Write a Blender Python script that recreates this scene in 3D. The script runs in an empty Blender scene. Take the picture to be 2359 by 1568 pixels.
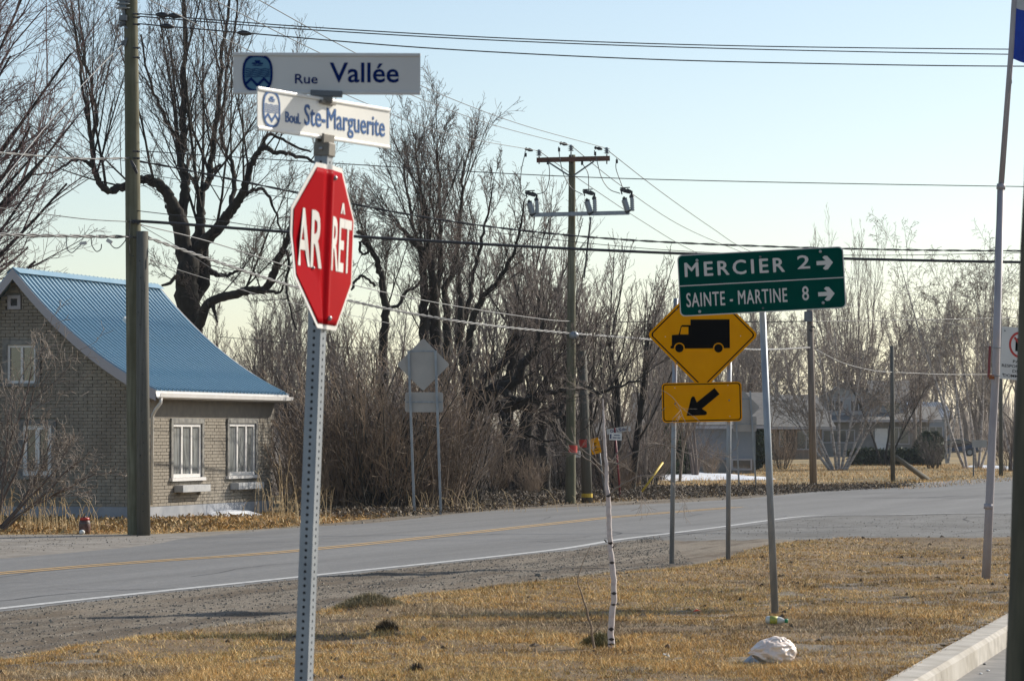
import bpy, math, random
import numpy as np
from mathutils import Vector, Matrix
from mathutils.geometry import tessellate_polygon
R = math.radians
sc = bpy.context.scene
col = sc.collection

# ---------------------------------------------------------------- camera
F, CU, CV, VH, EYE = 6967.0, 1179.5, 784.0, 1000.0, 1.7     # focal length, centre and horizon in a 2359 px wide frame; eye height in m
TH = math.atan((VH - CV) / F)
cam = bpy.data.cameras.new('camera'); cam.sensor_width = 23.7; cam.lens = F / 2359 * 23.7
cam.clip_start = .5; cam.clip_end = 6000
cam.dof.use_dof = True; cam.dof.focus_distance = 42; cam.dof.aperture_fstop = 9.5
camo = bpy.data.objects.new('camera', cam); col.objects.link(camo)
camo.location = (0, 0, EYE); camo.rotation_euler = (math.pi / 2 + TH, 0, 0)
sc.camera = camo

# ---------------------------------------------------------------- sky, sun, exposure
SUN_AZ, SUN_EL = 54.0, 31.0          # degrees clockwise from the view direction, degrees above the horizon
world = bpy.data.worlds.new('World'); sc.world = world; world.use_nodes = True
nt = world.node_tree
bg = nt.nodes['Background']; bg.inputs[1].default_value = .115
sky = nt.nodes.new('ShaderNodeTexSky'); sky.sky_type = 'NISHITA'; sky.sun_disc = False
sky.sun_elevation = R(SUN_EL); sky.sun_rotation = R(SUN_AZ); sky.air_density = 1.12; sky.dust_density = 3.0; sky.ozone_density = 0; sky.altitude = 1800
nt.links.new(sky.outputs[0], bg.inputs[0])
sl = bpy.data.lights.new('sun', 'SUN'); sl.energy = 4.9; sl.angle = R(.53); sl.color = (1, .93, .82)
so = bpy.data.objects.new('sun', sl); col.objects.link(so)
sd = Vector((math.sin(R(SUN_AZ)) * math.cos(R(SUN_EL)), math.cos(R(SUN_AZ)) * math.cos(R(SUN_EL)), math.sin(R(SUN_EL))))
so.rotation_euler = sd.to_track_quat('Z', 'Y').to_euler(); so.location = (40, 40, 40)
sc.view_settings.view_transform = 'Standard'; sc.view_settings.look = 'None'
sc.view_settings.exposure = 0.26; sc.view_settings.gamma = 1; sc.view_settings.use_curve_mapping = False
sc.render.engine = 'CYCLES'
sc.cycles.max_bounces = 5; sc.cycles.diffuse_bounces = 2; sc.cycles.transparent_max_bounces = 4

# ---------------------------------------------------------------- measuring helpers
ST, CT = math.sin(TH), math.cos(TH)
def P(u, v, d):
    """world point seen at (u, v) of the 2359 px frame and standing d metres away"""
    y = F * CT - (CV - v) * ST; z = F * ST + (CV - v) * CT
    k = d / y
    return Vector(((u - CU) * k, d, EYE + z * k))
def G(u, v, z=0.0):
    y = F * CT - (CV - v) * ST; zz = F * ST + (CV - v) * CT
    k = (z - EYE) / zz
    return Vector(((u - CU) * k, y * k, z))
def lerp(a, b, t): return a + (b - a) * t

# ---------------------------------------------------------------- object helpers
ORG = {}
def tag(o, label=None, cat=None, group=None, kind=None):
    if label: o['label'] = label
    if cat: o['category'] = cat
    if group: o['group'] = group
    if kind: o['kind'] = kind
    return o
def thing(name, label, cat, loc=(0, 0, 0), rot=(0, 0, 0), group=None):
    o = bpy.data.objects.new(name, None); col.objects.link(o)
    o.location = loc; o.rotation_euler = rot; o.empty_display_size = .2
    ORG[o.name] = Vector(loc)
    return tag(o, label, cat, group)
def copy_tree(o, loc=None, rz=None, scale=None, parent=None, label=None, group=None):
    c = o.copy(); col.objects.link(c)
    if parent: c.parent = parent
    if loc is not None: c.location = loc
    if rz is not None: c.rotation_euler.z = rz
    if scale is not None: c.scale = (scale, scale, scale) if not isinstance(scale, tuple) else scale
    if label: c['label'] = label
    if group: c['group'] = group
    for ch in list(o.children): copy_tree(ch, parent=c)
    return c

def mesh_np(name, V, Q, mats, parent=None, smooth=False, cols=None):
    me = bpy.data.meshes.new(name)
    V = np.asarray(V, np.float32); Q = np.asarray(Q, np.int32)
    k = Q.shape[1]
    me.vertices.add(len(V)); me.vertices.foreach_set('co', V.ravel())
    me.loops.add(Q.size); me.loops.foreach_set('vertex_index', Q.ravel())
    me.polygons.add(len(Q))
    me.polygons.foreach_set('loop_start', np.arange(0, Q.size, k, dtype=np.int32))
    me.polygons.foreach_set('use_smooth', np.full(len(Q), smooth))
    if cols is not None:
        a = me.color_attributes.new('Col', 'FLOAT_COLOR', 'POINT')
        c4 = np.ones((len(V), 4), np.float32); c4[:, :3] = cols
        a.data.foreach_set('color', c4.ravel())
    me.update(calc_edges=True)
    me.materials.append(mats)
    o = bpy.data.objects.new(name, me); col.objects.link(o)
    if parent: o.parent = parent
    return o

class MB:
    """collects simple solids and links them as ONE mesh object"""
    def __init__(s): s.v = []; s.f = []
    def add(s, vs, fs):
        b = len(s.v); s.v += [tuple(q) for q in vs]; s.f += [tuple(b + i for i in f) for f in fs]; return s
    def box(s, c, size, M=None):
        hx, hy, hz = size[0] / 2, size[1] / 2, size[2] / 2; c = Vector(c)
        vs = [Vector((x, y, z)) for x in (-hx, hx) for y in (-hy, hy) for z in (-hz, hz)]
        if M is not None: vs = [M @ q for q in vs]
        return s.add([c + q for q in vs], [(0, 1, 3, 2), (4, 6, 7, 5), (0, 4, 5, 1), (2, 3, 7, 6), (0, 2, 6, 4), (1, 5, 7, 3)])
    def bar(s, a, b, w, h):
        """square section bar from a to b"""
        a, b = Vector(a), Vector(b); t = (b - a).normalized()
        up = Vector((0, 0, 1)) if abs(t.z) < .95 else Vector((0, 1, 0))
        x = t.cross(up).normalized() * w / 2; y = x.cross(t).normalized() * h / 2
        vs = [p + i * x + j * y for p in (a, b) for i, j in ((-1, -1), (1, -1), (1, 1), (-1, 1))]
        return s.add(vs, [(3, 2, 1, 0), (4, 5, 6, 7), (0, 1, 5, 4), (1, 2, 6, 5), (2, 3, 7, 6), (3, 0, 4, 7)])
    def tube(s, pts, rad, n=8, caps=True):
        pts = [Vector(p) for p in pts]; m = len(pts)
        if not hasattr(rad, '__len__'): rad = [rad] * m
        b = len(s.v); ref = None
        for i, p in enumerate(pts):
            t = (pts[min(i + 1, m - 1)] - pts[max(i - 1, 0)]).normalized()
            if ref is None: ref = Vector((1, 0, 0)) if abs(t.x) < .8 else Vector((0, 0, 1))
            x = (ref - t * ref.dot(t)).normalized(); ref = x; y = t.cross(x)
            for k in range(n):
                a = 2 * math.pi * k / n
                s.v.append(tuple(p + (x * math.cos(a) + y * math.sin(a)) * rad[i]))
        for i in range(m - 1):
            for k in range(n):
                s.f.append((b + i * n + k, b + i * n + (k + 1) % n, b + (i + 1) * n + (k + 1) % n, b + (i + 1) * n + k))
        if caps:
            s.f.append(tuple(b + k for k in reversed(range(n)))); s.f.append(tuple(b + (m - 1) * n + k for k in range(n)))
        return s
    def prism(s, poly, y0, y1):
        """outline in the local x-z plane (seen from -y), from depth y0 (front) to y1"""
        n = len(poly); area = sum(poly[i][0] * poly[(i + 1) % n][1] - poly[(i + 1) % n][0] * poly[i][1] for i in range(n))
        if area < 0: poly = poly[::-1]
        vs = [(x, y0, z) for x, z in poly] + [(x, y1, z) for x, z in poly]
        tris = tessellate_polygon([[Vector((x, z, 0)) for x, z in poly]])
        fs = []
        for t in tris:
            a, b_, c = [poly[i] for i in t]
            if (b_[0] - a[0]) * (c[1] - a[1]) - (b_[1] - a[1]) * (c[0] - a[0]) < 0: t = t[::-1]
            fs.append(tuple(t)); fs.append(tuple(n + i for i in reversed(t)))
        fs += [(i, n + i, n + (i + 1) % n, (i + 1) % n) for i in range(n)]
        return s.add(vs, fs)
    def ring(s, outer, inner, y0, y1):
        n = len(outer)
        vs = [(x, y0, z) for x, z in outer] + [(x, y0, z) for x, z in inner] + [(x, y1, z) for x, z in outer] + [(x, y1, z) for x, z in inner]
        fs = []
        for i in range(n):
            j = (i + 1) % n
            fs += [(i, j, n + j, n + i), (2 * n + i, 3 * n + i, 3 * n + j, 2 * n + j), (i, 2 * n + i, 2 * n + j, j), (n + i, n + j, 3 * n + j, 3 * n + i)]
        return s.add(vs, fs)
    def sphere(s, c, r, nu=10, nv=6):
        c = Vector(c); r = Vector(r) if hasattr(r, '__len__') else Vector((r, r, r))
        b = len(s.v)
        for j in range(nv + 1):
            ph = math.pi * j / nv
            for i in range(nu):
                a = 2 * math.pi * i / nu
                s.v.append((c.x + r.x * math.sin(ph) * math.cos(a), c.y + r.y * math.sin(ph) * math.sin(a), c.z + r.z * math.cos(ph)))
        for j in range(nv):
            for i in range(nu):
                s.f.append((b + j * nu + i, b + (j + 1) * nu + i, b + (j + 1) * nu + (i + 1) % nu, b + j * nu + (i + 1) % nu))
        return s
    def build(s, name, m, parent=None, smooth=False, world=False, bevel=0):
        V = s.v
        if world and parent is not None:
            o0 = ORG[parent.name]; V = [(x - o0.x, y - o0.y, z - o0.z) for x, y, z in V]
        me = bpy.data.meshes.new(name); me.from_pydata(V, [], s.f); me.update()
        if smooth: me.polygons.foreach_set('use_smooth', [True] * len(me.polygons))
        me.materials.append(m)
        o = bpy.data.objects.new(name, me); col.objects.link(o)
        if parent is not None: o.parent = parent
        if bevel:
            md = o.modifiers.new('bevel', 'BEVEL'); md.width = bevel; md.segments = 2; md.limit_method = 'ANGLE'
        return o

def rrect(w, h, r, n=5, cx=0, cz=0):
    out = []
    for sx, sz, a0 in ((1, -1, -90), (1, 1, 0), (-1, 1, 90), (-1, -1, 180)):
        for k in range(n + 1):
            a = R(a0 + 90 * k / n)
            out.append((cx + sx * (w / 2 - r) + r * math.cos(a), cz + sz * (h / 2 - r) + r * math.sin(a)))
    return out
def diamond(hd, r, n=5):
    s = rrect(hd * math.sqrt(2), hd * math.sqrt(2), r, n); c = math.sqrt(.5)
    return [((x - z) * c, (x + z) * c) for x, z in s]
def ell(rx, rz, n=28, cx=0, cz=0, p=2.0):
    out = []
    for k in range(n):
        a = 2 * math.pi * k / n; c, s_ = math.cos(a), math.sin(a)
        out.append((cx + rx * math.copysign(abs(c) ** (2 / p), c), cz + rz * math.copysign(abs(s_) ** (2 / p), s_)))
    return out

_caps = None
def text(body, x, z, cap, width, m, parent, y=-.004, depth=.002, bold=.0, name='lettering', anchor='l', fold=None, sp=1.0, fat=0.0):
    """raised lettering on a face that looks along local -y; cap = height of a capital, width = full width"""
    global _caps
    def mk(b, off):
        c = bpy.data.curves.new('text', 'FONT'); c.body = b; c.size = 1; c.offset = off; c.resolution_u = 3; c.extrude = .001; c.space_character = sp
        t = bpy.data.objects.new('text', c); me = bpy.data.meshes.new_from_object(t)
        bpy.data.objects.remove(t); bpy.data.curves.remove(c); return me
    if _caps is None:
        me = mk('H', 0); _caps = max(v.co.y for v in me.vertices); bpy.data.meshes.remove(me)
    me = mk(body, bold)
    n = len(me.vertices); co = np.empty(n * 3, np.float32); me.vertices.foreach_get('co', co); co = co.reshape(-1, 3)
    x0, x1 = co[:, 0].min(), co[:, 0].max()
    kx = width / (x1 - x0); kz = cap / (_caps + bold)
    X = (co[:, 0] - x0) * kx; Z = co[:, 1] * kz; D = np.where(co[:, 2] > 0, y, y + depth)
    if anchor == 'c': X = X - width / 2
    out = np.stack([X + x, D, Z + z], 1)
    if fat:
        n0 = len(out); fc = [tuple(p.vertices) for p in me.polygons]; alls = []; fs = []
        for i_, (dx, dz) in enumerate(((-fat, 0), (fat, 0), (0, fat * .8), (0, -fat * .8))):
            q = out.copy(); q[:, 0] += dx; q[:, 2] += dz; q[:, 1] -= .00012 * i_; alls.append(q); fs += [tuple(v + i_ * n0 for v in f) for f in fc]
        out = np.concatenate(alls); bpy.data.meshes.remove(me); me = bpy.data.meshes.new(name)
        if fold: out = fold(out)
        me.from_pydata([tuple(map(float, q)) for q in out], [], fs); fold = None
    if fold: out = fold(out)
    me.vertices.foreach_set('co', out.astype(np.float32).ravel()); me.update()
    me.name = name; me.materials.clear(); me.materials.append(m)
    o = bpy.data.objects.new(name, me); col.objects.link(o); o.parent = parent
    return o

# ---------------------------------------------------------------- materials
def mat(name, c1, c2=None, scale=8, rough=.8, bump=0, bscale=None, metal=0, coat=0, stretch=(1, 1, 1), c3=None, attr=False, spec=.5, pos=False, sharp=(.35, .65), detail=6, trans=0, big=None, bigs=.5, bigst=(1,1,1), bigr=(.4,.65)):
    m = bpy.data.materials.new(name); m.use_nodes = True; t = m.node_tree; N = t.nodes; L = t.links
    b = N['Principled BSDF']; b.inputs['Roughness'].default_value = rough; b.inputs['Metallic'].default_value = metal
    b.inputs['Coat Weight'].default_value = coat; b.inputs['Coat Roughness'].default_value = .12; b.inputs['Specular IOR Level'].default_value = spec
    b.inputs['Base Color'].default_value = (*c1, 1)
    if trans: b.inputs['Subsurface Weight'].default_value = trans; b.inputs['Subsurface Radius'].default_value = (.05, .04, .03)
    if c2 is not None or bump or attr:
        tc = N.new('ShaderNodeNewGeometry' if pos else 'ShaderNodeTexCoord'); src = tc.outputs['Position' if pos else 'Object']
        mp = N.new('ShaderNodeMapping'); mp.inputs['Scale'].default_value = stretch; L.new(src, mp.inputs[0])
    last = None
    if c2 is not None:
        n1 = N.new('ShaderNodeTexNoise'); n1.inputs['Scale'].default_value = scale; n1.inputs['Detail'].default_value = detail; L.new(mp.outputs[0], n1.inputs[0])
        r = N.new('ShaderNodeValToRGB'); r.color_ramp.elements[0].position = sharp[0]; r.color_ramp.elements[1].position = sharp[1]
        r.color_ramp.elements[0].color = (*c1, 1); r.color_ramp.elements[1].color = (*c2, 1); L.new(n1.outputs[0], r.inputs[0]); last = r.outputs[0]
        if c3 is not None:
            n2 = N.new('ShaderNodeTexNoise'); n2.inputs['Scale'].default_value = scale / 5.3; n2.inputs['Detail'].default_value = 4; L.new(mp.outputs[0], n2.inputs[0])
            r2 = N.new('ShaderNodeValToRGB'); r2.color_ramp.elements[0].position = .42; r2.color_ramp.elements[1].position = .62
            L.new(n2.outputs[0], r2.inputs[0])
            mx = N.new('ShaderNodeMix'); mx.data_type = 'RGBA'; L.new(r2.outputs[0], mx.inputs[0]); L.new(last, mx.inputs[6]); mx.inputs[7].default_value = (*c3, 1); last = mx.outputs[2]
    if big is not None:
        m3 = N.new('ShaderNodeMapping'); m3.inputs['Scale'].default_value = bigst; m4 = N.new('ShaderNodeMapping'); m4.inputs['Rotation'].default_value = (0, 0, R(19)); L.new(src, m4.inputs[0]); L.new(m4.outputs[0], m3.inputs[0])
        n3 = N.new('ShaderNodeTexNoise'); n3.inputs['Scale'].default_value = bigs; n3.inputs['Detail'].default_value = 7; n3.inputs['Roughness'].default_value = .6; L.new(m3.outputs[0], n3.inputs[0])
        r3 = N.new('ShaderNodeValToRGB'); r3.color_ramp.elements[0].position, r3.color_ramp.elements[1].position = bigr; r3.color_ramp.elements[0].color = (1, 1, 1, 1); r3.color_ramp.elements[1].color = (*big, 1); L.new(n3.outputs[0], r3.inputs[0])
        mx = N.new('ShaderNodeMix'); mx.data_type = 'RGBA'; mx.blend_type = 'MULTIPLY'; mx.inputs[0].default_value = 1; L.new(last, mx.inputs[6]); L.new(r3.outputs[0], mx.inputs[7]); last = mx.outputs[2]
    if attr:
        a = N.new('ShaderNodeVertexColor'); a.layer_name = 'Col'
        if last is None: last = a.outputs[0]
        else:
            mx = N.new('ShaderNodeMix'); mx.data_type = 'RGBA'; mx.blend_type = 'MULTIPLY'; mx.inputs[0].default_value = 1
            L.new(last, mx.inputs[6]); L.new(a.outputs[0], mx.inputs[7]); last = mx.outputs[2]
    if last is not None: L.new(last, b.inputs['Base Color'])
    if bump:
        nb = N.new('ShaderNodeTexNoise'); nb.inputs['Scale'].default_value = bscale or scale * 3; nb.inputs['Detail'].default_value = 5; L.new(mp.outputs[0], nb.inputs[0])
        bp = N.new('ShaderNodeBump'); bp.inputs['Strength'].default_value = min(1, bump * 10 if bump < .1 else 1); bp.inputs['Distance'].default_value = bump; L.new(nb.outputs[0], bp.inputs['Height']); L.new(bp.outputs[0], b.inputs['Normal'])
    return m

M = {}
M['asphalt'] = mat('asphalt', (.137, .135, .130), (.203, .200, .193), 45, .85, .004, 60, pos=True, c3=(.15, .151, .15), stretch=(1, .5, 1), big=(.74, .735, .73), bigs=.8, bigst=(1.5, .07, 1))
M['old_asphalt'] = mat('old_asphalt', (.105, .104, .10), (.20, .195, .185), 9, .9, .01, 40, pos=True, c3=(.13, .128, .12), big=(.62, .60, .57), bigs=.7, bigst=(.8, .5, 1))
M['crack'] = mat('crack_sealant', (.05, .05, .052), rough=.7)
M['white_paint'] = mat('worn_white_road_paint', (.54, .54, .52), (.30, .30, .29), 14, .7, pos=True, sharp=(.42, .72))
M['yellow_paint'] = mat('worn_yellow_road_paint', (.56, .34, .11), (.33, .25, .15), 18, .7, pos=True, sharp=(.40, .70))
M['gravel'] = mat('gravel', (.095, .078, .056), (.225, .188, .138), 30, .95, .03, 35, pos=True, c3=(.17, .138, .10), big=(.50, .43, .34), bigs=1.0, bigst=(2.4, .20, 1), bigr=(.44, .58))
M['driveway'] = mat('gravel_driveway', (.20, .185, .165), (.31, .285, .25), 12, .95, .015, 30, pos=True, c3=(.19, .17, .145), big=(.72, .69, .64), bigs=.6, bigst=(1.5, .2, 1))
M['soil'] = mat('field_soil', (.10, .07, .045), (.20, .145, .085), 3, .95, .05, 9, pos=True, c3=(.075, .06, .048))
M['lawn'] = mat('lawn_soil', (.07, .045, .022), (.27, .17, .075), 34, .95, .03, 60, pos=True, c3=(.19, .13, .06), sharp=(.4, .62), big=(.60, .58, .52), bigs=.9)
M['yard'] = mat('yard_grass', (.22, .145, .055), (.36, .25, .10), .9, .95, .05, 6, pos=True, c3=(.16, .13, .06))
M['blade'] = mat('dry_grass', (1, 1, 1), attr=True, rough=.7, spec=.3)
M['concrete'] = mat('concrete_kerb', (.36, .335, .295), (.50, .465, .41), 7, .9, .012, 22, pos=True, c3=(.44, .41, .36), big=(.74, .72, .68), bigs=2.2)
M['parking'] = mat('parking_asphalt', (.17, .165, .155), (.26, .245, .225), 5, .9, .006, 60, pos=True, c3=(.2, .19, .175))
M['snow'] = mat('old_snow', (.62, .66, .72), (.78, .80, .82), 1.2, .6, .05, 4, pos=True)
M['stone'] = mat('stones', (.13, .112, .088), (.27, .24, .195), 5, .95)
M['bark'] = mat('dark_bark', (.010, .008, .006), (.048, .038, .028), 9, .95, .05, 16, stretch=(1, 1, .25), c3=(.026, .022, .014))
M['twig'] = mat('twigs', (.105, .078, .065), (.155, .115, .092), 1.2, .8)
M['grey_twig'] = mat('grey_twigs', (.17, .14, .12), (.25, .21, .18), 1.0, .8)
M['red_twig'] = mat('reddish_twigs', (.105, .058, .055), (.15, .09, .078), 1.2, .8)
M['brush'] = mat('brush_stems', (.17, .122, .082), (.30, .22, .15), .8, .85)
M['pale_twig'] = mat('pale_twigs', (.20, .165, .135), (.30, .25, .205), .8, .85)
M['straw'] = mat('dry_stalks', (.34, .24, .12), (.46, .35, .2), 2, .85)
M['birch'] = mat('birch_bark', (.60, .53, .50), (.46, .38, .35), 9, .8, .004, 20, stretch=(1, 1, 3), sharp=(.5, .75))
M['birch_mark'] = mat('birch_scars', (.05, .042, .038), rough=.9)
M['far_birch'] = mat('far_birch_bark', (.44, .40, .37), (.20, .17, .15), 5, .8, stretch=(1, 1, 2.5), sharp=(.45, .62))
M['pole'] = mat('weathered_pole', (.10, .095, .058), (.24, .225, .15), 6, .9, .008, 14, stretch=(4, 4, .18), c3=(.12, .118, .07), sharp=(.3, .7), big=(.7, .68, .6), bigs=1.2)
M['stub'] = mat('grey_pole', (.075, .07, .055), (.16, .15, .125), 7, .9, .008, 14, stretch=(5, 5, .15), c3=(.10, .095, .075), sharp=(.3, .7))
M['near_pole'] = mat('green_grey_post', (.045, .046, .028), (.15, .135, .085), 5, .95, .02, 18, stretch=(2.5, 2.5, .6), c3=(.05, .045, .03))
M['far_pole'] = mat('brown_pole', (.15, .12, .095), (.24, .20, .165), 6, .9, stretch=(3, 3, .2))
M['crossarm'] = mat('crossarm_wood', (.10, .045, .03), (.17, .085, .055), 5, .9, stretch=(.3, 3, 3))
M['galv'] = mat('galvanised_steel', (.23, .255, .28), (.33, .355, .375), 7, .48, .001, 30, metal=.35, stretch=(2, 2, .5))
M['steel_dark'] = mat('dull_steel', (.10, .11, .12), (.17, .18, .19), 5, .5, metal=.4)
M['alu'] = mat('aluminium_sign_back', (.37, .345, .315), (.42, .395, .36), 3, .55, metal=.15)
M['bracket'] = mat('cast_bracket', (.24, .22, .185), (.17, .155, .13), 20, .55, metal=.2)
M['wire'] = mat('black_cable', (.018, .018, .02), rough=.5)
M['wire_grey'] = mat('grey_wire', (.13, .13, .13), rough=.5, metal=.3)
M['wire_pale'] = mat('bare_aluminium_wire', (.20, .20, .195), rough=.5, metal=.2)
M['porcelain'] = mat('grey_porcelain', (.26, .29, .31), rough=.3, coat=.5)
M['black'] = mat('black_fitting', (.02, .02, .022), rough=.5)
M['sign_white'] = mat('white_sign_sheet', (.68, .66, .62), (.62, .60, .565), 5, .45, coat=.1)
M['sign_cream'] = mat('white_street_sign', (.80, .785, .73), (.76, .745, .69), 4, .4, coat=.3)
M['sign_red'] = mat('red_sign_sheet', (.37, .005, .010), (.34, .004, .009), 3, .36, coat=.0, spec=.01)
M['sign_green'] = mat('green_sign_sheet', (.0, .062, .046), (.0, .054, .040), 6, .5, spec=.0)
M['sign_yellow'] = mat('yellow_sign_sheet', (.84, .345, .0), (.80, .32, .0), 6, .5, spec=.0)
M['sign_black'] = mat('black_sign_ink', (.003, .003, .003), rough=.6, spec=.0)
M['sign_ink'] = mat('blue_sign_ink', (.006, .022, .12), rough=.6, spec=.0)
M['sign_blue'] = mat('faded_blue_sign_ink', (.07, .15, .34), rough=.5, spec=.1)
M['sign_teal'] = mat('pale_blue_sign_ink', (.10, .22, .31), rough=.5, spec=.1)
M['sign_silver'] = mat('silver_sign_sheet', (.60, .58, .54), rough=.4)
M['bolt'] = mat('zinc_bolt', (.45, .45, .44), rough=.35, metal=.6)
M['brick'] = mat('buff_brick', (.235, .21, .17), (.34, .30, .24), 5, .9, .003, 40, c3=(.22, .19, .15))
M['mortar'] = mat('mortar', (.235, .22, .185), (.30, .28, .24), 8, .95)
M['foundation'] = mat('white_foundation', (.25, .265, .295), (.34, .35, .37), 3, .9, .005)
M['roof_blue'] = mat('blue_steel_roof', (.20, .34, .44), (.25, .385, .475), 1.4, .42, coat=.05, metal=.05)
M['trim'] = mat('white_trim', (.72, .70, .67), (.66, .64, .61), 6, .5)
M['fascia'] = mat('grey_fascia', (.40, .38, .39), rough=.6)
M['frieze'] = mat('brown_frieze_board', (.16, .14, .115), (.20, .175, .14), 5, .8)
M['surround'] = mat('weathered_window_surround', (.13, .125, .12), (.26, .25, .22), 9, .85)
M['glass'] = mat('window_glass', (.03, .035, .04), rough=.04, spec=.9, coat=.6)
M['glass_lit'] = mat('curtain_and_sky_glass', (.12, .125, .12), (.30, .31, .30), 3.5, .06, spec=.9, coat=.6, stretch=(5, 5, .5))  # pale streaky colour stands for curtains and reflected sky in the front panes
M['curtain'] = mat('net_curtain', (.42, .43, .42), (.58, .58, .56), 9, .9, stretch=(6, 6, .3))
M['planter'] = mat('grey_planter', (.36, .37, .38), (.46, .46, .45), 8, .8)
M['red'] = mat('red_paint', (.45, .03, .02), rough=.5)
M['band_red'] = mat('red_reflector_band', (.48, .03, .018), rough=.45)
M['barrel'] = mat('dark_red_paint', (.07, .02, .016), (.11, .055, .035), 12, .5)
M['shingle'] = mat('grey_shingles', (.13, .125, .115), (.19, .18, .165), 3, .9, stretch=(1, 1, 6))
M['metal_roof'] = mat('shiny_metal_roof', (.24, .26, .29), (.36, .38, .40), 2, .5, metal=.1)
M['siding'] = mat('blue_grey_siding', (.20, .225, .255), (.25, .275, .31), 1, .8)
M['siding_white'] = mat('white_siding', (.30, .305, .31), (.35, .35, .35), 1, .8)
M['siding_brown'] = mat('brown_boards', (.19, .14, .10), (.27, .20, .145), 3, .8, stretch=(4, 4, .3))
M['stucco'] = mat('grey_stone_wall', (.17, .16, .145), (.23, .215, .195), 2, .9)
M['cedar'] = mat('evergreen_leaves', (1, 1, 1), attr=True, rough=.7)
M['car'] = mat('dark_blue_car_paint', (.012, .018, .035), rough=.25, coat=1)
M['tyre'] = mat('tyre_rubber', (.02, .02, .02), rough=.8)
M['bag'] = mat('pinkish_white_plastic', (.78, .63, .53), (.84, .74, .65), 4, .38, .01, 9, coat=.25, trans=.25)
M['bag_grey'] = mat('grey_plastic_lining', (.26, .29, .32), (.38, .40, .43), 9, .4)
M['bottle'] = mat('cloudy_plastic', (.62, .62, .55), rough=.25, coat=.5)
M['label_yellow'] = mat('yellow_label', (.55, .48, .06), (.20, .30, .08), 40, .5)
M['green_cap'] = mat('green_cap', (.01, .25, .10), rough=.4)
M['orange'] = mat('orange_plastic', (.85, .10, .02), rough=.5)
M['paper'] = mat('white_litter', (.75, .75, .73), rough=.6)
M['flag_blue'] = mat('blue_flag_cloth', (.012, .07, .48), (.01, .05, .36), 6, .8)
M['flag_white'] = mat('white_flag_cloth', (.62, .62, .62), (.5, .5, .5), 6, .8)
M['plate_red'] = mat('red_metal_plate', (.20, .015, .02), rough=.5)
M['yellow_guard'] = mat('yellow_plastic', (.62, .42, .03), rough=.5)
M['pipe'] = mat('painted_grey_pipe', (.40, .37, .38), (.33, .30, .31), 6, .55, stretch=(2, 2, .5), metal=.1)
M['rust'] = mat('rust', (.28, .09, .03), rough=.9)
# ================================================================ GROUND
rng = np.random.default_rng(7)
def vnoise(x, y, s, seed=0):
    r = np.random.default_rng(seed).random((64, 64)); X = np.asarray(x) / s; Y = np.asarray(y) / s
    xi = np.floor(X).astype(int); yi = np.floor(Y).astype(int); fx = X - xi; fy = Y - yi
    fx = fx * fx * (3 - 2 * fx); fy = fy * fy * (3 - 2 * fy)
    g = lambda a, b: r[a % 64, b % 64]
    return (g(xi, yi) * (1 - fx) + g(xi + 1, yi) * fx) * (1 - fy) + (g(xi, yi + 1) * (1 - fx) + g(xi + 1, yi + 1) * fx) * fy
def inpoly(x, y, poly):
    x = np.asarray(x); y = np.asarray(y); c = np.zeros(x.shape, bool); n = len(poly)
    for i in range(n):
        x0, y0 = poly[i][:2]; x1, y1 = poly[(i + 1) % n][:2]
        if y0 == y1: continue
        k = ((y0 > y) != (y1 > y)) & (x < (x1 - x0) * (y - y0) / (y1 - y0) + x0); c ^= k
    return c
def dpoly(x, y, poly, closed=True):
    x = np.asarray(x, float); y = np.asarray(y, float); d = np.full(x.shape, 1e9); n = len(poly)
    for i in range(n if closed else n - 1):
        x0, y0 = poly[i][:2]; x1, y1 = poly[(i + 1) % n][:2]; dx, dy = x1 - x0, y1 - y0
        t = np.clip(((x - x0) * dx + (y - y0) * dy) / (dx * dx + dy * dy + 1e-12), 0, 1)
        d = np.minimum(d, np.hypot(x - x0 - t * dx, y - y0 - t * dy))
    return d
def sheet(name, pts, z, m, holes=(), kind='structure', label=None):
    loops = [[Vector((p[0], p[1], 0)) for p in pts]] + [[Vector((p[0], p[1], 0)) for p in h] for h in holes]
    tri = tessellate_polygon(loops); flat = [v for l in loops for v in l]
    fs = []
    for t in tri:
        a, b, c = [flat[i] for i in t]
        if (b - a).cross(c - a).z < 0: t = t[::-1]
        fs.append(tuple(t))
    me = bpy.data.meshes.new(name); me.from_pydata([(v.x, v.y, z) for v in flat], [], fs); me.update(); me.materials.append(m)
    o = bpy.data.objects.new(name, me); col.objects.link(o); return tag(o, label, None, None, kind)
def smooth_line(pts, n=6):
    """Catmull-Rom through 2-D points"""
    pts = [Vector((p[0], p[1])) for p in pts]; q = [2 * pts[0] - pts[1]] + pts + [2 * pts[-1] - pts[-2]]; out = []
    for i in range(1, len(q) - 2):
        for k in range(n):
            t = k / n; a, b, c, d = q[i - 1], q[i], q[i + 1], q[i + 2]
            out.append(.5 * ((2 * b) + (c - a) * t + (2 * a - 5 * b + 4 * c - d) * t * t + (3 * b - a - 3 * c + d) * t ** 3))
    return out + [pts[-1]]
def offset(line, w):
    out = []
    for i, p in enumerate(line):
        t = (line[min(i + 1, len(line) - 1)] - line[max(i - 1, 0)]).normalized(); out.append(p + Vector((-t.y, t.x)) * w)
    return out
def GL(*uv): return [G(u, v) for u, v in uv]

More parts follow.
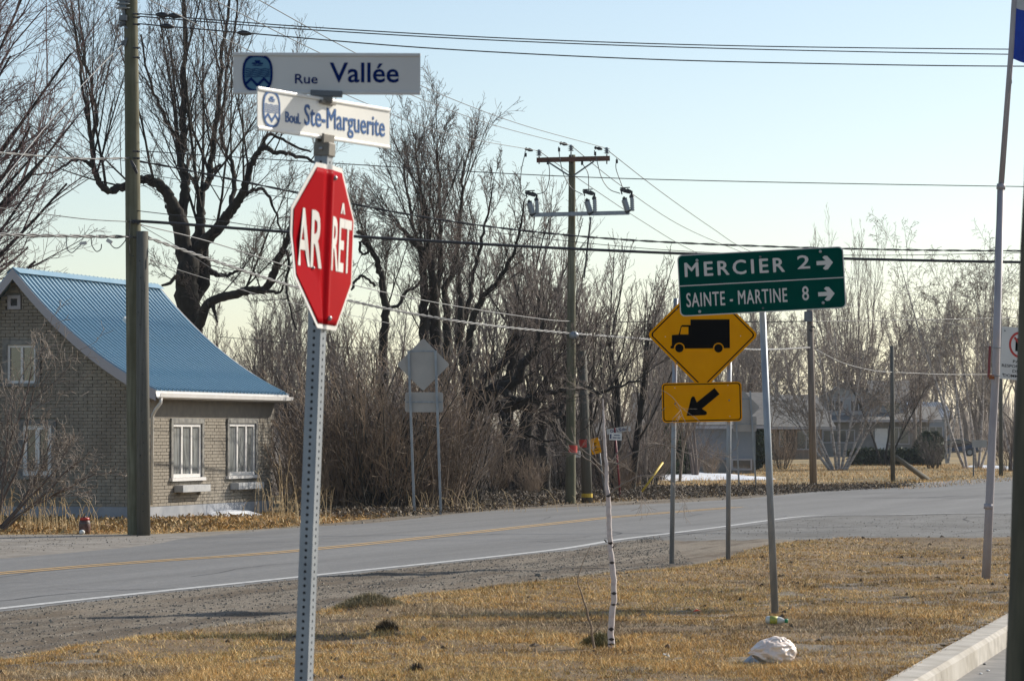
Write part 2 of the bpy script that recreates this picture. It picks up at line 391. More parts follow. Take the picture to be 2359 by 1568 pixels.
far_edge = smooth_line([(-19, 6)] + [(-12.3, 25.5)] + GL((192, 1272), (431, 1241), (692, 1216), (863, 1205), (1087, 1181), (1255, 1171), (1529, 1160), (1725, 1148), (1890, 1132), (2205, 1106)) + [(25, 130), (45, 165), (90, 230)])
white = smooth_line([(-10.5, 13)] + GL((0, 1405), (692, 1331), (1255, 1271), (1419, 1245.5), (1536, 1231), (1676, 1213), (1770, 1200), (1840, 1191.6), (1910, 1188), (2051, 1187), (2261, 1183)) + [(16, 64.5), (30, 66), (60, 68)])
yellow = smooth_line([(-13.8, 14)] + GL((0, 1323), (692, 1269.6), (1255, 1209.5), (1395, 1194), (1536, 1182), (1700, 1169)))
rim = offset(white, -.35)                               # the asphalt reaches a hand beyond the white line
road_poly = [tuple(p) for p in far_edge] + [(100, 220), (100, 66)] + [tuple(p) for p in reversed(rim)] + [(-11.2, 6)]
curb_out = [(.35, 12.5), (2.61, 20.85), (4.57, 28.07), (5.3, 30.6), (6.3, 31.9), (8, 32.3), (30, 32.6)]
hole = [(0.42, 12.5)] + [(p[0] + .08, p[1] - .02) for p in curb_out[1:]] + [(30, 12.5)]
sheet('ground', [(-1500, -60), (1500, -60), (1500, 2500), (-1500, 2500)], 0, M['soil'], holes=[hole])
sheet('parking_lot', [(-.5, 11), (32, 11), (32, 34), (4, 34)], -.13, M['parking'])
cs = MB(); line = [Vector(p) for p in curb_out]; seg = smooth_line(line[:1] + line[1:3] + line[3:], 8)
inn = offset(seg, -.21)
# kerb stones, each about three metres long with an open joint
lens = [0]
for a, b in zip(seg, seg[1:]): lens.append(lens[-1] + (b - a).length)
kerb = thing('concrete_kerb', 'pale concrete kerb with scraped edge between the lawn and the parking lot', 'kerb', (0, 0, 0)); kerb['kind'] = 'thing'
i0 = 0
for k in range(9):
    i1 = i0
    while i1 < len(seg) - 1 and lens[i1] - lens[i0] < 3.1: i1 += 1
    if i1 <= i0: break
    c = MB(); b = 0
    for i in range(i0, i1 + 1):
        p, q = seg[i], inn[i]
        if i == i0: s_ = (seg[i + 1] - seg[i]).normalized() * .006; p = p + s_; q = q + s_
        nz = .012 * math.sin(i * 2.3)
        c.v += [(p.x, p.y, -.3), (p.x, p.y, .035), (lerp(p.x, q.x, .84), lerp(p.y, q.y, .84), .03), (q.x, q.y, .0), (lerp(p.x, q.x, 1.12), lerp(p.y, q.y, 1.12), -.3)]
    n = i1 - i0
    for j in range(n):
        for e in range(4): c.f.append((j * 5 + e, j * 5 + e + 1, (j + 1) * 5 + e + 1, (j + 1) * 5 + e))
    c.f.append((4, 3, 2, 1, 0)); c.f.append(tuple(n * 5 + e for e in range(5)))
    c.build('kerb_stone', M['concrete'], kerb); i0 = i1
    if i0 >= len(seg) - 1: break

gsx = np.linspace(-12, 6, 200); gsy = np.linspace(17, 48, 360); GX, GY = np.meshgrid(gsx, gsy)
wl = [tuple(p) for p in white]; tw_ = dpoly(GX, GY, wl, False); along = GX * .33 + GY * .944
GZ = .006 + .022 * vnoise(tw_ * 4, along, .9, 61) + .016 * vnoise(GX, GY, .2, 62) + .012 * vnoise(GX, GY, .45, 63)
for t_, w_ in ((1.0, .16), (1.25, .1), (2.7, .2), (3.0, .12)): GZ -= .018 * np.exp(-((tw_ - t_ - .2 * vnoise(along, along * 0, 4, 64)) / w_) ** 2)
def gravel_z(x, y):
    t = dpoly(x, y, wl, False); al = x * .33 + y * .944
    g = .006 + .022 * vnoise(t * 4, al, .9, 61) + .016 * vnoise(x, y, .2, 62) + .012 * vnoise(x, y, .45, 63)
    for t_, w_ in ((1.0, .16), (1.25, .1), (2.7, .2), (3.0, .12)): g = g - .018 * np.exp(-((t - t_ - .2 * vnoise(al, al * 0, 4, 64)) / w_) ** 2)
    return g * np.clip((t - .05) / .5, 0, 1) + .004
GZ = GZ * np.clip((tw_ - .05) / .5, 0, 1) + .004
side_ok = inpoly(GX, GY, [(-13, 6)] + [tuple(p) for p in offset(white, -.12)] + [(20, 60), (20, 6)])
gi = np.arange(200 * 360).reshape(360, 200); GQ = np.stack([gi[:-1, :-1], gi[:-1, 1:], gi[1:, 1:], gi[1:, :-1]], -1).reshape(-1, 4)
gk = side_ok.ravel()[GQ].all(1) & ~inpoly(GX, GY, [(.5, 12), (2.6, 20.8), (4.6, 28), (5.3, 30.6), (8, 32), (8, 12)]).ravel()[GQ].any(1)
mesh_np('gravel_shoulder', np.stack([GX, GY, GZ], -1).reshape(-1, 3), GQ[gk], M['gravel'], smooth=True)['kind'] = 'structure'
lawn_top = GL((1419, 1327), (1583, 1304), (1690, 1271), (1793, 1252), (1957, 1248), (2323, 1247))
lawn_left = GL((0, 1517), (202, 1482), (442, 1450), (601, 1437), (692, 1411), (904, 1379), (1117, 1352), (1255, 1341))
lawn_poly = [(-7.5, 15)] + [(p.x, p.y) for p in lawn_left + lawn_top] + [(20, 47.5), (20, 33), (8, 32.25), (6.3, 31.9), (5.3, 30.6), (4.57, 28.07), (2.61, 20.85), (.9, 15)]
side = [tuple(p) for p in offset(white[19:], -.3)]
side_poly = side + [(60, 50), (20, 47)] + [(p.x, p.y) for p in reversed(GL((1300, 1281), (1419, 1268), (1536, 1262), (1640, 1262), (1700, 1262), (1793, 1250), (1957, 1247), (2323, 1246)))]
sheet('side_street', side_poly, .009, M['old_asphalt'])
sheet('driveway', [(-16, 51.3)] + GL((0, 1232), (345, 1231), (560, 1222), (640, 1216)) + [tuple(p) for p in offset(far_edge, -.3) if 30 < p.y < 54][::-1] + [(-16, 30)], .008, M['driveway'])
verge = GL((600, 1214), (863, 1195), (1087, 1171), (1255, 1162), (1529, 1149), (1725, 1127), (1890, 1111), (2205, 1094)) + [Vector((27, 140, 0)), Vector((60, 200, 0))]
sheet('road_verge', [tuple(p[:2]) for p in verge] + [tuple(p) for p in reversed(offset([q for q in far_edge if 52 < q.y < 205], -.3))], .005, M['gravel'])
yard_near = [(-16, 51.2), (-7.5, 51.2), (-6.0, 51.6), (-4.6, 53.6), (-3.4, 58), (-2.6, 62), (-2.2, 68), (-6, 84), (-20, 84), (-20, 51.2)]
sheet('house_yard', yard_near, .006, M['yard'])
yard_far = [(3.5, 96), (12.2, 92.5), (17, 106), (26, 135), (58, 198), (120, 330), (60, 330), (18, 330), (8, 200), (5.5, 125)]
sheet('far_yard', yard_far, .007, M['yard'])
road = sheet('road', road_poly, .014, M['asphalt'])

def ribbon(name, line, w, z, m, parent=None, gaps=None, kind='structure'):
    a, b = offset(line, w / 2), offset(line, -w / 2); mb = MB()
    for i in range(len(line) - 1):
        if gaps and gaps(i): continue
        mb.add([(*a[i], z), (*b[i], z), (*b[i + 1], z), (*a[i + 1], z)], [(0, 1, 2, 3)])
    o = mb.build(name, m, parent)
    if kind: o['kind'] = kind
    return o
ribbon('edge_line', white, .145, .019, M['white_paint'])
ribbon('centre_line', offset(yellow, .11), .10, .019, M['yellow_paint'])
ribbon('centre_line', offset(yellow, -.11), .10, .019, M['yellow_paint'])
# cracks: thin dark sealed joints wandering over the side street and the far curve
rr = random.Random(5); ck = MB()
def crack(p, ang, L, w):
    n = int(L / .35); pts = [Vector(p)]
    for i in range(n): ang += rr.uniform(-.22, .22); pts.append(pts[-1] + Vector((math.cos(ang), math.sin(ang))) * .35)
    a, b = offset(pts, w / 2), offset(pts, -w / 2)
    for i in range(n): ck.add([(*a[i], .018), (*b[i], .018), (*b[i + 1], .018), (*a[i + 1], .018)], [(0, 1, 2, 3)])
for i in range(26):
    g = G(rr.uniform(1560, 2300), rr.uniform(1195, 1238)); crack((g.x, g.y), rr.choice((0, .1, 3.0, 1.3)), rr.uniform(1.5, 6), rr.uniform(.012, .03))
for i in range(16):
    g = G(rr.uniform(1850, 2340), rr.uniform(1112, 1150)); crack((g.x, g.y), rr.choice((.1, .3, 1.0)), rr.uniform(3, 12), rr.uniform(.05, .12))
for i in range(26):
    t_ = rr.uniform(27, 72); p_ = min(yellow, key=lambda q: abs(q.y - t_)); o_ = rr.uniform(-3.0, 3.6); crack((p_.x - .94 * o_, p_.y + .33 * o_), rr.choice((1.24, 1.22, 1.26, -.3)), rr.uniform(2, 9), rr.uniform(.010, .026))
ck.build('road_cracks', M['crack'])['kind'] = 'stuff'

# lawn with real relief
nx, ny = 230, 300
gx = np.linspace(-9, 20.5, nx); gy = np.linspace(14.5, 48.5, ny); X, Y = np.meshgrid(gx, gy)
free_edge = [(-12, 13)] + lawn_poly[1:-7]; ldist = lambda x, y: dpoly(x, y, free_edge, False)
ins = inpoly(X, Y, lawn_poly + []); kd0 = dpoly(X, Y, curb_out, False); ins |= (kd0 < .12) & (Y < 33); dd = ldist(X, Y); sdist = np.where(ins, dd, -dd)
def lawn_z(X, Y, sdist):
    e = np.clip((sdist + .15) / .6, 0, 1); e = e * e * (3 - 2 * e)
    h = .008 + .030 * vnoise(X, Y, 1.7, 3) + .018 * vnoise(X, Y, .55, 4) + .02 * vnoise(X, Y, .22, 5)
    # low bank above the gravel, and a hollow behind it
    h = h + .07 * np.exp(-((sdist - 1.2) / .7) ** 2) * (X > -1.5) * np.clip((X + 1.5) / 2, 0, 1)
    mg = G(850, 1418); h = h + .10 * np.exp(-(((X - mg.x) / .28) ** 2 + ((Y - mg.y) / .35) ** 2))
    mg = G(890, 1474); h = h + .05 * np.exp(-(((X - mg.x) / .1) ** 2 + ((Y - mg.y) / .15) ** 2))
    kd = dpoly(X, Y, curb_out, False); h = np.where(kd < .5, .02 + (h - .02) * np.clip(kd / .5, .2, 1), h)
    return np.where(sdist > -.12, h * e + .004 * e, 0) - .04 * (1 - e)
Z = lawn_z(X, Y, sdist)
idx = np.arange(nx * ny).reshape(ny, nx)
Q = np.stack([idx[:-1, :-1], idx[:-1, 1:], idx[1:, 1:], idx[1:, :-1]], -1).reshape(-1, 4)
keep = (sdist > -.35).ravel()[Q].any(1) & (Y.ravel()[Q] > 14).all(1)
kb = dpoly(X, Y, hole); inh = inpoly(X, Y, hole)
keep &= ~(inh & (kb > .02)).ravel()[Q].all(1) 
Zc = np.where(inh, -.2, Z)
lw = mesh_np('lawn', np.stack([X, Y, Zc], -1).reshape(-1, 3), Q[keep], M['lawn'], smooth=True); lw['kind'] = 'structure'

def blades(name, x, y, z, L, w, cols, lean=.6, label=None, seed=1, curl=True):
    r = np.random.default_rng(seed); n = len(x)
    a = r.random(n) * 2 * np.pi; tilt = np.clip(r.normal(lean, .33, n), 0, 1.5)
    hx, hy, hz = np.cos(a) * np.sin(tilt), np.sin(a) * np.sin(tilt), np.cos(tilt)
    b = r.random(n) * 2 * np.pi; wx, wy = np.cos(b) * w / 2, np.sin(b) * w / 2
    p0 = np.stack([x - wx, y - wy, z - .01], 1); p1 = np.stack([x + wx, y + wy, z - .01], 1)
    tip = np.stack([x + hx * L, y + hy * L, z + hz * L], 1)
    V = np.stack([p0, p1, tip], 1).reshape(-1, 3); T = np.arange(3 * n).reshape(-1, 3)
    o = mesh_np(name, V, T, M['blade'], cols=np.repeat(cols, 3, 0)); return tag(o, label, None, None, 'stuff')
PAL = np.array([(.88, .64, .30), (.80, .49, .17), (.64, .36, .10), (.36, .215, .075), (.29, .245, .06), (.12, .08, .038)], np.float32)
def grass_cols(x, y, r, green=0.0):
    g = vnoise(x, y, 1.1, 11) + .5 * vnoise(x, y, .35, 12) ; g = g / 1.5
    t = vnoise(x, y, 2.3, 13)
    w = np.stack([.30 + .5 * (g > .5), .40 + 0 * g, .36 + 0 * g, .26 + .4 * (g < .42), .07 + 1.1 * np.clip(t - .6 + green, 0, 1), .16 + .5 * (g < .38)], 1)
    w /= w.sum(1, keepdims=True); c = w.cumsum(1); k = (r.random(len(x))[:, None] > c).sum(1).clip(0, 5)
    c_ = PAL[k] * (.8 + .4 * r.random((len(x), 1)))
    m = np.clip((vnoise(x, y, 2.6, 81) * .6 + vnoise(x, y, .9, 82) * .4 - .50) * 6 + np.clip((-np.asarray(x) - 1) * .25, -.6, .4) - .35, 0, .7)[:, None]
    return c_ * (1 - m) + m * (c_.mean(1, keepdims=True) * np.array([[1.16, .93, .64]]) * .86)
r_ = np.random.default_rng(21); n = 1000000
d_ = 1 / r_.uniform(1 / 46.5, 1 / 19.5, n); u_ = r_.uniform(-.185, .185, n)        # more blades where they show larger
x_, y_ = u_ * d_, d_
sd_ = ldist(x_, y_); inn_ = inpoly(x_, y_, lawn_poly)
fringe = (~inn_) & (sd_ < 1.3) & (r_.random(n) < .35 * np.exp(-sd_ / .35) * (vnoise(x_, y_, .5, 71) > .42)) & (dpoly(x_, y_, wl, False) > .6) & (dpoly(x_, y_, curb_out, False) > .3) & ((x_ < 1.6) | (y_ < 41))
ok = inn_ | fringe; x_, y_, sd_ = x_[ok], y_[ok], np.where(inn_, sd_, .02)[ok]
bare = vnoise(x_, y_, 1.3, 31) * .6 + vnoise(x_, y_, .4, 32) * .4
left = np.clip((-x_ - .5) / 3.5, 0, 1)
kp = (r_.random(len(x_)) < np.clip((bare - .20 - .16 * left) * 5, .2, 1)) & (r_.random(len(x_)) < np.clip(sd_ / .35, .15, 1))
x_, y_, sd_ = x_[kp], y_[kp], sd_[kp]
z_ = lawn_z(x_, y_, sd_)
# three quarters of the blades stand in small tufts
nt_ = len(x_); cen = r_.integers(0, nt_, nt_ // 9); cid = cen[r_.integers(0, len(cen), nt_)]; tfm = r_.random(nt_) < .72
x_ = np.where(tfm, x_[cid] + r_.normal(0, .016, nt_), x_); y_ = np.where(tfm, y_[cid] + r_.normal(0, .022, nt_), y_); sd_ = np.where(tfm, sd_[cid], sd_); z_ = np.where(tfm, z_[cid], z_)
tone = np.where(tfm, r_.random(nt_)[cid], .5)
ln = (.026 + .036 * r_.random(len(x_))) * (.7 + .6 * vnoise(x_, y_, .8, 33))
tuft = r_.random(len(x_)) < .004; ln[tuft] *= 1.9
cl = grass_cols(x_, y_, r_, .06 * (y_ < 30) * (x_ > 1.5)) * (.62 + .76 * tone)[:, None]; ln = ln * (.62 + .5 * tone)
blades('lawn_grass', x_, y_, z_, ln, .0052 + .0040 * (y_ - 20) / 25, cl, 1.1, 'short dry straw coloured lawn grass covering the near corner', 22)
# a darker matted tuft heap on the lawn, straggling grass on the gravel edge
def heap(u, v, rad, n, name, label, cat='clod', col_=(.11, .10, .05), h=.12):
    g = G(u, v); r = np.random.default_rng(int(u)); a = r.random(n) * 6.283; q = np.sqrt(r.random(n)) * rad
    x = g.x + np.cos(a) * q; y = g.y + np.sin(a) * q * 1.2
    z0 = lawn_z(x, y, ldist(x, y)); z = z0 + h * (1 - (q / rad) ** 2) * r.random(n)
    c = np.array(col_)[None] * (.5 + r.random((n, 1)))
    V = []; 
    ang = r.random(n) * 6.283; tl = r.random(n) * 1.6; L = .05
    p0 = np.stack([x, y, z], 1); tip = p0 + np.stack([np.cos(ang) * np.sin(tl), np.sin(ang) * np.sin(tl), np.cos(tl)], 1) * L
    p1 = p0 + np.stack([np.sin(ang) * .008, -np.cos(ang) * .008, 0 * ang], 1)
    o = mesh_np(name, np.stack([p0, p1, tip], 1).reshape(-1, 3), np.arange(3 * n).reshape(-1, 3), M['blade'], cols=np.repeat(c, 3, 0))
    return tag(o, label, cat)
heap(850, 1416, .33, 3600, 'grass_heap', 'dark heap of matted grass on the lawn edge right of the stop sign post', 'grass heap', (.25, .205, .11), h=.06)
heap(890, 1474, .10, 700, 'grass_clod', 'small brown clod on the lawn just right of the stop sign post', 'clod', (.09, .06, .03), .05)
heap(1383, 1500, .15, 1500, 'grass_tuft', 'rough tuft of grass at the foot of the birch sapling and its twig', 'grass tuft', (.15, .13, .05), .09)
heap(958, 1560, .05, 200, 'soil_clod', 'tiny dark clod at the bottom edge of the lawn', 'clod', (.06, .045, .03), .04)
# stones: gravel that lies loose
def stones(name, n, poly, smin, smax, box, seed, m=None, label=None, zf=None):
    r = np.random.default_rng(seed); x = r.uniform(box[0], box[1], n * 4); y = r.uniform(box[2], box[3], n * 4)
    k = inpoly(x, y, poly); x, y = x[k][:n], y[k][:n]; n = len(x)
    s = smin + (smax - smin) * r.random(n) ** 5
    base = np.array([(1, 0, 0), (-.5, .87, 0), (-.5, -.87, 0), (0, 0, 1)], float)
    V = base[None] * (s[:, None, None]) * (.6 + .8 * r.random((n, 4, 1))); a = r.random(n) * 6.28; c, sn = np.cos(a), np.sin(a)
    V2 = V.copy(); V2[..., 0] = V[..., 0] * c[:, None] - V[..., 1] * sn[:, None]; V2[..., 1] = V[..., 0] * sn[:, None] + V[..., 1] * c[:, None]
    V2[..., 2] *= .7; V2 += np.stack([x, y, zf(x, y) if zf else np.full(n, .006)], 1)[:, None]
    T = np.array([(0, 1, 3), (1, 2, 3), (2, 0, 3)])[None] + 4 * np.arange(n)[:, None, None]
    o = mesh_np(name, V2.reshape(-1, 3), T.reshape(-1, 3), m or M['stone']); return tag(o, label, None, None, 'stuff')
gp = [tuple(p) for p in offset(white, -.25)][5:] ; gp = gp + [(14, 40), (3, 20), (-6, 18)]
gp2 = [p for p in gp]
stones('loose_gravel', 36000, [(-9.5, 19)] + [tuple(p) for p in offset(white, -.3) if 19 < p.y < 50] + [(q.x + .1, q.y - .15) for q in reversed(lawn_left + lawn_top[:2])] + [(-7.3, 19)], .005, .020, (-9, 4, 22, 50), 3, None, 'loose gravel on the shoulder between road and lawn', gravel_z)
stones('driveway_pebbles', 2500, [(-10, 42), (-10, 51), (-6.2, 51), (-5.4, 48), (-7.5, 42)], .006, .025, (-10, -5, 42, 51), 4, None, 'loose pebbles on the gravel driveway')
stones('side_street_gravel', 5000, side_poly, .006, .024, (1, 12, 42, 66), 5, None, 'loose gravel scattered on the side street')
vp = [tuple(p[:2]) for p in verge] + [tuple(p) for p in reversed(offset([q for q in far_edge if 52 < q.y < 130], .05))]
stones('verge_gravel', 7000, vp, .01, .05, (-6, 26, 52, 130), 6, None, 'gravel and grit along the far edge of the road')
LAWN_IN = [(-7, 16)] + lawn_poly[1:-7] + [(7, 32.5), (5, 31), (4.3, 28), (2.4, 20.8), (.7, 16)]
stones('soil_crumbs', 2600, LAWN_IN, .006, .045, (-9, 20, 16, 47), 91, mat('soil_crumbs', (.05, .036, .024), (.12, .09, .06), 5, .95), 'crumbs of dark soil between the grass of the lawn', lambda x, y: lawn_z(x, y, ldist(x, y)) + .004)
# leaf and stalk litter in the ditch beyond the road
def litter(name, n, poly, box, size, cols, seed, label, hmax=.15):
    r = np.random.default_rng(seed); x = r.uniform(box[0], box[1], n * 4); y = r.uniform(box[2], box[3], n * 4)
    k = inpoly(x, y, poly); x, y = x[k][:n], y[k][:n]; n = len(x)
    z = .01 + hmax * r.random(n) ** 2 * (.4 + vnoise(x, y, 1.5, seed + 1))
    a = r.random(n) * 6.28; t = r.normal(0, .7, n); L = size * (.4 + r.random(n)); w = L * (.18 + .35 * r.random(n))
    dx = np.stack([np.cos(a) * np.cos(t), np.sin(a) * np.cos(t), np.sin(t)], 1) * L[:, None] / 2
    b = r.random(n) * 3.14; dy = np.stack([-np.sin(a) * np.cos(b), np.cos(a) * np.cos(b), np.sin(b)], 1) * w[:, None] / 2
    c = np.stack([x, y, z + abs(dx[:, 2]) + abs(dy[:, 2])], 1)
    V = np.stack([c - dx - dy, c + dx - dy, c + dx + dy, c - dx + dy], 1).reshape(-1, 3)
    cc = np.array(cols, np.float32)[r.integers(0, len(cols), n)] * (.7 + .5 * r.random((n, 1)))
    o = mesh_np(name, V, np.arange(4 * n).reshape(-1, 4), M['blade'], cols=np.repeat(cc, 4, 0)); return tag(o, label, None, None, 'stuff')
LC = [(.11, .08, .05), (.07, .052, .036), (.16, .12, .08), (.045, .035, .027), (.30, .24, .165)]
def GLn(u, v):
    g = G(u, v); z = float(lawn_z(np.array([g.x]), np.array([g.y]), ldist(np.array([g.x]), np.array([g.y])))[0]); g = G(u, v, z); return g
ditch = [(-3.2, 60), (-1.2, 64.5), (1.6, 74.5), (6.5, 83), (12, 95), (13.5, 99.5), (7, 96.5), (2, 92), (-3, 86), (-6, 82), (-4.4, 62)]
litter('leaf_litter', 90000, ditch, (-6, 18, 60, 116), .055, LC, 8, 'brown leaves and broken stalks littering the ditch beyond the road', .14)
litter('yard_leaves', 6000, yard_near, (-12, -2, 51, 62), .07, [(.42, .27, .10), (.33, .2, .07), (.2, .12, .05), (.5, .36, .17)], 9, 'dry leaves on the strip of grass before the brick house', .05)
def rough_grass(name, n, poly, box, Lm, seed, label, lean=.5, tint=(1, 1, 1)):
    r = np.random.default_rng(seed); x = r.uniform(box[0], box[1], n * 4); y = r.uniform(box[2], box[3], n * 4)
    k = inpoly(x, y, poly); x, y = x[k][:n], y[k][:n]
    q = .6 + .6 * vnoise(x, y, 2.2, seed + 2)
    return blades(name, x, y, np.zeros(len(x)), Lm * q * (.5 + r.random(len(x))), Lm * .16, grass_cols(x, y, r) * q[:, None] * np.array(tint), lean, label, seed)
rough_grass('yard_grass', 42000, yard_near, (-12, -2, 51, 66), .085, 14, 'tan grass in front of the brick house', .9, (1.1, .95, .75))
vg = [tuple(p[:2]) for p in verge] + [(22, 128), (14, 104), (8, 93), (3.2, 80), (.2, 73), (-1.8, 65), (-3.7, 60)]
vg = [(-4.2, 55), (-3.0, 59.5), (-1.4, 65.8), (.3, 71), (3.1, 77), (6, 82), (9, 91), (16.5, 112), (17, 118), (11, 100), (6, 88.5), (2.4, 79.5), (-.6, 73), (-2.4, 67), (-4.4, 59)]
rough_grass('verge_grass', 26000, vg, (-5, 18, 55, 118), .11, 15, 'tan grass fringe along the far side of the road', .8)
rough_grass('far_yard_grass', 30000, yard_far, (4, 36, 93, 170), .13, 16, 'yellow brown grass of the yards on the far side', .8, (1.1, .95, .7))
# old snow
def snow(u0, v0, u1, v1, seed, z=.03):
    a, b = G(u0, v1), G(u1, v0); c = (a + b) / 2; r = random.Random(seed); pts = []
    hx, hy = abs(G(u1, (v0 + v1) / 2).x - G(u0, (v0 + v1) / 2).x) / 2, abs(b.y - a.y) / 2
    for k in range(26):
        t = 6.283 * k / 26; q = .8 + .3 * r.random(); pts.append((c.x + hx * math.cos(t) * q, c.y + hy * math.sin(t) * q))
    mb = MB(); n = len(pts); vs = [(c.x, c.y, .12)] + [(lerp(c.x, x, .6), lerp(c.y, y, .6), .09) for x, y in pts] + [(x, y, .012) for x, y in pts]
    fs = [(0, 1 + i, 1 + (i + 1) % n) for i in range(n)] + [(1 + i, 1 + n + i, 1 + n + (i + 1) % n, 1 + (i + 1) % n) for i in range(n)]
    o = mb.add(vs, fs).build('snow_patch', M['snow'], smooth=True); o['kind'] = 'structure'
for i, a in enumerate([(1400, 1082, 1640, 1107), (1500, 1092, 1720, 1101), (1655, 1100, 1780, 1106), (2240, 1073, 2330, 1081), (2000, 1062, 2050, 1072), (460, 1183, 600, 1191), (1380, 1098, 1470, 1106)]): snow(*a, i)
for k in range(9):   # lawn mounds of earth in the far yard
    pass
# ================================================================ THE CORNER SIGN
D0 = 10.9
base = G(654, 2087); base = Vector((P(737.6, 570, D0).x - math.tan(R(2.07)) * P(737.6, 570, D0).z, D0, 0))
LEAN = -R(0)
pw = thing('street_sign_post', 'perforated square steel post carrying the red stop sign at the near corner', 'sign post', base, (0, R(2.07), 0))
def lean_pt(z, x=0, y=0):       # a point of the leaning post, in world space
    return base + Matrix.Rotation(R(2.25), 3, 'Y') @ Vector((x, y, z))
PA = R(70.5)                      # the post and the stop sign are turned this far to the right
TOPZ = (P(748, 350, D0).z) / math.cos(R(2.25))
mb = MB(); s = .0255; pitch = .0254; nrow = int(TOPZ / pitch) + 8; r0 = .0058
Mz = Matrix.Rotation(PA, 3, 'Z')
for f in range(4):
    Rf = Matrix.Rotation(f * math.pi / 2, 3, 'Z') @ Mz if False else Mz @ Matrix.Rotation(f * math.pi / 2, 3, 'Z')
    for k in range(nrow):
        z0 = -.15 + k * pitch; z1 = z0 + pitch; zc = (z0 + z1) / 2
        if z1 > TOPZ: break
        vs = [(-s, -s, z0), (0, -s, z0), (s, -s, z0), (s, -s, zc), (s, -s, z1), (0, -s, z1), (-s, -s, z1), (-s, -s, zc)]
        for q in range(8):
            a = R(225 + 45 * q); vs.append((r0 * math.cos(a), -s, zc + r0 * math.sin(a)))
        for q in range(8):
            a = R(225 + 45 * q); vs.append((r0 * math.cos(a), -s + .004, zc + r0 * math.sin(a)))
        vs = [Rf @ Vector(v) for v in vs]
        fs = [(q, (q + 1) % 8, 8 + (q + 1) % 8, 8 + q) for q in range(8)] + [(8 + q, 8 + (q + 1) % 8, 16 + (q + 1) % 8, 16 + q) for q in range(8)]
        mb.add(vs, fs)
mb.build('post', M['galv'], pw)
mb = MB(); mb.box((0, 0, (TOPZ - .15) / 2), (.041, .041, TOPZ + .1), Mz); mb.build('post_shade_core', M['black'], pw)  # black core added to stand for the shade inside the hollow post

# --- stop sign: a folded octagon
c = P(737.6, 570, D0) + Vector((math.sin(R(71)), -math.cos(R(71)), 0)) * .034
SH = .296                                            # half height
st = thing('stop_sign', 'faded red octagonal stop sign reading ARRÊT, creased down the middle', 'stop sign', c, (0, R(2.07), 0))
hold = bpy.data.objects.new('sign_panel', None)
BEND = math.tan(R(5.0))
def fold(x, z):
    d = BEND * abs(x)                                # swept back at both sides
    d -= .0045 * math.exp(-(x / .018) ** 2)           # pressed over the post
    d += .005 * math.exp(-((x + .034) / .017) ** 2)
    # lower left flap kicked towards the viewer
    t = (-(x + .16) * .55 - (z + .05) * .83)
    if x < -.03 and t > 0: d -= .16 * t * min(1, t / .03) * min(1, (-x - .03) / .04)
    return d
def octo(R_):                                        # half height at x
    k = R_ * math.tan(R(22.5)); return lambda x: R_ if abs(x) <= k else max(0, R_ - (abs(x) - k))
YAW = Matrix.Rotation(R(71), 3, 'Z')
SKEW = st
def plate(fn, xw, off, name, m, parent, n=130, th=.002, nz=24):
    mb = MB(); xs = [lerp(-xw, xw, i / n) for i in range(n + 1)]; V = []; 
    for s_, o_ in ((0, off), (1, off + th)):
        for x in xs:
            h = fn(x)
            for j in range(nz + 1):
                z = lerp(-h, h, j / nz); V.append(tuple(YAW @ Vector((x, o_ + fold(x, z), z))))
    W = nz + 1; B = (n + 1) * W; Fc = []
    for i in range(n):
        for j in range(nz):
            a = i * W + j; Fc.append((a, a + W, a + W + 1, a + 1)); Fc.append((B + a, B + a + 1, B + a + W + 1, B + a + W))
        Fc.append((i * W, B + i * W, B + (i + 1) * W, (i + 1) * W)); Fc.append((i * W + nz, (i + 1) * W + nz, B + (i + 1) * W + nz, B + i * W + nz))
    for j in range(nz):
        Fc.append((j, j + 1, B + j + 1, B + j)); a = n * W + j; Fc.append((a, B + a, B + a + 1, a + 1))
    return mb.add(V, Fc).build(name, m, parent, smooth=False)
plate(octo(SH), SH, 0, 'panel', M['sign_white'], st)
pr = plate(octo(SH - .017), SH - .017, -.0022, 'red_field', M['sign_red'], st, th=.001)
for p in pr.data.polygons: p.use_smooth = True
def letters(body, x, z, cap, w, bold=.02):
    def fo(out):
        res = []
        for X_, D_, Z_ in out:
            v = YAW @ Vector((X_, D_ + fold(X_, Z_), Z_)); res.append((v.x, v.y, v.z))
        return np.array(res)
    return text(body, x, z, cap, w, M['sign_white'], st, y=-.0042, depth=.0015, bold=.018, fold=fo)
letters('AR', -.262, -.076, .200, .205); letters('RET', .022, -.076, .190, .235)
mb = MB().prism([(-.026, 0), (-.009, .040), (.009, .040), (.026, 0), (.011, 0), (0, .020), (-.011, 0)], -.0042, -.0028); mb.v = [tuple(YAW @ Vector((x + .142, y + fold(x + .142, .2), z + .131))) for x, y, z in mb.v]; mb.build('circumflex', M['sign_white'], st)
mb = MB()
for z in (.235, -.255, .0):
    pass
for x, z in ((.018, .252), (.010, -.255), (-.125, -.082)):
    b = MB(); q = YAW @ Vector((x, fold(x, z) - .006, z)); b.sphere(q, .0095 if x > 0 else .006, 10, 6); b.build('bolt', M['bolt'], st, smooth=True)

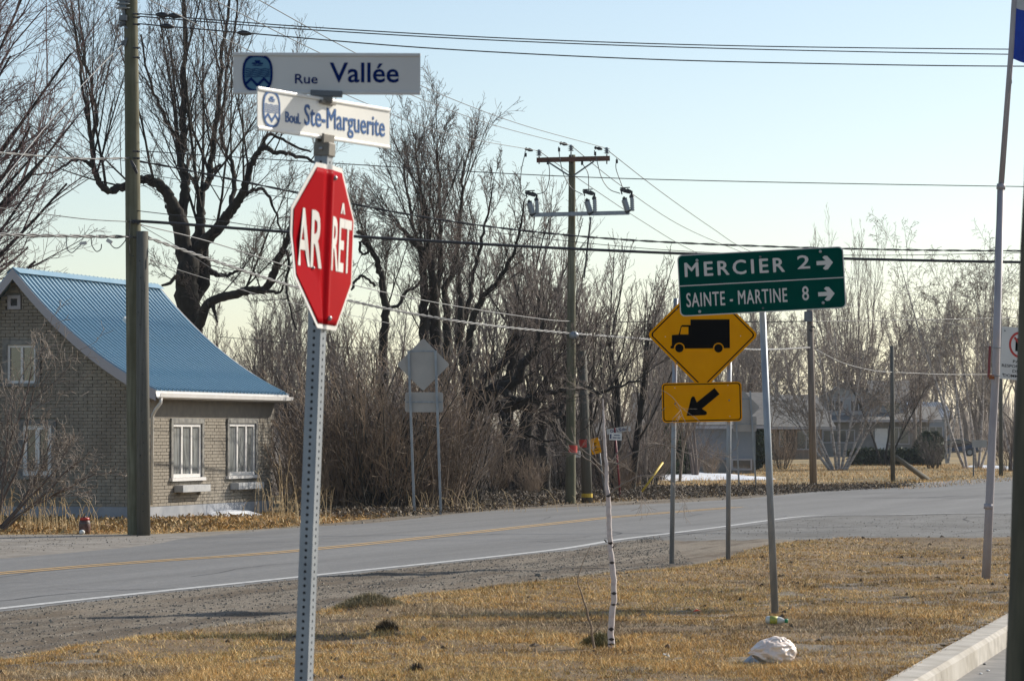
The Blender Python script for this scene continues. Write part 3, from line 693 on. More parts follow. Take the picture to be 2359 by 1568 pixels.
# --- street name blades
def logo(parent, x, z, h, m1, m2, y=-.0025, bgm=None):
    """oval town emblem: ring, flower over waves over two peaks"""
    w = h * .40
    o = MB().prism(ell(w, h * .5, 32, x, z, 2.7), y, y + .001).build('emblem_field', m2, parent)
    MB().ring(ell(w, h * .5, 32, x, z, 2.7), ell(w * .85, h * .43, 32, x, z, 2.7), y - .0012, y).build('emblem_ring', m1, parent)
    mb = MB()
    for k in range(5):
        zz = z + h * (.11 - .05 * k); up = [(x + w * (-.8 + 1.6 * i / 16), zz + h * .012 * math.sin(i * 1.1 + k)) for i in range(17)]
        for i in range(16):
            (xa, za), (xb, zb) = up[i], up[i + 1]; t = h * .011; mb.add([(xa, y - .0012, za - t), (xb, y - .0012, zb - t), (xb, y - .0012, zb + t), (xa, y - .0012, za + t)], [(0, 1, 2, 3)])
    mb.build('emblem_waves', m1, parent)
    mb = MB(); zb = z - h * .10
    pk = [(-.82, -.16), (-.42, .0), (0, -.17), (.42, .0), (.82, -.16), (.82, -.24), (.42, -.09), (0, -.27), (-.42, -.09), (-.82, -.24)]
    mb.prism([(x + w * a, zb + h * b_) for a, b_ in pk], y - .0012, y); mb.build('emblem_peaks', m1, parent)
    mb = MB()
    for dx, dz, rx, rz in ((0, .30, .10, .055), (-.2, .26, .14, .03), (.2, .26, .14, .03), (0, .21, .26, .02), (-.12, .32, .06, .03), (.12, .32, .06, .03)):
        mb.prism(ell(w * rx * 1.3, h * rz * .8, 12, x + w * dx, z + h * dz), y - .0012 - .0001 * (dx + 1), y)
    mb.build('emblem_crest', m1, parent)
BW, BH = .676, .152
def blade(name, label, center, yaw, fn, m, rib, BW=.676):
    t = thing(name, label, 'street sign', center, (0, 0, yaw))
    mb = MB().box((0, .001, 0), (BW, .004, BH - .002)); mb.build('panel', m, t)
    for s_ in (1, -1):
        b = MB().box((0, 0, s_ * (BH / 2 - .007)), (BW + .001, .011, .013)); b.build('rail', m, t, bevel=.003)
    fn(t); return t
def vallee(t):
    text('Rue', -.115, -.036, .034, .082, M['sign_ink'], t, y=-.0025, depth=.0015, bold=.010); text('Vallée', .010, -.030, .070, .250, M['sign_ink'], t, y=-.0025, depth=.0015, bold=.014)
    logo(t, -.250, 0, .137, M['sign_ink'], M['sign_teal'])
c1 = P(753, 170, D0 - .0); rv = blade('street_name_sign', 'upper white street name sign reading Rue Vallée, facing straight on', c1, R(2), vallee, M['sign_white'], 0)
def marg(t):
    text('Boul.', -.252, -.033, .036, .092, M['sign_blue'], t, y=-.0025, depth=.0015, fat=.0012); text('Ste-Marguerite', -.135, -.032, .072, .52, M['sign_blue'], t, y=-.0025, depth=.0015, fat=.0013)
    logo(t, -.338, .004, .130, M['sign_blue'], M['sign_cream'])
c2 = P(750, 274, D0); ms = blade('street_name_sign', 'lower white street name sign reading Boul. Ste-Marguerite, turned to the right', c2, R(59), marg, M['sign_cream'], 0, .84)
br = thing('sign_bracket', 'cast metal cross bracket joining the two street name signs', 'bracket', P(752, 224, D0), (0, R(2.2), 0))
mb = MB().box((0, 0, .012), (.115, .030, .022)); mb.build('upper_saddle', M['steel_dark'], br, bevel=.003)
MB().box((0, 0, -.010), (.045, .045, .022)).build('neck', M['bracket'], br, bevel=.004)
MB().box((0, 0, -.020), (.090, .026, .012), Matrix.Rotation(R(59), 3, 'Z')).build('lower_saddle', M['bracket'], br)
b2 = thing('post_cap_bracket', 'cast metal cap holding the lower street name sign on top of the post', 'bracket', P(748, 336, D0), (0, R(2.2), 0))
MB().box((0, 0, -.014), (.062, .062, .050), Mz).build('socket', M['bracket'], b2, bevel=.004)
for s_ in (1, -1): MB().box(Matrix.Rotation(R(59), 3, 'Z') @ Vector((0, s_ * .014, .024)), (.07, .010, .036), Matrix.Rotation(R(59), 3, 'Z')).build('jaw', M['bracket'], b2, bevel=.002)
for s_ in (1, -1):
    q = Mz @ Vector((s_ * .034, 0, -.014)); MB().sphere(q, .007).build('screw', M['bolt'], b2)

# ================================================================ GREEN DISTANCE SIGN
D1 = 27.7; k = D1 / F
gb = G(1787, 1427)
gp_ = thing('sign_post', 'single grey pipe post holding up the green distance sign', 'sign post', gb)
tp = P(1757, 640, D1); MB().tube([(0, 0, -.1), (tp.x - gb.x, .045, tp.z)], [.034, .030], 16).build('pipe', M['galv'], gp_, smooth=True)
gc = (P(1562, 590, D1) + P(1940, 568, D1) + P(1948, 708, D1) + P(1566, 728, D1)) / 4; gc.y -= .02
gs = thing('distance_sign', 'green distance sign reading MERCIER 2 and SAINTE-MARTINE 8 with right arrows', 'road sign', gc, (0, -R(2.9), R(-3)))
W_, H_ = 382 * k, 142 * k
MB().prism(rrect(W_, H_, .045), 0, .004).build('panel', M['sign_silver'], gs)
MB().prism(rrect(W_ - .018, H_ - .018, .040), -.0015, -.0002).build('green_field', M['sign_green'], gs)
MB().box((0, -.0022, -.003), (W_ - .02, .0012, .009)).build('divider', M['sign_silver'], gs)
text('MERCIER', -W_ / 2 + .065, .080, .125, .91, M['sign_silver'], gs, fat=.004, sp=1.3)
text('2', .355 - .02, .098, .120, .115, M['sign_silver'], gs, bold=.012)
text('SAINTE - MARTINE', -W_ / 2 + .065, -.198, .125, .92, M['sign_silver'], gs, fat=.0016, sp=1.12)
text('8', .365, -.192, .125, .058, M['sign_silver'], gs, fat=.0016)
for z in (.140, -.145):
    a = [(-.075, -.019), (.01, -.019), (-.02, -.05), (.0, -.065), (.025, -.062), (.075, 0), (.025, .062), (.0, .065), (-.02, .05), (.01, .019), (-.075, .019)]
    MB().prism([(.585 + x, z + q) for x, q in a], -.0035, -.0018).build('arrow', M['sign_silver'], gs)
for x in (-.58, .0, .55):
    for z in (.225, -.245):
        MB().sphere((x, -.008, z + (.02 if x == .55 else 0)), (.014, .009, .014) if x else (.011, .006, .011), 10, 6).build('bolt', M['bolt'] if x else M['steel_dark'], gs, smooth=True)
for z in (.14, -.16): MB().box((0, .022, z), (.16, .03, .03)).build('clamp', M['galv'], gs)

# ================================================================ YELLOW TRUCK SIGN
D2 = 39.1; k = D2 / F
def post(name, label, u0, v0, u1, v1, d, r, m='galv', group=None, sq=False):
    g = P(u0, v0, d); g.z = 0; t = P(u1, v1, d); o = thing(name, label, 'sign post', g, group=group)
    mb = MB()
    if sq: mb.bar((0, 0, -.1), (t.x - g.x, 0, t.z), r * 2, r * 2)
    else: mb.tube([(0, 0, -.1), (t.x - g.x, 0, t.z)], r, 10)
    mb.build('pipe', M[m], o, smooth=not sq); return o
post('sign_post', 'left grey post of the yellow truck sign', 1547, 1302, 1557, 687, D2 + .06, .031)
post('sign_post', 'right grey post of the yellow truck sign', 1677, 1302, 1681, 700, D2 + .06, .031)
ys = thing('warning_sign', 'yellow diamond warning sign with a black truck', 'road sign', P(1619, 771, D2), (0, R(.2), 0))
hd = 125 * k + .012
MB().prism(diamond(hd + .008, .06), 0, .004).build('panel', M['sign_yellow'], ys)
MB().ring(diamond(hd - .030, .05), diamond(hd - .052, .042), -.0022, -.0006).build('border', M['sign_black'], ys)
def S2(u, v): return ((u - 1619) * k, (771 - v) * k)
zz = lambda x, y: S2((1850 + x / 2.613) / 1.275, (700 + y / 2.613) / 1.275)
body = [(465, 622), (765, 620), (768, 840), (722, 842), (430, 845), (312, 845), (312, 826), (322, 826), (322, 742), (374, 738), (392, 672), (404, 665), (465, 665)]
MB().prism([zz(*q) for q in body], -.0040, -.0022).build('truck_symbol', M['sign_black'], ys)
MB().prism([zz(*q) for q in [(386, 737), (449, 737), (449, 679), (400, 679), (394, 690)]], -.0046, -.0041).build('truck_window', M['sign_yellow'], ys)
for cx in (380, 680):
    q = zz(cx, 842); MB().prism(ell(.0535 * 1.3, .0535 * 1.3, 24, *q), -.0050, -.0047).build('wheel_arch', M['sign_yellow'], ys)
    MB().prism(ell(.041 * 1.35, .041 * 1.35, 24, *q), -.0060, -.0052).build('wheel', M['sign_black'], ys)
for q in ((357, 547), (362, 958), (770, 955), (850, 748), (272, 755)):
    a = zz(*q); MB().sphere((a[0], -.004, a[1]), .010 if q[0] < 800 and q[0] > 300 else .006, 8, 5).build('bolt', M['steel_dark'] if 300 < q[0] < 800 else M['sign_silver'], ys)
ar = thing('arrow_sign', 'yellow rectangular sign with a black arrow pointing down left', 'road sign', P(1617, 926, D2 - .01), (0, -R(1.2), 0))
w2, h2 = 184 * k, 91 * k
MB().prism(rrect(w2, h2, .05), 0, .004).build('panel', M['sign_yellow'], ar)
MB().ring(rrect(w2 - .030, h2 - .030, .040), rrect(w2 - .055, h2 - .055, .032), -.0022, -.0004).build('border', M['sign_black'], ar)
def A2(x, y): u = (1850 + x / 2.613) / 1.275; v = (700 + y / 2.613) / 1.275; return ((u - 1617) * k, (926 - v) * k - .0)
MB().prism([A2(*q) for q in [(433, 1358), (470, 1225), (482, 1209), (497, 1213), (514, 1256), (652, 1149), (690, 1197), (552, 1306), (588, 1330), (590, 1346), (577, 1355)]], -.0036, -.0018).build('arrow', M['sign_black'], ar)
for q in ((347, 1142), (348, 1262), (755, 1130), (763, 1246), (357, 1383), (765, 1368)):
    a = A2(*q); big = q[1] in (1262, 1246); MB().sphere((a[0], -.004, a[1]), .011 if big else .006, 8, 5).build('bolt', M['steel_dark'] if big else M['sign_silver'], ar)

# ================================================================ SIGNS SEEN FROM BEHIND
def back_sign(d, posts, dc, hd_, rc, rw, rh, where):
    k = d / F
    for i, (u0, v0, u1, v1) in enumerate(posts):
        post('sign_post', ('left' if i == 0 else 'right') + ' steel post of the sign backs ' + where, u0, v0, u1, v1, d, .026, 'galv', sq=True)
    c = P(*dc, d + .04); t = thing('diamond_sign', 'grey back of a diamond road sign ' + where, 'road sign', c)
    MB().prism(diamond(hd_ * k, .05), 0, .004).build('panel', M['alu'], t)
    MB().box((0, -.012, .5 * hd_ * k), (64 * k if d < 80 else 36 * k, .02, .03)).build('rail', M['galv'], t)
    c = P(*rc, d + .05); t = thing('plate_sign', 'grey plate under the diamond sign ' + where, 'road sign', c)
    MB().prism(rrect(rw * k, rh * k, .05), 0, .004).build('panel', M['alu'], t)
    MB().box((0, -.012, 0), (rw * k - .05, .02, .03)).build('rail', M['galv'], t)
back_sign(64.2, [(955, 1185, 941, 808), (1016, 1183, 1003, 808)], (975, 839.5), 61, (977, 926), 88, 46, 'beside the brush across the road')
back_sign(98.5, [(1703, 1127, 1692, 880), (1742, 1122, 1728, 900)], (1712, 938), 39, (1716, 976), 54, 35, 'far behind the yellow signs')

# ================================================================ FLAG POLE WITH PARKING SIGN, NEAR POST
D3 = 34.5; k = D3 / F
fb = P(2270, 1343, D3); fb.z = .02
fp = thing('flag_pole', 'tall leaning grey steel flag pole standing in the grass', 'flag pole', fb)
def FPt(u, v, dy=0): p = P(u, v, D3 + dy) - fb; return p
MB().tube([(0, 0, -.1), FPt(2280, 1150), FPt(2286, 1000), FPt(2294, 860), FPt(2306, 430)], [.052, .048, .046, .045, .043], 14).build('lower_pipe', M['pipe'], fp, smooth=True)
MB().tube([FPt(2306, 430), FPt(2330, 110), FPt(2342, -100), FPt(2356, -330)], [.034, .032, .028, .022], 14).build('upper_pipe', M['pipe'], fp, smooth=True)
MB().tube([FPt(2305.5, 436), FPt(2306.5, 424)], [.052, .050], 14).build('collar', M['pipe'], fp, smooth=True)
MB().tube([FPt(2277, 1172), FPt(2278, 1160)], [.056, .054], 14).build('collar', M['pipe'], fp, smooth=True)
MB().sphere(FPt(2356.5, -334), .05).build('ball_top', M['pipe'], fp, smooth=True)
MB().tube([FPt(2326, 150, -.05), FPt(2331, 190, -.05), FPt(2322, 215, -.05), FPt(2300, 430, -.06), FPt(2283, 760, -.07), FPt(2286, 860, -.07)], .004, 5).build('halyard', M['wire_pale'], fp)
MB().box(FPt(2284, 868, -.05), (.06, .02, .05)).build('cleat', M['rust'], fp)
for i, v in enumerate((800, 865)):
    MB().tube([FPt(2285, v, -.055), FPt(2315, v + 1, -.05)], .007, 6).build('sign_strap', M['galv'], fp)
flag = thing('flag', 'blue and white flag hanging limp at the top of the flag pole', 'flag', P(2334, -38, D3))
fw, fh, nx_, nz_ = 1.0, 1.35, 30, 30
def fpt(i, j, off=0):
    s_ = i / nx_; z = (.5 - j / nz_) * fh; x = s_ * .62 + .012
    y = .10 * math.sin(s_ * 15 + z * 1.1) * s_ ** .5 + off
    ztop = -.28 * s_ ** 1.3 * (1 + .1 * math.sin(j * .7)); return (x - (z + .2) * .0 + .055 * z, y, z + ztop - .19)
for nm, cond, m in (('blue_cloth', lambda i, j: not (13 <= i < 18 or 13 <= j < 17), 'flag_blue'), ('white_cross', lambda i, j: 13 <= i < 18 or 13 <= j < 17, 'flag_white')):
    mb = MB(); mb.v = [fpt(i, j) for i in range(nx_ + 1) for j in range(nz_ + 1)]; w1 = nz_ + 1
    mb.f = [(i * w1 + j, i * w1 + j + 1, (i + 1) * w1 + j + 1, (i + 1) * w1 + j) for i in range(nx_) for j in range(nz_) if cond(i, j) and i > 0]
    mb.build(nm, M[m], flag, smooth=True)
mb = MB(); mb.tube([tuple(a + b for a, b in zip(fpt(0, j), (0, 0, 0))) for j in range(nz_ + 1)], .014, 6); mb.build('hoist_sleeve', M['flag_white'], flag)
ps = thing('no_parking_sign', 'white no parking sign with red ring strapped to the flag pole', 'parking sign', P(2346, 815, D3 - .12), (0, R(3.5), R(26)))
pw_, ph_ = .47, 120 * k
MB().prism([(-pw_ / 2, -ph_ / 2), (pw_ / 2, -ph_ / 2), (pw_ / 2, ph_ / 2), (-pw_ / 2, ph_ / 2)], 0, .012).build('panel', M['sign_white'], ps)
MB().ring(ell(.150, .150, 36, .015, .105), ell(.122, .122, 36, .015, .105), -.0022, -.0006).build('red_ring', M['band_red'], ps)
text('P', -.045, .035, .14, .11, M['sign_black'], ps, bold=.03, y=-.0015, depth=.001)
q = .10 * .7071; MB().prism([(.015 - q - .018, .105 + q), (.015 - q, .105 + q + .018), (.015 + q + .018, .105 - q), (.015 + q, .105 - q - .018)], -.0038, -.0024).build('red_slash', M['band_red'], ps)
for i, (t_, w_) in enumerate((('PAS', .12), ('RESPONSABLE', .42), ('DES', .12), ('DOMMAGES', .36))):
    text(t_, 0.0 + (-.01), -.105 - .055 * i, .032, w_, M['sign_black'], ps, bold=.006, y=-.0015, depth=.001, anchor='c')
for x, z in ((-.20, .25), (-.20, -.24), (.20, .25), (.20, -.24)): MB().sphere((x, -.003, z), .008).build('bolt', M['steel_dark'], ps)
rs = thing('red_plate', 'dark red metal plate strapped edge on behind the flag pole', 'plate', P(2279, 833, D3 + .10), (0, R(4.5), R(-60)))
MB().box((0, 0, 0), (.03, .012, ph_ * .6)).build('panel', M['plate_red'], rs)
# a second flag farther right: it stands outside the frame and throws its shadow across the lawn
def subtree(o): return [o] + [q for c_ in o.children for q in subtree(c_)]
f2 = copy_tree(fp, loc=fb + Vector((2.55, -.6, 0)), label='second leaning grey flag pole standing right of the frame'); f3 = copy_tree(flag, loc=Vector(flag.location) + Vector((2.55, -.6, -.3)), scale=(2.4, 1.6, 1.1), label='second blue and white flag hanging right of the frame')
nb = thing('wooden_post', 'thick dark weathered wooden post close by at the right edge', 'post', (0, 0, 0))
d4 = 9.0; a_, b_ = P(2308, 1568, d4), P(2360, 250, d4); rr_ = .155
ax = (b_ - a_).normalized(); lo = a_ + ax * ((0 - a_.z) / ax.z) ; hi = a_ + ax * ((4.3 - a_.z) / ax.z)
nb.location = (lo.x + rr_, d4, 0); ORG[nb.name] = Vector(nb.location)
pts = []; rad = []
for i in range(24):
    t = i / 23; p = Vector((lerp(0, hi.x - lo.x, t), 0, lerp(-.4, 4.3, t))); pts.append(p); rad.append(rr_ * (1.0 + .012 * math.sin(i * 2.1)))
MB().tube(pts, rad, 28).build('trunk', M['near_pole'], nb, smooth=True)

# ================================================================ UTILITY POLES
DL = 51.0
lb = P(318, 1230, DL); lb.z = 0
lp = thing('utility_pole', 'tall round weathered utility pole in front of the brick house', 'utility pole', lb)
def LP(u, v, dy=0): return P(u, v, DL + dy) - lb
def pole_pts(f, a, b, n=14): return [f(lerp(a[0], b[0], i / n), lerp(a[1], b[1], i / n)) for i in range(n + 1)]
MB().tube([LP(314, 1245, .1)] + pole_pts(lambda u, v: LP(u, v, .1), (314, 1230), (300, -120)), [.150] * 1 + [lerp(.150, .112, i / 14) for i in range(15)], 20).build('shaft', M['pole'], lp, smooth=True)
sb = P(331, 1230, DL - .2); sb.z = 0
sp = thing('stub_pole', 'shorter grey stub pole bolted against the tall utility pole', 'utility pole', sb)
MB().tube([(0, 0, -.1), P(329, 880, DL - .2) - sb, P(328, 533, DL - .2) - sb], [.115, .108, .100], 18).build('shaft', M['stub'], sp, smooth=True)
rr = random.Random(3)
for i in range(16):
    v = 600 + 38 * i; p = P(322 + rr.uniform(-4, 12), v + rr.uniform(-8, 8), DL - .31) - sb; MB().sphere(p, .010, 8, 5).build('bolt', M['black'], sp)
def insul(mb, c, n=3, r=.05, h=.05, ax=Vector((0, 0, 1))):
    for j in range(n):
        p = Vector(c) + ax * h * (j - n / 2); mb.tube([p, p + ax * h * .35, p + ax * h * .5, p + ax * h], [r * .5, r, r * .45, r * .45], 10)
mb = MB(); insul(mb, LP(283, 8), 3, .14, .07); insul(mb, LP(286, -20), 3, .12, .07); mb.build('pin_insulator', M['porcelain'], lp, smooth=True)
mb = MB(); mb.bar(LP(300, 2), LP(280, 12), .04, .04); mb.bar(LP(284, 14), LP(286, 42), .05, .05); mb.box(LP(284, 42, -.05), (.13, .1, .09)); mb.tube([LP(282, 44), LP(284, 54), LP(276, 62)], [.045, .05, .02], 8); mb.bar(LP(294, 66), LP(276, 52), .03, .03)
mb.build('bracket', M['steel_dark'], lp)
mb = MB(); mb.bar(LP(292, 88), LP(287, 106), .04, .05); mb.bar(LP(292, 92), LP(280, 100), .08, .04); mb.tube([LP(288, 96), LP(272, 112)], .022, 8); mb.build('guy_clamp', M['steel_dark'], lp)
mb = MB(); mb.tube([LP(302, 370, -.13), LP(309, 385, -.16), LP(316, 400, -.14)], [.02, .035, .02], 8); mb.build('splice_case', M['black'], lp)
for v in (32, 40, 56, 110, 132, 348, 364, 512, 546):
    f = 1 if v not in (110, 132) else 1; mb = MB(); mb.tube([LP(306, v, -.1), LP(322, v + 1, -.05)], .014, 6); mb.sphere(LP(318, v + 1, -.06), .022, 8, 5); mb.build('bolt', M['black'], lp)
mb = MB()
for a, b, q in ((296, 700, 0), (297, 540, 1)): pass
mb.tube([LP(300, 505, -.14), LP(297, 545, -.16), LP(299, 588, -.15), LP(309, 590, -.17)], .008, 6); mb.build('ground_wire', M['wire'], lp)

DC = 74.0
cb = P(1314, 1160, DC); cb.z = 0
cp = thing('utility_pole', 'centre utility pole with crossarms and three switches at its top', 'utility pole', cb)
def CP(u, v, dy=0): return P(u, v, DC + dy) - cb
MB().tube([CP(1314, 1175)] + pole_pts(CP, (1314, 1160), (1318, 357)), [.128] + [lerp(.128, .080, i / 14) for i in range(15)], 18).build('shaft', M['pole'], cp, smooth=True)
MB().bar(CP(1236, 369, -.14), CP(1405, 365, -.14), .10, .115).build('crossarm', M['crossarm'], cp)
MB().bar(CP(1229, 495, -.17), CP(1450, 490, -.17), .11, .095).build('crossarm', M['galv'], cp)
for s_ in ((1265, 375), (1368, 372)): MB().bar(CP(s_[0], s_[1], -.20), CP(1310 if s_[0] < 1300 else 1322, 404, -.14), .03, .035).build('brace', M['steel_dark'], cp)
for u, v in ((1242, 352), (1315.5, 341), (1398, 347)):
    o = MB(); insul(o, CP(u, v, -.14), 3, .085, .05); o = o.build('pin_insulator', M['porcelain'], cp, smooth=True)
    MB().tube([CP(u, v + 8, -.14), CP(u, 378 if u != 1315.5 else 362, -.14)], .016, 6).build('insulator_pin', M['steel_dark'], cp)
for u, v in ((1218, 344), (1298, 330.5), (1378, 341)):
    o = MB(); a, b = CP(u - 9, v - 1, -.15), CP(u + 10, v + 3, -.15); ax_ = (b - a).normalized(); o.tube([a, a + ax_ * .04, a + ax_ * .05, a + ax_ * .10, lerp(a, b, .55), b - ax_ * .03, b], [.02, .05, .025, .042, .045, .03, .02], 10)
    o.build('strain_insulator', M['black'], cp, smooth=True)
def switch(u, v):
    """cut-out switch standing on the lower arm; (u, v) is its foot"""
    q = lambda x, y, dy=0: CP(u + x, v + y, -.2 + dy)
    sw = MB()
    for (x0, y0), (x1, y1), r_ in (((-9, -2), (-17, -28), .085), ((2, -2), (1, -34), .060)):
        a, b = q(x0, y0), q(x1, y1); L_ = (b - a); n_ = 7; pts_, rad_ = [], []
        for j in range(n_ * 2 + 1): pts_.append(a + L_ * j / (n_ * 2)); rad_.append(r_ if j % 2 else r_ * .72)
        sw.tube(pts_, rad_, 10)
    o = sw.build('switch', M['porcelain'], cp, smooth=True)
    fr = MB(); fr.bar(q(-16, -30), q(-20, -31), .12, .09); fr.bar(q(-22, -40), q(-25, -52), .03, .03); fr.bar(q(-25, -52), q(-6, -46), .09, .09); fr.bar(q(-12, -50), q(-2, -45), .12, .09)
    fr.bar(q(0, -32), q(0, -48), .05, .05); fr.sphere(q(0, -35), .06, 8, 6); fr.tube([q(-26, -50), q(-26, -55), q(-4, -56)], .014, 6); fr.bar(q(-14, 2), q(-4, -6), .06, .10); fr.box(q(-16, -29), (.11, .1, .07))
    fr.build('switch_frame', M['black'], o)
for u, v in ((1236, 495), (1369, 492), (1455, 488)): switch(u, v)
def jw(pts, r=.011): 
    a = [Vector((p[0], p[1])) for p in pts]; sm = smooth_line(a, 5); MB().tube([CP(p.x, p.y, -.24) for p in sm], r, 5).build('jumper_wire', M['wire_grey'], cp, smooth=True)
jw([(1210, 348), (1208, 360), (1201, 392), (1199, 430), (1203, 446), (1212, 452)]); jw([(1264, 378), (1266, 398), (1263, 425), (1254, 442), (1238, 447)])
jw([(1287, 338), (1289, 360), (1297, 398), (1315, 432), (1342, 448)]); jw([(1342, 378), (1354, 398), (1356, 425), (1356, 446)])
jw([(1369, 346), (1375, 370), (1386, 410), (1404, 436), (1429, 446)]); jw([(1421, 364), (1419, 388), (1430, 420), (1438, 444)])
for u, v in ((1211, 357), (1262, 375), (1288, 345), (1341, 376), (1371, 354), (1421, 372)): MB().box(CP(u, v, -.24), (.055, .05, .09)).build('wire_clamp', M['black'], cp)
mb = MB(); mb.tube([CP(1360, 500, -.2), CP(1360, 512, -.2)], [.035, .02], 8); mb.tube([CP(1360, 512, -.2), CP(1352, 580, .3), CP(1346, 640, .8)], [.024, .024, .016], 8); mb.build('guy_insulator', M['steel_dark'], cp)
MB().tube([CP(1317, 1042), CP(1317.3, 1025)], .136, 18).build('red_band', M['band_red'], cp)
lamp = MB(); lamp.sphere(CP(1322, 772, -.2), (.12, .12, .10), 12, 8); lamp.build('street_lamp', M['porcelain'], cp, smooth=True)
MB().bar(CP(1326, 775), CP(1348, 774, -.3), .03, .03).build('lamp_arm', M['black'], cp)
s2 = P(1353, 1155, 75.2); s2.z = 0
c2p = thing('stub_pole', 'short grey pole standing right behind the centre utility pole', 'utility pole', s2)
MB().tube([(0, 0, -.1), P(1347, 980, 75.2) - s2, P(1341, 808, 75.2) - s2], [.135, .125, .105], 16).build('shaft', M['stub'], c2p, smooth=True)
q = P(1352, 1136, 75.2) - s2; q2 = P(1352, 1145, 75.2) - s2; MB().tube([q2, q], .142, 16).build('yellow_band', M['yellow_guard'], c2p)
q = P(1346, 1012, 75.2) - s2; q2 = P(1346.5, 1030, 75.2) - s2; MB().tube([q2, q], .134, 16).build('red_band', M['band_red'], c2p)
for (u0, v0, u1, v1, d, r, lab, m) in ((1874, 1117, 1864, 640, 101, .125, 'brown utility pole with a grey box, rising behind the green sign', 'far_pole'),
                                     (2057, 1109, 2055, 796, 109, .085, 'bare slender pole without wires braced by a leaning log', 'stub'),
                                     (2306, 1090, 2305, 720, 124, .085, 'thin pale pole just right of the flag pole', 'stub')):
    b = P(u0, v0, d); b.z = 0; t = thing('utility_pole', lab, 'utility pole', b); tt = P(u1, v1, d) - b
    MB().tube([(0, 0, -.1), tt * .5, tt], [r, r * .92, r * .82], 14).build('shaft', M[m], t, smooth=True)
    if d == 101:
        MB().box(P(1862, 729, d - .2) - b, (.26, .22, .34)).build('pole_box', M['steel_dark'], t)
        mb = MB(); mb.bar(P(1868, 752, d - .1) - b, P(1878, 754, d - .1) - b, .06, .05); mb.bar(P(1864, 760, d - .1) - b, P(1872, 762, d - .1) - b, .05, .05); mb.build('bracket', M['black'], t)
b = P(2143, 1103, 112); b.z = 0
bl = thing('brace_log', 'leaning log that props the bare slender pole', 'prop', b); MB().tube([(0, 0, -.05), P(2063, 1052, 109.2) - b], [.11, .085], 12).build('log', M['stub'], bl, smooth=True)

# ================================================================ WIRES
NW = [0]
def wire(label, pts, r=.010, m='wire', twist=False, cat='power line', sub=8):
    """pts: (u, v, distance) along the wire, strung as a smooth curve in space"""
    W3 = [P(*p) for p in pts]
    q = [2 * W3[0] - W3[1]] + W3 + [2 * W3[-1] - W3[-2]]; out = []
    for i in range(1, len(q) - 2):
        for k in range(sub):
            t = k / sub; a, b, c, d = q[i - 1], q[i], q[i + 1], q[i + 2]
            out.append(.5 * ((2 * b) + (c - a) * t + (2 * a - 5 * b + 4 * c - d) * t * t + (3 * b - a - 3 * c + d) * t ** 3))
    out.append(W3[-1]); o0 = out[0]; mb = MB()
    if twist:
        L = [0]
        for a, b in zip(out, out[1:]): L.append(L[-1] + (b - a).length)
        n = int(L[-1] / .09); ps_ = [[], []]; j = 0
        for i in range(n + 1):
            s_ = L[-1] * i / n
            while j < len(L) - 2 and L[j + 1] < s_: j += 1
            p = lerp(out[j], out[j + 1], (s_ - L[j]) / (L[j + 1] - L[j] + 1e-9)); ph = s_ * 2 * math.pi / .8
            for e in (0, 1): ps_[e].append(p + Vector((0, math.sin(ph + e * math.pi), math.cos(ph + e * math.pi))) * r * 1.1 - o0)
        for e in ps_: mb.tube(e, r, 4, caps=False)
    else: mb.tube([p - o0 for p in out], r, 6)
    o = mb.build('power_line' if cat == 'power line' else 'cable', M[m], None, smooth=True); o.location = o0; ORG[o.name] = o0
    return tag(o, label, cat)
A = 51
w = wire('topmost dark wire running right from the tall left pole', [(318, 32, A), (700, 62, 52), (1180, 89, 53.5), (1700, 106, 55), (2359, 114, 56.5), (2700, 112, 57.5)], .010)
w = wire('second dark wire from the top, running just under the topmost one', [(318, 38, A), (700, 68, 52), (1180, 95, 53.5), (1700, 113, 55), (2359, 126, 56.5), (2700, 126, 57.5)], .010)
w = wire('third dark wire from the top running right from the tall left pole', [(318, 55, A), (560, 76, 51.5), (1000, 112, 53), (1500, 137, 54.5), (2000, 149, 55.5), (2359, 153, 56.5), (2700, 152, 57.5)], .011)
def wire_parts(lbls): pass
for u, v, d in ((375, 35, 51.2), (403, 37, 51.2), (385, 61, 51.2), (563, 77, 51.6)):
    o = MB().tube([(-.12, 0, .01), (-.03, 0, .005), (.03, 0, 0), (.12, 0, -.012)], [.02, .05, .045, .02], 8).build('wire_insulator', M['black'], None, smooth=True); o.location = P(u, v, d)
    tag(o, {375: 'left one of the two small insulators on the topmost wires near the left pole', 403: 'right one of the two small insulators on the topmost wires near the left pole', 385: 'small insulator on the third wire nearest the left pole', 563: 'small block hanging on the third wire above the upper street sign'}[u], 'insulator')
wire('single thin wire crossing the sky at the height of the crossarm braces', [(325, 348, A), (700, 372, 52), (1250, 404, 54), (1700, 418, 55), (2359, 430, 56.5), (2700, 434, 57.5)], .008, 'wire')
wire('dark wavy twin wire just above the thick black cable', [(322, 372, A), (430, 392, 51.3), (700, 447, 52), (1000, 504, 53), (1300, 541, 54), (1600, 561, 55), (2000, 574, 56), (2359, 578, 56.6), (2700, 578, 57.5)], .010, 'wire', True)
wire('thin wire between the wavy wire and the thick black cable', [(330, 400, A), (850, 488, 52.6), (1200, 543, 54), (1600, 580, 55), (2000, 588, 56), (2359, 582, 56.8), (2700, 574, 57.5)], .006, 'wire')
wire('thick black cable crossing the whole street behind the stop sign', [(305, 514, A), (345, 511, 51), (700, 537, 52), (1180, 566, 53.5), (1600, 585, 55), (2000, 597, 56), (2359, 604, 56.6), (2700, 607, 57.5)], .027, 'wire')
wire('thin dark wire just above the thick cable left of the stop sign', [(312, 485, A), (480, 505, 51.4), (660, 529, 52), (1000, 556, 53.2)], .007, 'wire')
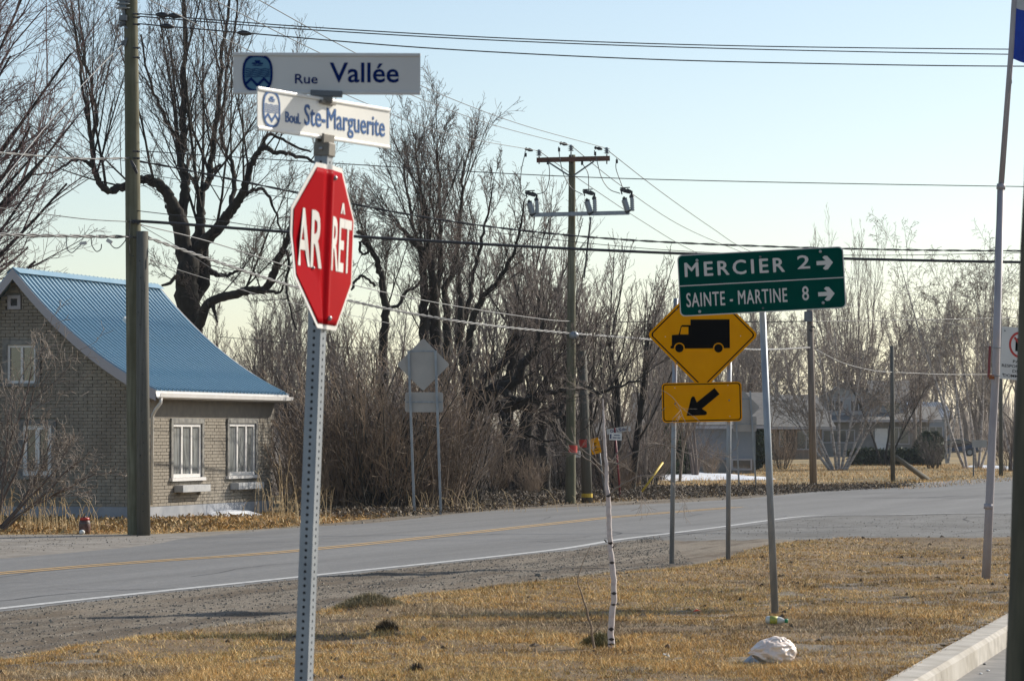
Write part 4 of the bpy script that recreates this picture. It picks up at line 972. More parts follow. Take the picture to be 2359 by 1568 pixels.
wire('twisted pale bundle from the stub pole down to the centre pole', [(342, 548, 50.9), (500, 603, 54), (660, 655, 58), (820, 696, 62), (1000, 731, 66.5), (1150, 752, 70), (1318, 768, 74)], .016, 'wire_pale', True, sub=6)
wire('twisted pale bundle from the centre pole on to the far pole', [(1318, 768, 74), (1450, 778, 79), (1600, 790, 86), (1740, 805, 93), (1868, 800, 101)], .015, 'wire_pale', True, sub=6)
wire('thin pale wire sagging below the thick cable from the left pole', [(318, 516, A), (480, 556, 54), (660, 612, 58), (850, 665, 62), (1050, 705, 67), (1250, 735, 72.5), (1318, 740, 74)], .010, 'wire_pale')
wire('thin pale wire crossing the trunk of the big tree behind the roof', [(345, 600, 51), (470, 640, 55), (640, 690, 60), (900, 745, 66)], .006, 'wire_pale')
wire('steep thin wire running from left pole across the big tree trunk', [(318, 516, A), (420, 575, 54), (520, 640, 57), (640, 715, 61)], .006, 'wire')
wire('dark thin wire low above the roofs right of the big tree', [(500, 775, 90), (800, 800, 92), (1100, 812, 94)], .009, 'wire')
wire('first primary wire, lowest of three coming to the left end of the crossarm', [(300, -20, 47), (344, 0, 48), (572, 116, 54), (890, 258, 65), (1050, 313, 70), (1242, 348, 74)], .008, 'wire_grey')
wire('second primary wire, coming to the top of the centre pole', [(440, -25, 47), (492, 0, 48.5), (728, 118, 55), (955, 222, 63), (1130, 286, 69), (1315, 335, 74)], .008, 'wire_grey')
wire('third primary wire, coming to the right end of the crossarm', [(540, -30, 47), (596, 0, 48.5), (784, 104, 55), (970, 198, 61), (1185, 282, 68), (1398, 342, 74)], .008, 'wire_grey')
wire('left primary wire leaving the centre pole down to the right', [(1242, 348, 74), (1320, 403, 79), (1480, 510, 90), (1605, 582, 99), (1760, 640, 112), (1960, 705, 130), (2345, 770, 160)], .010, 'wire_grey')
wire('middle primary wire leaving the centre pole down to the right', [(1315, 335, 74), (1420, 420, 81), (1560, 515, 91), (1700, 577, 100), (1850, 630, 114), (1990, 660, 130), (2345, 715, 160)], .010, 'wire_grey')
wire('right primary wire leaving the crossarm, steepest of the three', [(1398, 345, 74), (1520, 440, 82), (1640, 525, 91), (1722, 576, 99), (1850, 620, 114), (1990, 645, 130), (2345, 700, 160)], .010, 'wire_grey')
wire('dark level wire behind the flag pole, low over the far tree tops', [(1180, 745, 98), (1500, 741, 99), (1725, 741, 100), (1868, 740, 101), (2100, 737, 106), (2359, 731, 112), (2600, 724, 118)], .014, 'wire')
wire('pale wire sagging from the far brown pole to the slender pole', [(1874, 802, 101), (1940, 835, 103), (2010, 853, 106), (2056, 857, 109)], .014, 'wire_pale')
wire('pale wire running from behind the yellow sign to the far brown pole', [(1740, 804, 95), (1868, 802, 101)], .014, 'wire_pale')
wire('pale wire from the slender pole to behind the flag pole', [(2056, 857, 109), (2180, 862, 115), (2306, 862, 124)], .012, 'wire_pale')
wire('thin service wire dropping from the left pole to the left frame edge', [(285, 100, 51), (200, 185, 49), (100, 298, 46), (-60, 500, 42)], .009, 'wire_pale')
wire('pale twin wire leaving the left pole at half height to the left', [(300, 364, A), (200, 366, 50), (100, 360, 49), (-80, 345, 47)], .009, 'wire_pale', True)
wire('thin wire leaving the left pole leftward, above the lowest cable', [(303, 511, A), (200, 505, 50), (80, 490, 49), (-80, 468, 47)], .008, 'wire')
wire('lowest grey cable bundle leaving the left pole to the left', [(305, 545, A), (250, 545, 50.5), (120, 543, 49), (-80, 538, 47)], .015, 'wire_grey', True)
for pts, lab in (([(152, 544), (155, 572), (165, 582), (178, 572), (190, 560)], 'left drooping cable loop with white connector left of the pole'), ([(210, 547), (212, 565), (222, 579), (232, 574), (234, 562)], 'middle drooping cable loop left of the tall pole'), ([(250, 556), (262, 570), (274, 570), (288, 555), (290, 545)], 'right drooping cable loop beside the tall pole')):
    wire(lab, [(u, v, 50.4) for u, v in pts], .008, 'wire_pale' if 'left droop' in lab else 'wire', cat='cable')
o = MB().box((0, 0, 0), (.12, .05, .05), Matrix.Rotation(R(-8), 3, 'Y')).build('cable_connector', M['sign_silver']); o.location = P(192, 560, 50.4); tag(o, 'small white connector on the left cable loop', 'connector')
o = MB().box((0, 0, 0), (.10, .05, .06), Matrix.Rotation(R(30), 3, 'Y')).build('cable_connector', M['sign_silver']); o.location = P(252, 556, 50.4); tag(o, 'small white connector nearest the tall left pole', 'connector')
g = thing('guy_guard', 'yellow plastic guard on a guy wire standing in the brush right of the birch sapling', 'guy guard', P(1479, 1127, 80)); MB().tube([(0, 0, -.05), P(1527, 1065, 80.5) - P(1479, 1127, 80)], .03, 8).build('sleeve', M['yellow_guard'], g, smooth=True)

# ================================================================ SMALL SIGNS ACROSS THE ROAD
t = thing('warning_sign', 'small tilted yellow warning sign with a black figure beside the grey stub pole', 'road sign', P(1371, 1027, 79), (0, R(-14), R(14))); k = 79 / F
MB().prism(rrect(24 * k, 36 * k, .03), 0, .004).build('panel', M['sign_yellow'], t)
mb = MB(); mb.prism([(-.05, .06), (.05, .06), (.05, .08), (-.05, .08)], -.003, -.001); mb.prism([(-.008, -.04), (.01, -.04), (.01, .059), (-.008, .059)], -.003, -.001); mb.prism([(-.04, -.06), (.05, -.06), (.03, -.041), (-.03, -.041)], -.003, -.001); mb.prism([(-.09, -.12), (.07, -.12), (.07, -.10), (-.09, -.10)], -.003, -.001); mb.build('figure_symbol', M['sign_black'], t)
post('sign_post', 'thin post of the small tilted yellow sign', 1394, 1150, 1378, 1010, 79.1, .02, 'steel_dark')
t = thing('street_name_sign', 'far small beige street name sign reading De L\'Église', 'street sign', P(1425, 990, 81), (0, R(-9), 0)); k = 81 / F
MB().box((0, 0, 0), (56 * k, .004, 12 * k)).build('panel', M['sign_silver'], t); text("De L'Église", -19 * k, -3.4 * k, 6.5 * k, 42 * k, M['sign_ink'], t, bold=.02)
t = thing('street_name_sign', 'far small white sign with blue lettering under the beige one', 'street sign', P(1418, 1005, 80.8), (0, R(2), R(20)))
MB().box((0, 0, 0), (31 * k, .004, 17 * k)).build('panel', M['sign_cream'], t)
mb = MB()
for r_i, (z, xs) in enumerate(((.035, ((-.05, .12),)), (-.03, ((-.08, .03), (.05, .14))))):
    for a, b in xs: mb.prism([(a, z - .012), (b, z - .012), (b, z + .012), (a, z + .012)], -.004, -.002)
mb.prism([(-.16, -.06), (-.12, -.06), (-.12, .06), (-.16, .06)], -.004, -.002); mb.build('blue_marking', M['sign_ink'], t)
post('sign_post', 'dark red slender post under the two far street name signs', 1430, 1156, 1416, 985, 81, .026, 'plate_red')
t = thing('mail_box', 'small pale box on the brush side between the two centre poles', 'box', P(1330, 1046, 82)); MB().box((0, 0, 0), (.16, .3, .18)).build('box_body', M['sign_silver'], t, bevel=.02)
b = P(2243, 1097, 122); b.z = 0
t = thing('road_sign', 'low grey sign back on one post left of the flag pole', 'road sign', b); MB().tube([(0, 0, -.1), P(2242, 1013, 122) - b], .03, 8).build('sign_leg', M['steel_dark'], t)
MB().prism([(q.x, q.z) for q in (P(a_, c_, 121.9) - b for a_, c_ in ((2240, 1030), (2274, 1030), (2274, 1013), (2240, 1013)))], -.06, -.05).build('panel', M['alu'], t)

# ================================================================ LITTER ON THE LAWN
g = GLn(1772, 1528)
bag = thing('plastic_bag', 'crumpled pinkish white plastic bag lying stuffed on the lawn', 'bag', g)
k = g.y / F
NU, NV = 120, 70; V = []
r = np.random.default_rng(5)
for j in range(NV + 1):
    ph = math.pi * j / NV
    for i in range(NU):
        a = 2 * math.pi * i / NU; x = math.sin(ph) * math.cos(a); y = math.sin(ph) * math.sin(a); z = math.cos(ph)
        X_ = x * .165 * (1 - .10 * (z < 0) * 0) + .02; ra = 1.0
        th_ = math.atan2(z + 1.0, x - .05); rd_ = math.hypot(z + 1.0, x - .05); fold_ = .055 * math.sin(11 * th_ + 1.5 * math.sin(3 * rd_)) * min(1, 1.6 / (rd_ + .5)) + .035 * abs(math.sin(4.2 * th_ + 2 * rd_)) + .02 * math.sin(9 * x + 7 * z + 3 * y)
        hz = .105 * (1 + .22 * x - .45 * x * x * (x < 0)); from mathutils import noise as mn_; q3 = Vector((x, y, z)); cr = .10 * (.35 - abs(mn_.noise(q3 * 2.3 + Vector((3, 1, 7))))) + .05 * (.3 - abs(mn_.noise(q3 * 5.1))); fold_ += cr * 1.4; V.append((X_ * (1 + fold_ * .45 + cr), y * .15 * (1 + fold_ + cr), .086 + z * hz * (1 + fold_ * .5 + cr) if z > -.75 else .004))
Fc = [(j * NU + i, (j + 1) * NU + i, (j + 1) * NU + (i + 1) % NU, j * NU + (i + 1) % NU) for j in range(NV) for i in range(NU)]
MB().add(V, Fc).build('bag_body', M['bag'], bag, smooth=True)
mb = MB(); 
mb.add([(-.20, -.04, .012), (-.13, -.10, .055), (-.06, -.155, .02), (.03, -.16, .012), (-.04, -.165, .0), (-.19, -.08, .0), (-.13, .0, .07)], [(0, 5, 1), (5, 4, 1), (4, 2, 1), (4, 3, 2), (0, 1, 6)]); mb.build('bag_lining', M['bag_grey'], bag)
g = GLn(1790, 1440); bt = thing('plastic_bottle', 'cloudy plastic bottle with green cap lying at the foot of the green sign post', 'bottle', g + Vector((0, 0, .045)), (0, R(3), R(-8)))
MB().tube([(-.10, 0, 0), (-.095, 0, 0), (-.085, 0, 0), (.01, 0, 0), (.035, 0, 0), (.062, 0, 0), (.07, 0, 0)], [.012, .028, .034, .034, .030, .016, .013], 16).build('bottle_body', M['bottle'], bt, smooth=True)
MB().tube([(-.062, 0, 0), (.005, 0, 0)], .0355, 16).build('bottle_label', M['label_yellow'], bt, smooth=True); MB().tube([(.068, 0, 0), (.095, 0, 0)], .0185, 12).build('bottle_cap', M['green_cap'], bt, smooth=True)
g = GLn(1606, 1416); o = MB().add([(-.04, 0, .03), (0, -.02, .05), (.045, 0, .035), (.02, .03, .04), (-.01, .01, .055)], [(0, 1, 4), (1, 2, 4), (2, 3, 4), (3, 0, 4)]).build('orange_scrap', M['orange']); o.location = g; tag(o, 'small bright orange plastic scrap on the grass left of the bottle', 'litter')
for i, (u, v, lab) in enumerate(((1950, 1395, 'grey white stone lump on the grass right of the green sign post'), (1535, 1519, 'small white paper scrap on the grass right of the birch sapling'), (2318, 1330, 'crumpled pale paper on the grass right of the flag pole'))):
    mb = MB(); rs_ = random.Random(i); V = [(rs_.uniform(-.03, .03), rs_.uniform(-.03, .03), rs_.uniform(.02, .06)) for _ in range(7)]; mb.add(V, [(0, 1, 2), (2, 3, 4), (4, 5, 6), (1, 3, 5), (0, 4, 6), (1, 2, 6)]); o = mb.build('paper_scrap' if i else 'stone', M['paper'] if i else M['stone']); o.location = GLn(u, v); tag(o, lab, 'litter' if i else 'stone')
for i, (u, v) in enumerate(((2268, 1530), (2276, 1545), (2259, 1552))):
    g = G(u, v, -.13); o = MB().sphere((0, 0, .006), (.014, .014, .007), 8, 4).build('pebble', M['paper'] if i else M['black']); o.location = g; tag(o, ['dark pebble on the parking lot beside the kerb', 'upper white scrap on the parking lot beside the kerb', 'lower white scrap on the parking lot beside the kerb'][i], 'pebble')
g = G(1240, 1331); o = MB().sphere((0, 0, .03), (.05, .04, .035), 7, 4).build('rock', M['stone']); o.location = g; tag(o, 'lone grey rock at the edge of the gravel shoulder', 'rock')
# ================================================================ THE BRICK HOUSE
C0 = Vector((-7.21, 60, 0)); YAWH = -math.atan2(.30, .954); Mh = Matrix.Rotation(YAWH, 3, 'Z')
an, aa = Mh @ Vector((1, 0, 0)), Mh @ Vector((0, 1, 0))
house = thing('brick_house', 'small buff brick house with a blue ribbed steel roof', 'house', C0, (0, 0, YAWH))
LW, DW = 6.6, 5.7
def yfront(u, x=0):            # along the front wall
    t = (u - CU) / F; o = C0 + an * x; return (t * o.y - o.x) / (aa.x - t * aa.y)
def xgable(u, y=0):
    t = (u - CU) / F; o = C0 + aa * y; return (t * o.y - o.x) / (an.x - t * an.y)
def zat(u, v, x, y): w = C0 + an * x + aa * y; return P(u, v, w.y).z
def Z3(x, y): return (x / 2.2211, 588.2 + y / 2.2211)
# roof profile along x, from the verge as photographed
prof = []
for q in ((65, 72), (145, 165), (230, 262), (350, 385), (470, 480), (560, 548), (650, 610), (730, 656), (800, 690)):
    u, v = Z3(*q); x = xgable(u, -.3); prof.append((x, zat(u, v, x, -.3)))
rx, rz = prof[0]
_px = np.array([p[0] for p in prof]); _pz = np.array([p[1] for p in prof]); _cf = np.polyfit(_px - _px[0], _pz, 3)
def roofz(x):
    if x < rx: x = 2 * rx - x
    return float(np.polyval(_cf, x - rx))
    for (a, b), (c, d) in zip(prof, prof[1:]):
        if x <= c: return lerp(b, d, (x - a) / (c - a))
    (a, b), (c, d) = prof[-2:]; return b + (d - b) * (x - a) / (c - a)
FZ, BT = .26, 2.02
mb = MB()
mb.box((-DW / 2, LW / 2, BT / 2 + .1), (DW - .12, LW - .12, BT + .2)); 
n = 14; gv = [(lerp(-DW + .06, -.06, i / n)) for i in range(n + 1)]
vs = [(x, y, BT) for x in gv for y in (.06, LW - .06)] + [(x, y, roofz(x) - .06) for x in gv for y in (.06, LW - .06)]; m_ = 2 * (n + 1)
fs = []
for i in range(n):
    a = 2 * i; fs += [(a, a + 2, m_ + a + 2, m_ + a), (a + 1, m_ + a + 1, m_ + a + 3, a + 3), (m_ + a, m_ + a + 2, m_ + a + 3, m_ + a + 1)]
mb.add(vs, fs); mb.build('wall', M['mortar'], house)
MB().box((-DW / 2, LW / 2, FZ / 2 - .05), (DW + .02, LW + .02, FZ + .1)).build('foundation', M['foundation'], house)
# openings: front windows, gable windows, vent
fw_ = []
for (x0, x1, v0, v1) in ((870, 1035, 832, 1165), (1158, 1310, 832, 1152)):
    u0, u1 = x0 / 2.2211, x1 / 2.2211; y0, y1 = yfront(u0), yfront(u1); z1 = zat(u0, 588.2 + v0 / 2.2211, 0, y0); z0 = zat(u0, 588.2 + v1 / 2.2211, 0, y0); fw_.append((y0, y1, z0, z1))
gw_ = []
for (x0, x1, v0, v1) in ((20, 205, 432, 668), (100, 288, 842, 1142)):
    u0, u1 = x0 / 2.2211, x1 / 2.2211; gx0, gx1 = xgable(u0), xgable(u1); gw_.append((gx0, gx1, zat(u1, 588.2 + v1 / 2.2211, gx1, 0), zat(u1, 588.2 + v0 / 2.2211, gx1, 0)))
vt = (xgable(40 / 2.2211), xgable(106 / 2.2211), zat(45, 588.2 + 275 / 2.2211, -2.6, 0), zat(45, 588.2 + 203 / 2.2211, -2.6, 0))
# bricks
bm_ = bpy.data.meshes.new('brick'); hb = MB().box((0, 0, 0), (.192, .09, .058)); bm_.from_pydata(hb.v, [], hb.f); bm_.materials.append(M['brick']); bm_.update()
rr = random.Random(11); near, rest = [], []
def clipb(p, z, opens):
    a, b = p - .096, p + .096
    for o0, o1, z0, z1 in opens:
        if z0 - .0 < z < z1 + .02:
            if a > o0 - .02 and b < o1 + .02: return None
            if a < o0 - .02 < b: b = o0 - .02
            if a < o1 + .02 < b: a = o1 + .02
    return (a, b) if b - a > .03 else None
row = 0; z = FZ + .036
while z < 4.9:
    off = .0 if row % 2 else .1015
    if z < BT - .02:
        y = .05 + off
        while y < LW - .1:
            q = clipb(y, z, fw_)
            if q: near.append((Vector((-.035 + rr.uniform(-.004, .004), (q[0] + q[1]) / 2, z)), math.pi / 2, (q[1] - q[0]) / .192))
            y += .203
    x = -.10 - off
    while x > -DW + .1:
        q = clipb(x, z, gw_ + [vt])
        if z < roofz(x) - .12 and q: rest.append((Vector(((q[0] + q[1]) / 2, .035 + rr.uniform(-.004, .004), z)), 0, (q[1] - q[0]) / .192))
        x -= .203
    z += .068; row += 1
near.sort(key=lambda q: q[0].y)
for p, a, sx in near[:300]:
    o = bpy.data.objects.new('brick', bm_); col.objects.link(o); o.parent = house; o.location = p; o.rotation_euler.z = a; o.scale.x = sx
mb = MB()
for p, a, sx in near[300:] + rest: mb.box(p, (.192 * sx, .09, .058), Matrix.Rotation(a, 3, 'Z'))
mb.build('brick_courses', M['brick'], house)['kind'] = 'stuff'
MB().box((-.01, LW / 2, (BT + 2.42) / 2), (.05, LW + .02, .40)).build('frieze_board', M['frieze'], house)
MB().box((.015, -.015, 1.1), (.03, .03, 1.8)).build('corner_bead', M['frieze'], house)
# roof panels with raised ribs
Y0, Y1 = -.32, LW + .15; NP = 36; pw2 = (Y1 - Y0) / NP
NS = 30; xs = [rx + (prof[-1][0] - rx) * i / NS for i in range(NS + 1)]
def panel_mesh(sgn):
    mb = MB(); L = [(x if sgn > 0 else 2 * rx - x, roofz(x)) for x in xs]
    ys = ((0, 0), (.010, .052), (.032, .052), (.046, 0), (pw2 * .62, 0), (pw2 * .66, .006), (pw2 * .74, .006), (pw2 * .78, 0), (pw2, 0))
    for x, z in L:
        for y, h in ys: mb.v.append((x, y, z + h))
    w_ = len(ys)
    for i in range(NS):
        for j in range(w_ - 1):
            a = i * w_ + j; f = (a, a + w_, a + w_ + 1, a + 1); mb.f.append(f if sgn > 0 else f[::-1])
    b = len(mb.v)
    for x, z in L: mb.v += [(x, 0, z - .03), (x, pw2, z - .03)]
    for i in range(NS): a = b + 2 * i; f = (a, a + 1, a + 3, a + 2); mb.f.append(f if sgn > 0 else f[::-1])
    me = bpy.data.meshes.new('roof_panel'); me.from_pydata(mb.v, [], mb.f); me.update(); me.materials.append(M['roof_blue']); return me
roof = bpy.data.objects.new('roof', None); col.objects.link(roof); roof.parent = house
for s_ in (1, -1):
    pm = panel_mesh(s_)
    for i in range(NP):
        o = bpy.data.objects.new('roof_panel', pm); col.objects.link(o); o.parent = roof; o.location = (0, Y0 + i * pw2, rr.uniform(0, .004))
MB().add([(rx - .16, Y0 - .01, rz - .07), (rx, Y0 - .01, rz + .045), (rx + .16, Y0 - .01, rz - .07), (rx - .16, Y1 + .01, rz - .07), (rx, Y1 + .01, rz + .045), (rx + .16, Y1 + .01, rz - .07)], [(0, 1, 4, 3), (1, 2, 5, 4)]).build('ridge_cap', M['roof_blue'], roof)
for yv in (Y0 - .02, Y1):
    mb = MB()
    for sg in (1, -1):
        L = [(x if sg > 0 else 2 * rx - x, roofz(x)) for x in xs]; b = len(mb.v)
        for x, z in L: mb.v += [(x, yv, z + .015), (x, yv, z - .20), (x, yv + .03, z + .015), (x, yv + .03, z - .20)]
        for i in range(NS):
            a = b + 4 * i; mb.f += [(a, a + 1, a + 5, a + 4), (a + 2, a + 6, a + 7, a + 3), (a, a + 4, a + 6, a + 2), (a + 1, a + 3, a + 7, a + 5)]
    mb.build('verge_board', M['fascia'], roof)
ex, ez = prof[-1]
MB().box((ex - .02, (Y0 + Y1) / 2, ez - .07), (.03, Y1 - Y0, .13)).build('eaves_board', M['trim'], roof)
mb = MB(); g_ = [(ex + .0, ez - .03), (ex + .01, ez - .13), (ex + .05, ez - .16), (ex + .10, ez - .13), (ex + .115, ez - .05), (ex + .105, ez - .05), (ex + .09, ez - .12), (ex + .05, ez - .145), (ex + .02, ez - .12)]
n = len(g_); mb.v = [(x, Y0 - .01, z) for x, z in g_] + [(x, Y1 + .01, z) for x, z in g_]; mb.f = [(i, (i + 1) % n, n + (i + 1) % n, n + i) for i in range(n)] + [tuple(range(n))[::-1], tuple(range(n, 2 * n))]; mb.build('gutter', M['trim'], roof)
MB().box(((ex - .02) / 2, (Y0 + Y1) / 2, ez - .17), (ex + .02, Y1 - Y0 - .02, .02)).build('soffit', M['frieze'], roof)
MB().tube([(ex + .05, Y0 + .12, ez - .15), (ex + .05, Y0 + .12, ez - .24), (ex - .08, Y0 + .16, ez - .38), (.06, .05, ez - .50), (.05, .04, .3)], .035, 8).build('downspout', M['trim'], house, smooth=True)
# roof vent
vx, vy = rx + 1.05, 3.15; vz = roofz(vx); sl_ = math.atan2(roofz(vx + .2) - roofz(vx), .2)
MB().box((vx, vy, vz + .09), (.40, .34, .09), Matrix.Rotation(-sl_ * .8, 3, 'Y')).build('roof_vent', M['trim'], roof, bevel=.01)
def window(plane, a, b, z0, z1, panes, name='window', sash=.05, gm='glass'):
    """plane 'f' front (x=0, along y) or 'g' gable (y=0, along x)"""
    def V(s_, d, z): return (d, s_, z) if plane == 'f' else (s_, -d, z)
    def bx(mb, s0, s1, d0, d1, za, zb): c = V((s0 + s1) / 2, (d0 + d1) / 2, (za + zb) / 2); sz = (abs(d1 - d0), s1 - s0, zb - za) if plane == 'f' else (s1 - s0, abs(d1 - d0), zb - za); mb.box(c, sz)
    mb = MB(); w = .10; a -= .015; b += .015
    bx(mb, a, a + w, -.05, .045, z0, z1 - w); bx(mb, b - w, b, -.05, .045, z0, z1 - w); bx(mb, a, b, -.05, .048, z1 - w, z1)
    win = mb.build(name, M['surround'], house)
    f = MB(); a2, b2, zt, zb = a + w, b - w, z1 - w, z0 + .06; f_ = sash
    bx(f, a2, a2 + f_, -.04, .012, zb, zt - f_); bx(f, b2 - f_, b2, -.04, .012, zb, zt - f_); bx(f, a2, b2, -.04, .014, zt - f_, zt); bx(f, a2, b2, -.04, .014, zb, zb + f_)
    for p in panes: s_ = lerp(a2, b2, p); bx(f, s_ - f_ / 2, s_ + f_ / 2, -.04, .010, zb + f_, zt - f_)
    f.build('frame', M['trim'], win)
    si = MB(); bx(si, a - .02, b + .02, -.03, .08, z0 - .01, z0 + .055); si.build('sill', M['trim'] if plane == 'f' else M['surround'], win)
    ed = [0] + list(panes) + [1]
    for p, q_ in zip(ed, ed[1:]):
        g = MB(); bx(g, lerp(a2, b2, p) + .02, lerp(a2, b2, q_) - .02, -.028, -.020, zb + .02, zt - .02); g.build('pane', M[gm], win)
for (a, b, z0, z1) in fw_:
    window('f', a, b, z0 + .05, z1, (.34, .67), sash=.07, gm='glass_lit')
    MB().box((.12, (a + b) / 2 + .06, z0 - .115), (.20, (b - a) * .86, .14)).build('planter_box', M['planter'], house, bevel=.006)
    mb = MB(); [mb.box((.05, (a + b) / 2 + .06 + s_ * (b - a) * .3, z0 - .22), (.06, .03, .08)) for s_ in (-1, 1)]; mb.build('planter_bracket', M['frieze'], house)
window('g', *gw_[0], (.5,)); window('g', *gw_[1], (.5,), sash=.09)
mb = MB(); a, b, z0, z1 = vt
w = .07; mb.box(((a + b) / 2, -.01, z0 + w / 2), (b - a, .06, w)); mb.box(((a + b) / 2, -.01, z1 - w / 2), (b - a, .06, w)); mb.box((a + w / 2, -.01, (z0 + z1) / 2), (w, .058, z1 - z0 - 2 * w)); mb.box((b - w / 2, -.01, (z0 + z1) / 2), (w, .058, z1 - z0 - 2 * w))
av = mb.build('attic_vent', M['fascia'], house)
for i in range(6): MB().box(((a + b) / 2, .0, z0 + w + (z1 - z0 - 2 * w) * (i + .5) / 6), (b - a - 2 * w, .05, .012), Matrix.Rotation(.6, 3, 'X')).build('louvre', M['steel_dark'], av)
# small things at the window and on the strip of grass
b = G(191, 1231); hy = thing('garden_barrel', 'small dark red barrel shaped planter with bright red rim at the driveway edge', 'barrel', b + Vector((0, .2, 0)))
MB().tube([(0, 0, 0), (0, 0, .05), (0, 0, .14), (0, 0, .22), (0, 0, .245)], [.085, .098, .105, .092, .08], 16).build('body', M['barrel'], hy, smooth=True)
MB().tube([(0, 0, .243), (0, 0, .285)], [.086, .078], 16).build('rim', M['band_red'], hy, smooth=True); MB().tube([(0, 0, .285), (0, 0, .31)], [.03, .02], 8).build('knob', M['barrel'], hy)
MB().tube([(0, 0, .19), (0, 0, .20)], [.101, .101], 16).build('hoop', M['steel_dark'], hy, smooth=True)
o = MB().sphere((0, 0, .04), (.05, .04, .045), 10, 6).build('white_cup', M['paper'], smooth=True); o.location = b + Vector((-.02 - .0, .03, 0)); tag(o, 'small white cup lying at the foot of the dark red barrel', 'cup')

# ================================================================ FAR HOUSES
def gable_box(t, x0, x1, y0, y1, h, rise, ridge='x', wallm='siding', roofm='shingle', over=.45, name_w='wall', ribs=0):
    """box walls + gable roof, local coordinates; ridge 'x' runs sideways, 'y' runs away"""
    w = MB(); w.box(((x0 + x1) / 2, (y0 + y1) / 2, h / 2), (x1 - x0, y1 - y0, h))
    xm, ym = (x0 + x1) / 2, (y0 + y1) / 2
    if ridge == 'y': w.add([(x0, y0, h), (x1, y0, h), (xm, y0, h + rise), (x0, y1, h), (x1, y1, h), (xm, y1, h + rise)], [(0, 1, 2), (5, 4, 3)])
    else: w.add([(x0, y0, h), (x0, y1, h), (x0, ym, h + rise), (x1, y0, h), (x1, y1, h), (x1, ym, h + rise)], [(2, 1, 0), (3, 4, 5)])
    w.build(name_w, M[wallm], t)
    r = MB(); th = .14
    if ridge == 'y':
        k = rise / (xm - x0); e = over
        for s_ in (1, -1):
            xa, xb = xm, xm + s_ * (xm - x0 + e); za, zb = h + rise + .05, h - k * e + .05
            r.add([(xa, y0 - e, za), (xb, y0 - e, zb), (xb, y1 + e, zb), (xa, y1 + e, za), (xa, y0 - e, za - th), (xb, y0 - e, zb - th), (xb, y1 + e, zb - th), (xa, y1 + e, za - th)], [(0, 1, 2, 3), (7, 6, 5, 4), (0, 4, 5, 1), (1, 5, 6, 2), (2, 6, 7, 3)])
    else:
        k = rise / (ym - y0); e = over
        for s_ in (1, -1):
            ya, yb = ym, ym + s_ * (ym - y0 + e); za, zb = h + rise + .05, h - k * e + .05
            r.add([(x0 - e, ya, za), (x0 - e, yb, zb), (x1 + e, yb, zb), (x1 + e, ya, za), (x0 - e, ya, za - th), (x0 - e, yb, zb - th), (x1 + e, yb, zb - th), (x1 + e, ya, za - th)], [(0, 1, 2, 3), (7, 6, 5, 4), (0, 4, 5, 1), (1, 5, 6, 2), (2, 6, 7, 3)])
    ro = r.build('roof', M[roofm], t)
    MB().box(((x0 + x1) / 2, y0 - over - .02 if ridge == 'x' else y0 - .02, h - (rise / (ym - y0) * over if ridge == 'x' else 0) - .05), (x1 - x0 + 2 * over * (ridge == 'x'), .05, .12)).build('fascia', M['fascia'], ro)
    for i in range(ribs):
        x = lerp(x0 - over, x1 + over, (i + .5) / ribs); q = MB(); q.bar((x, ym, h + rise + .08), (x, y0 - over, h - rise / (ym - y0) * over + .08), .12, .07); q.build('roof_rib', M['metal_roof'], ro)
    return ro
def win(t, x, z, w_, h_, y, div=1):
    f = MB(); q = .07; f.box((x, y, z + h_ / 2 - q / 2), (w_, .06, q)); f.box((x, y, z - h_ / 2 + q / 2), (w_, .06, q))
    for i in range(div + 1): f.box((lerp(x - w_ / 2 + q / 2, x + w_ / 2 - q / 2, i / div), y, z), (q, .058, h_ - 2 * q))
    o = f.build('window', M['fascia'], t); MB().box((x, y + .02, z), (w_ - .04, .02, h_ - .04)).build('pane', M['glass'], o)
def far_house(name, label, u, d, yaw=0): 
    b = P(u, 1000, d); b.z = 0; return thing(name, label, 'house', b, (0, 0, yaw))
t = far_house('bungalow', 'low white house behind the yellow arrow sign with snow before it', 1600, 131, R(-3)); k = 131 / F
gable_box(t, -122 * k, 140 * k, 0, 8, 118 * k, 1.3, 'x', 'siding', 'shingle', .5)
MB().box((9 * k, -.03, 16 * k), (262 * k, .06, 32 * k)).build('base_wall', M['stucco'], t)
for x in (-80, -25, 108): win(t, x * k, .40, .9, .5, -.09)
t = far_house('bungalow', 'brown bungalow with grey shingle roof and board front left of the brown pole', 1800, 205, R(8)); k = 205 / F
gable_box(t, -95 * k, 95 * k, 0, 9, 2.5, 1.9, 'x', 'siding_brown', 'shingle', .8)
MB().box((-60 * k, -.04, 1.0), (36 * k, .06, 1.9)).build('garage_door', M['siding_brown'], t); win(t, 58 * k, 1.3, 1.6, 1.3, -.03, 2); win(t, 15 * k, 1.4, 1.2, 1.1, -.03, 2)
for i in range(14): MB().box((lerp(18, 44, i / 13) * k * -1 + 52 * k, -.045, 1.2), (.14, .05, 2.3)).build('plank', M['siding_brown'], t)
t = far_house('two_storey_house', 'large pale house with low hipped roof and gabled upper storey behind the birches', 2010, 228, R(-4)); k = 228 / F
gable_box(t, -130 * k, 130 * k, 0, 10, 2.9, .9, 'x', 'stucco', 'shingle', .9)
gable_box(t, -118 * k, 8 * k, 1.2, 9, 4.5, 1.25, 'y', 'siding_white', 'shingle', .5, 'upper_wall')
gable_box(t, 8.5 * k, 82 * k, 2.2, 9, 4.4, 1.4, 'x', 'siding_white', 'shingle', .4, 'side_wall')
for x in (-95, -60): win(t, x * k, 1.55, 1.3, 1.0, -.04, 2)
for x in (-85, -30): win(t, x * k, 3.85, 1.3, .9, 1.15, 2)
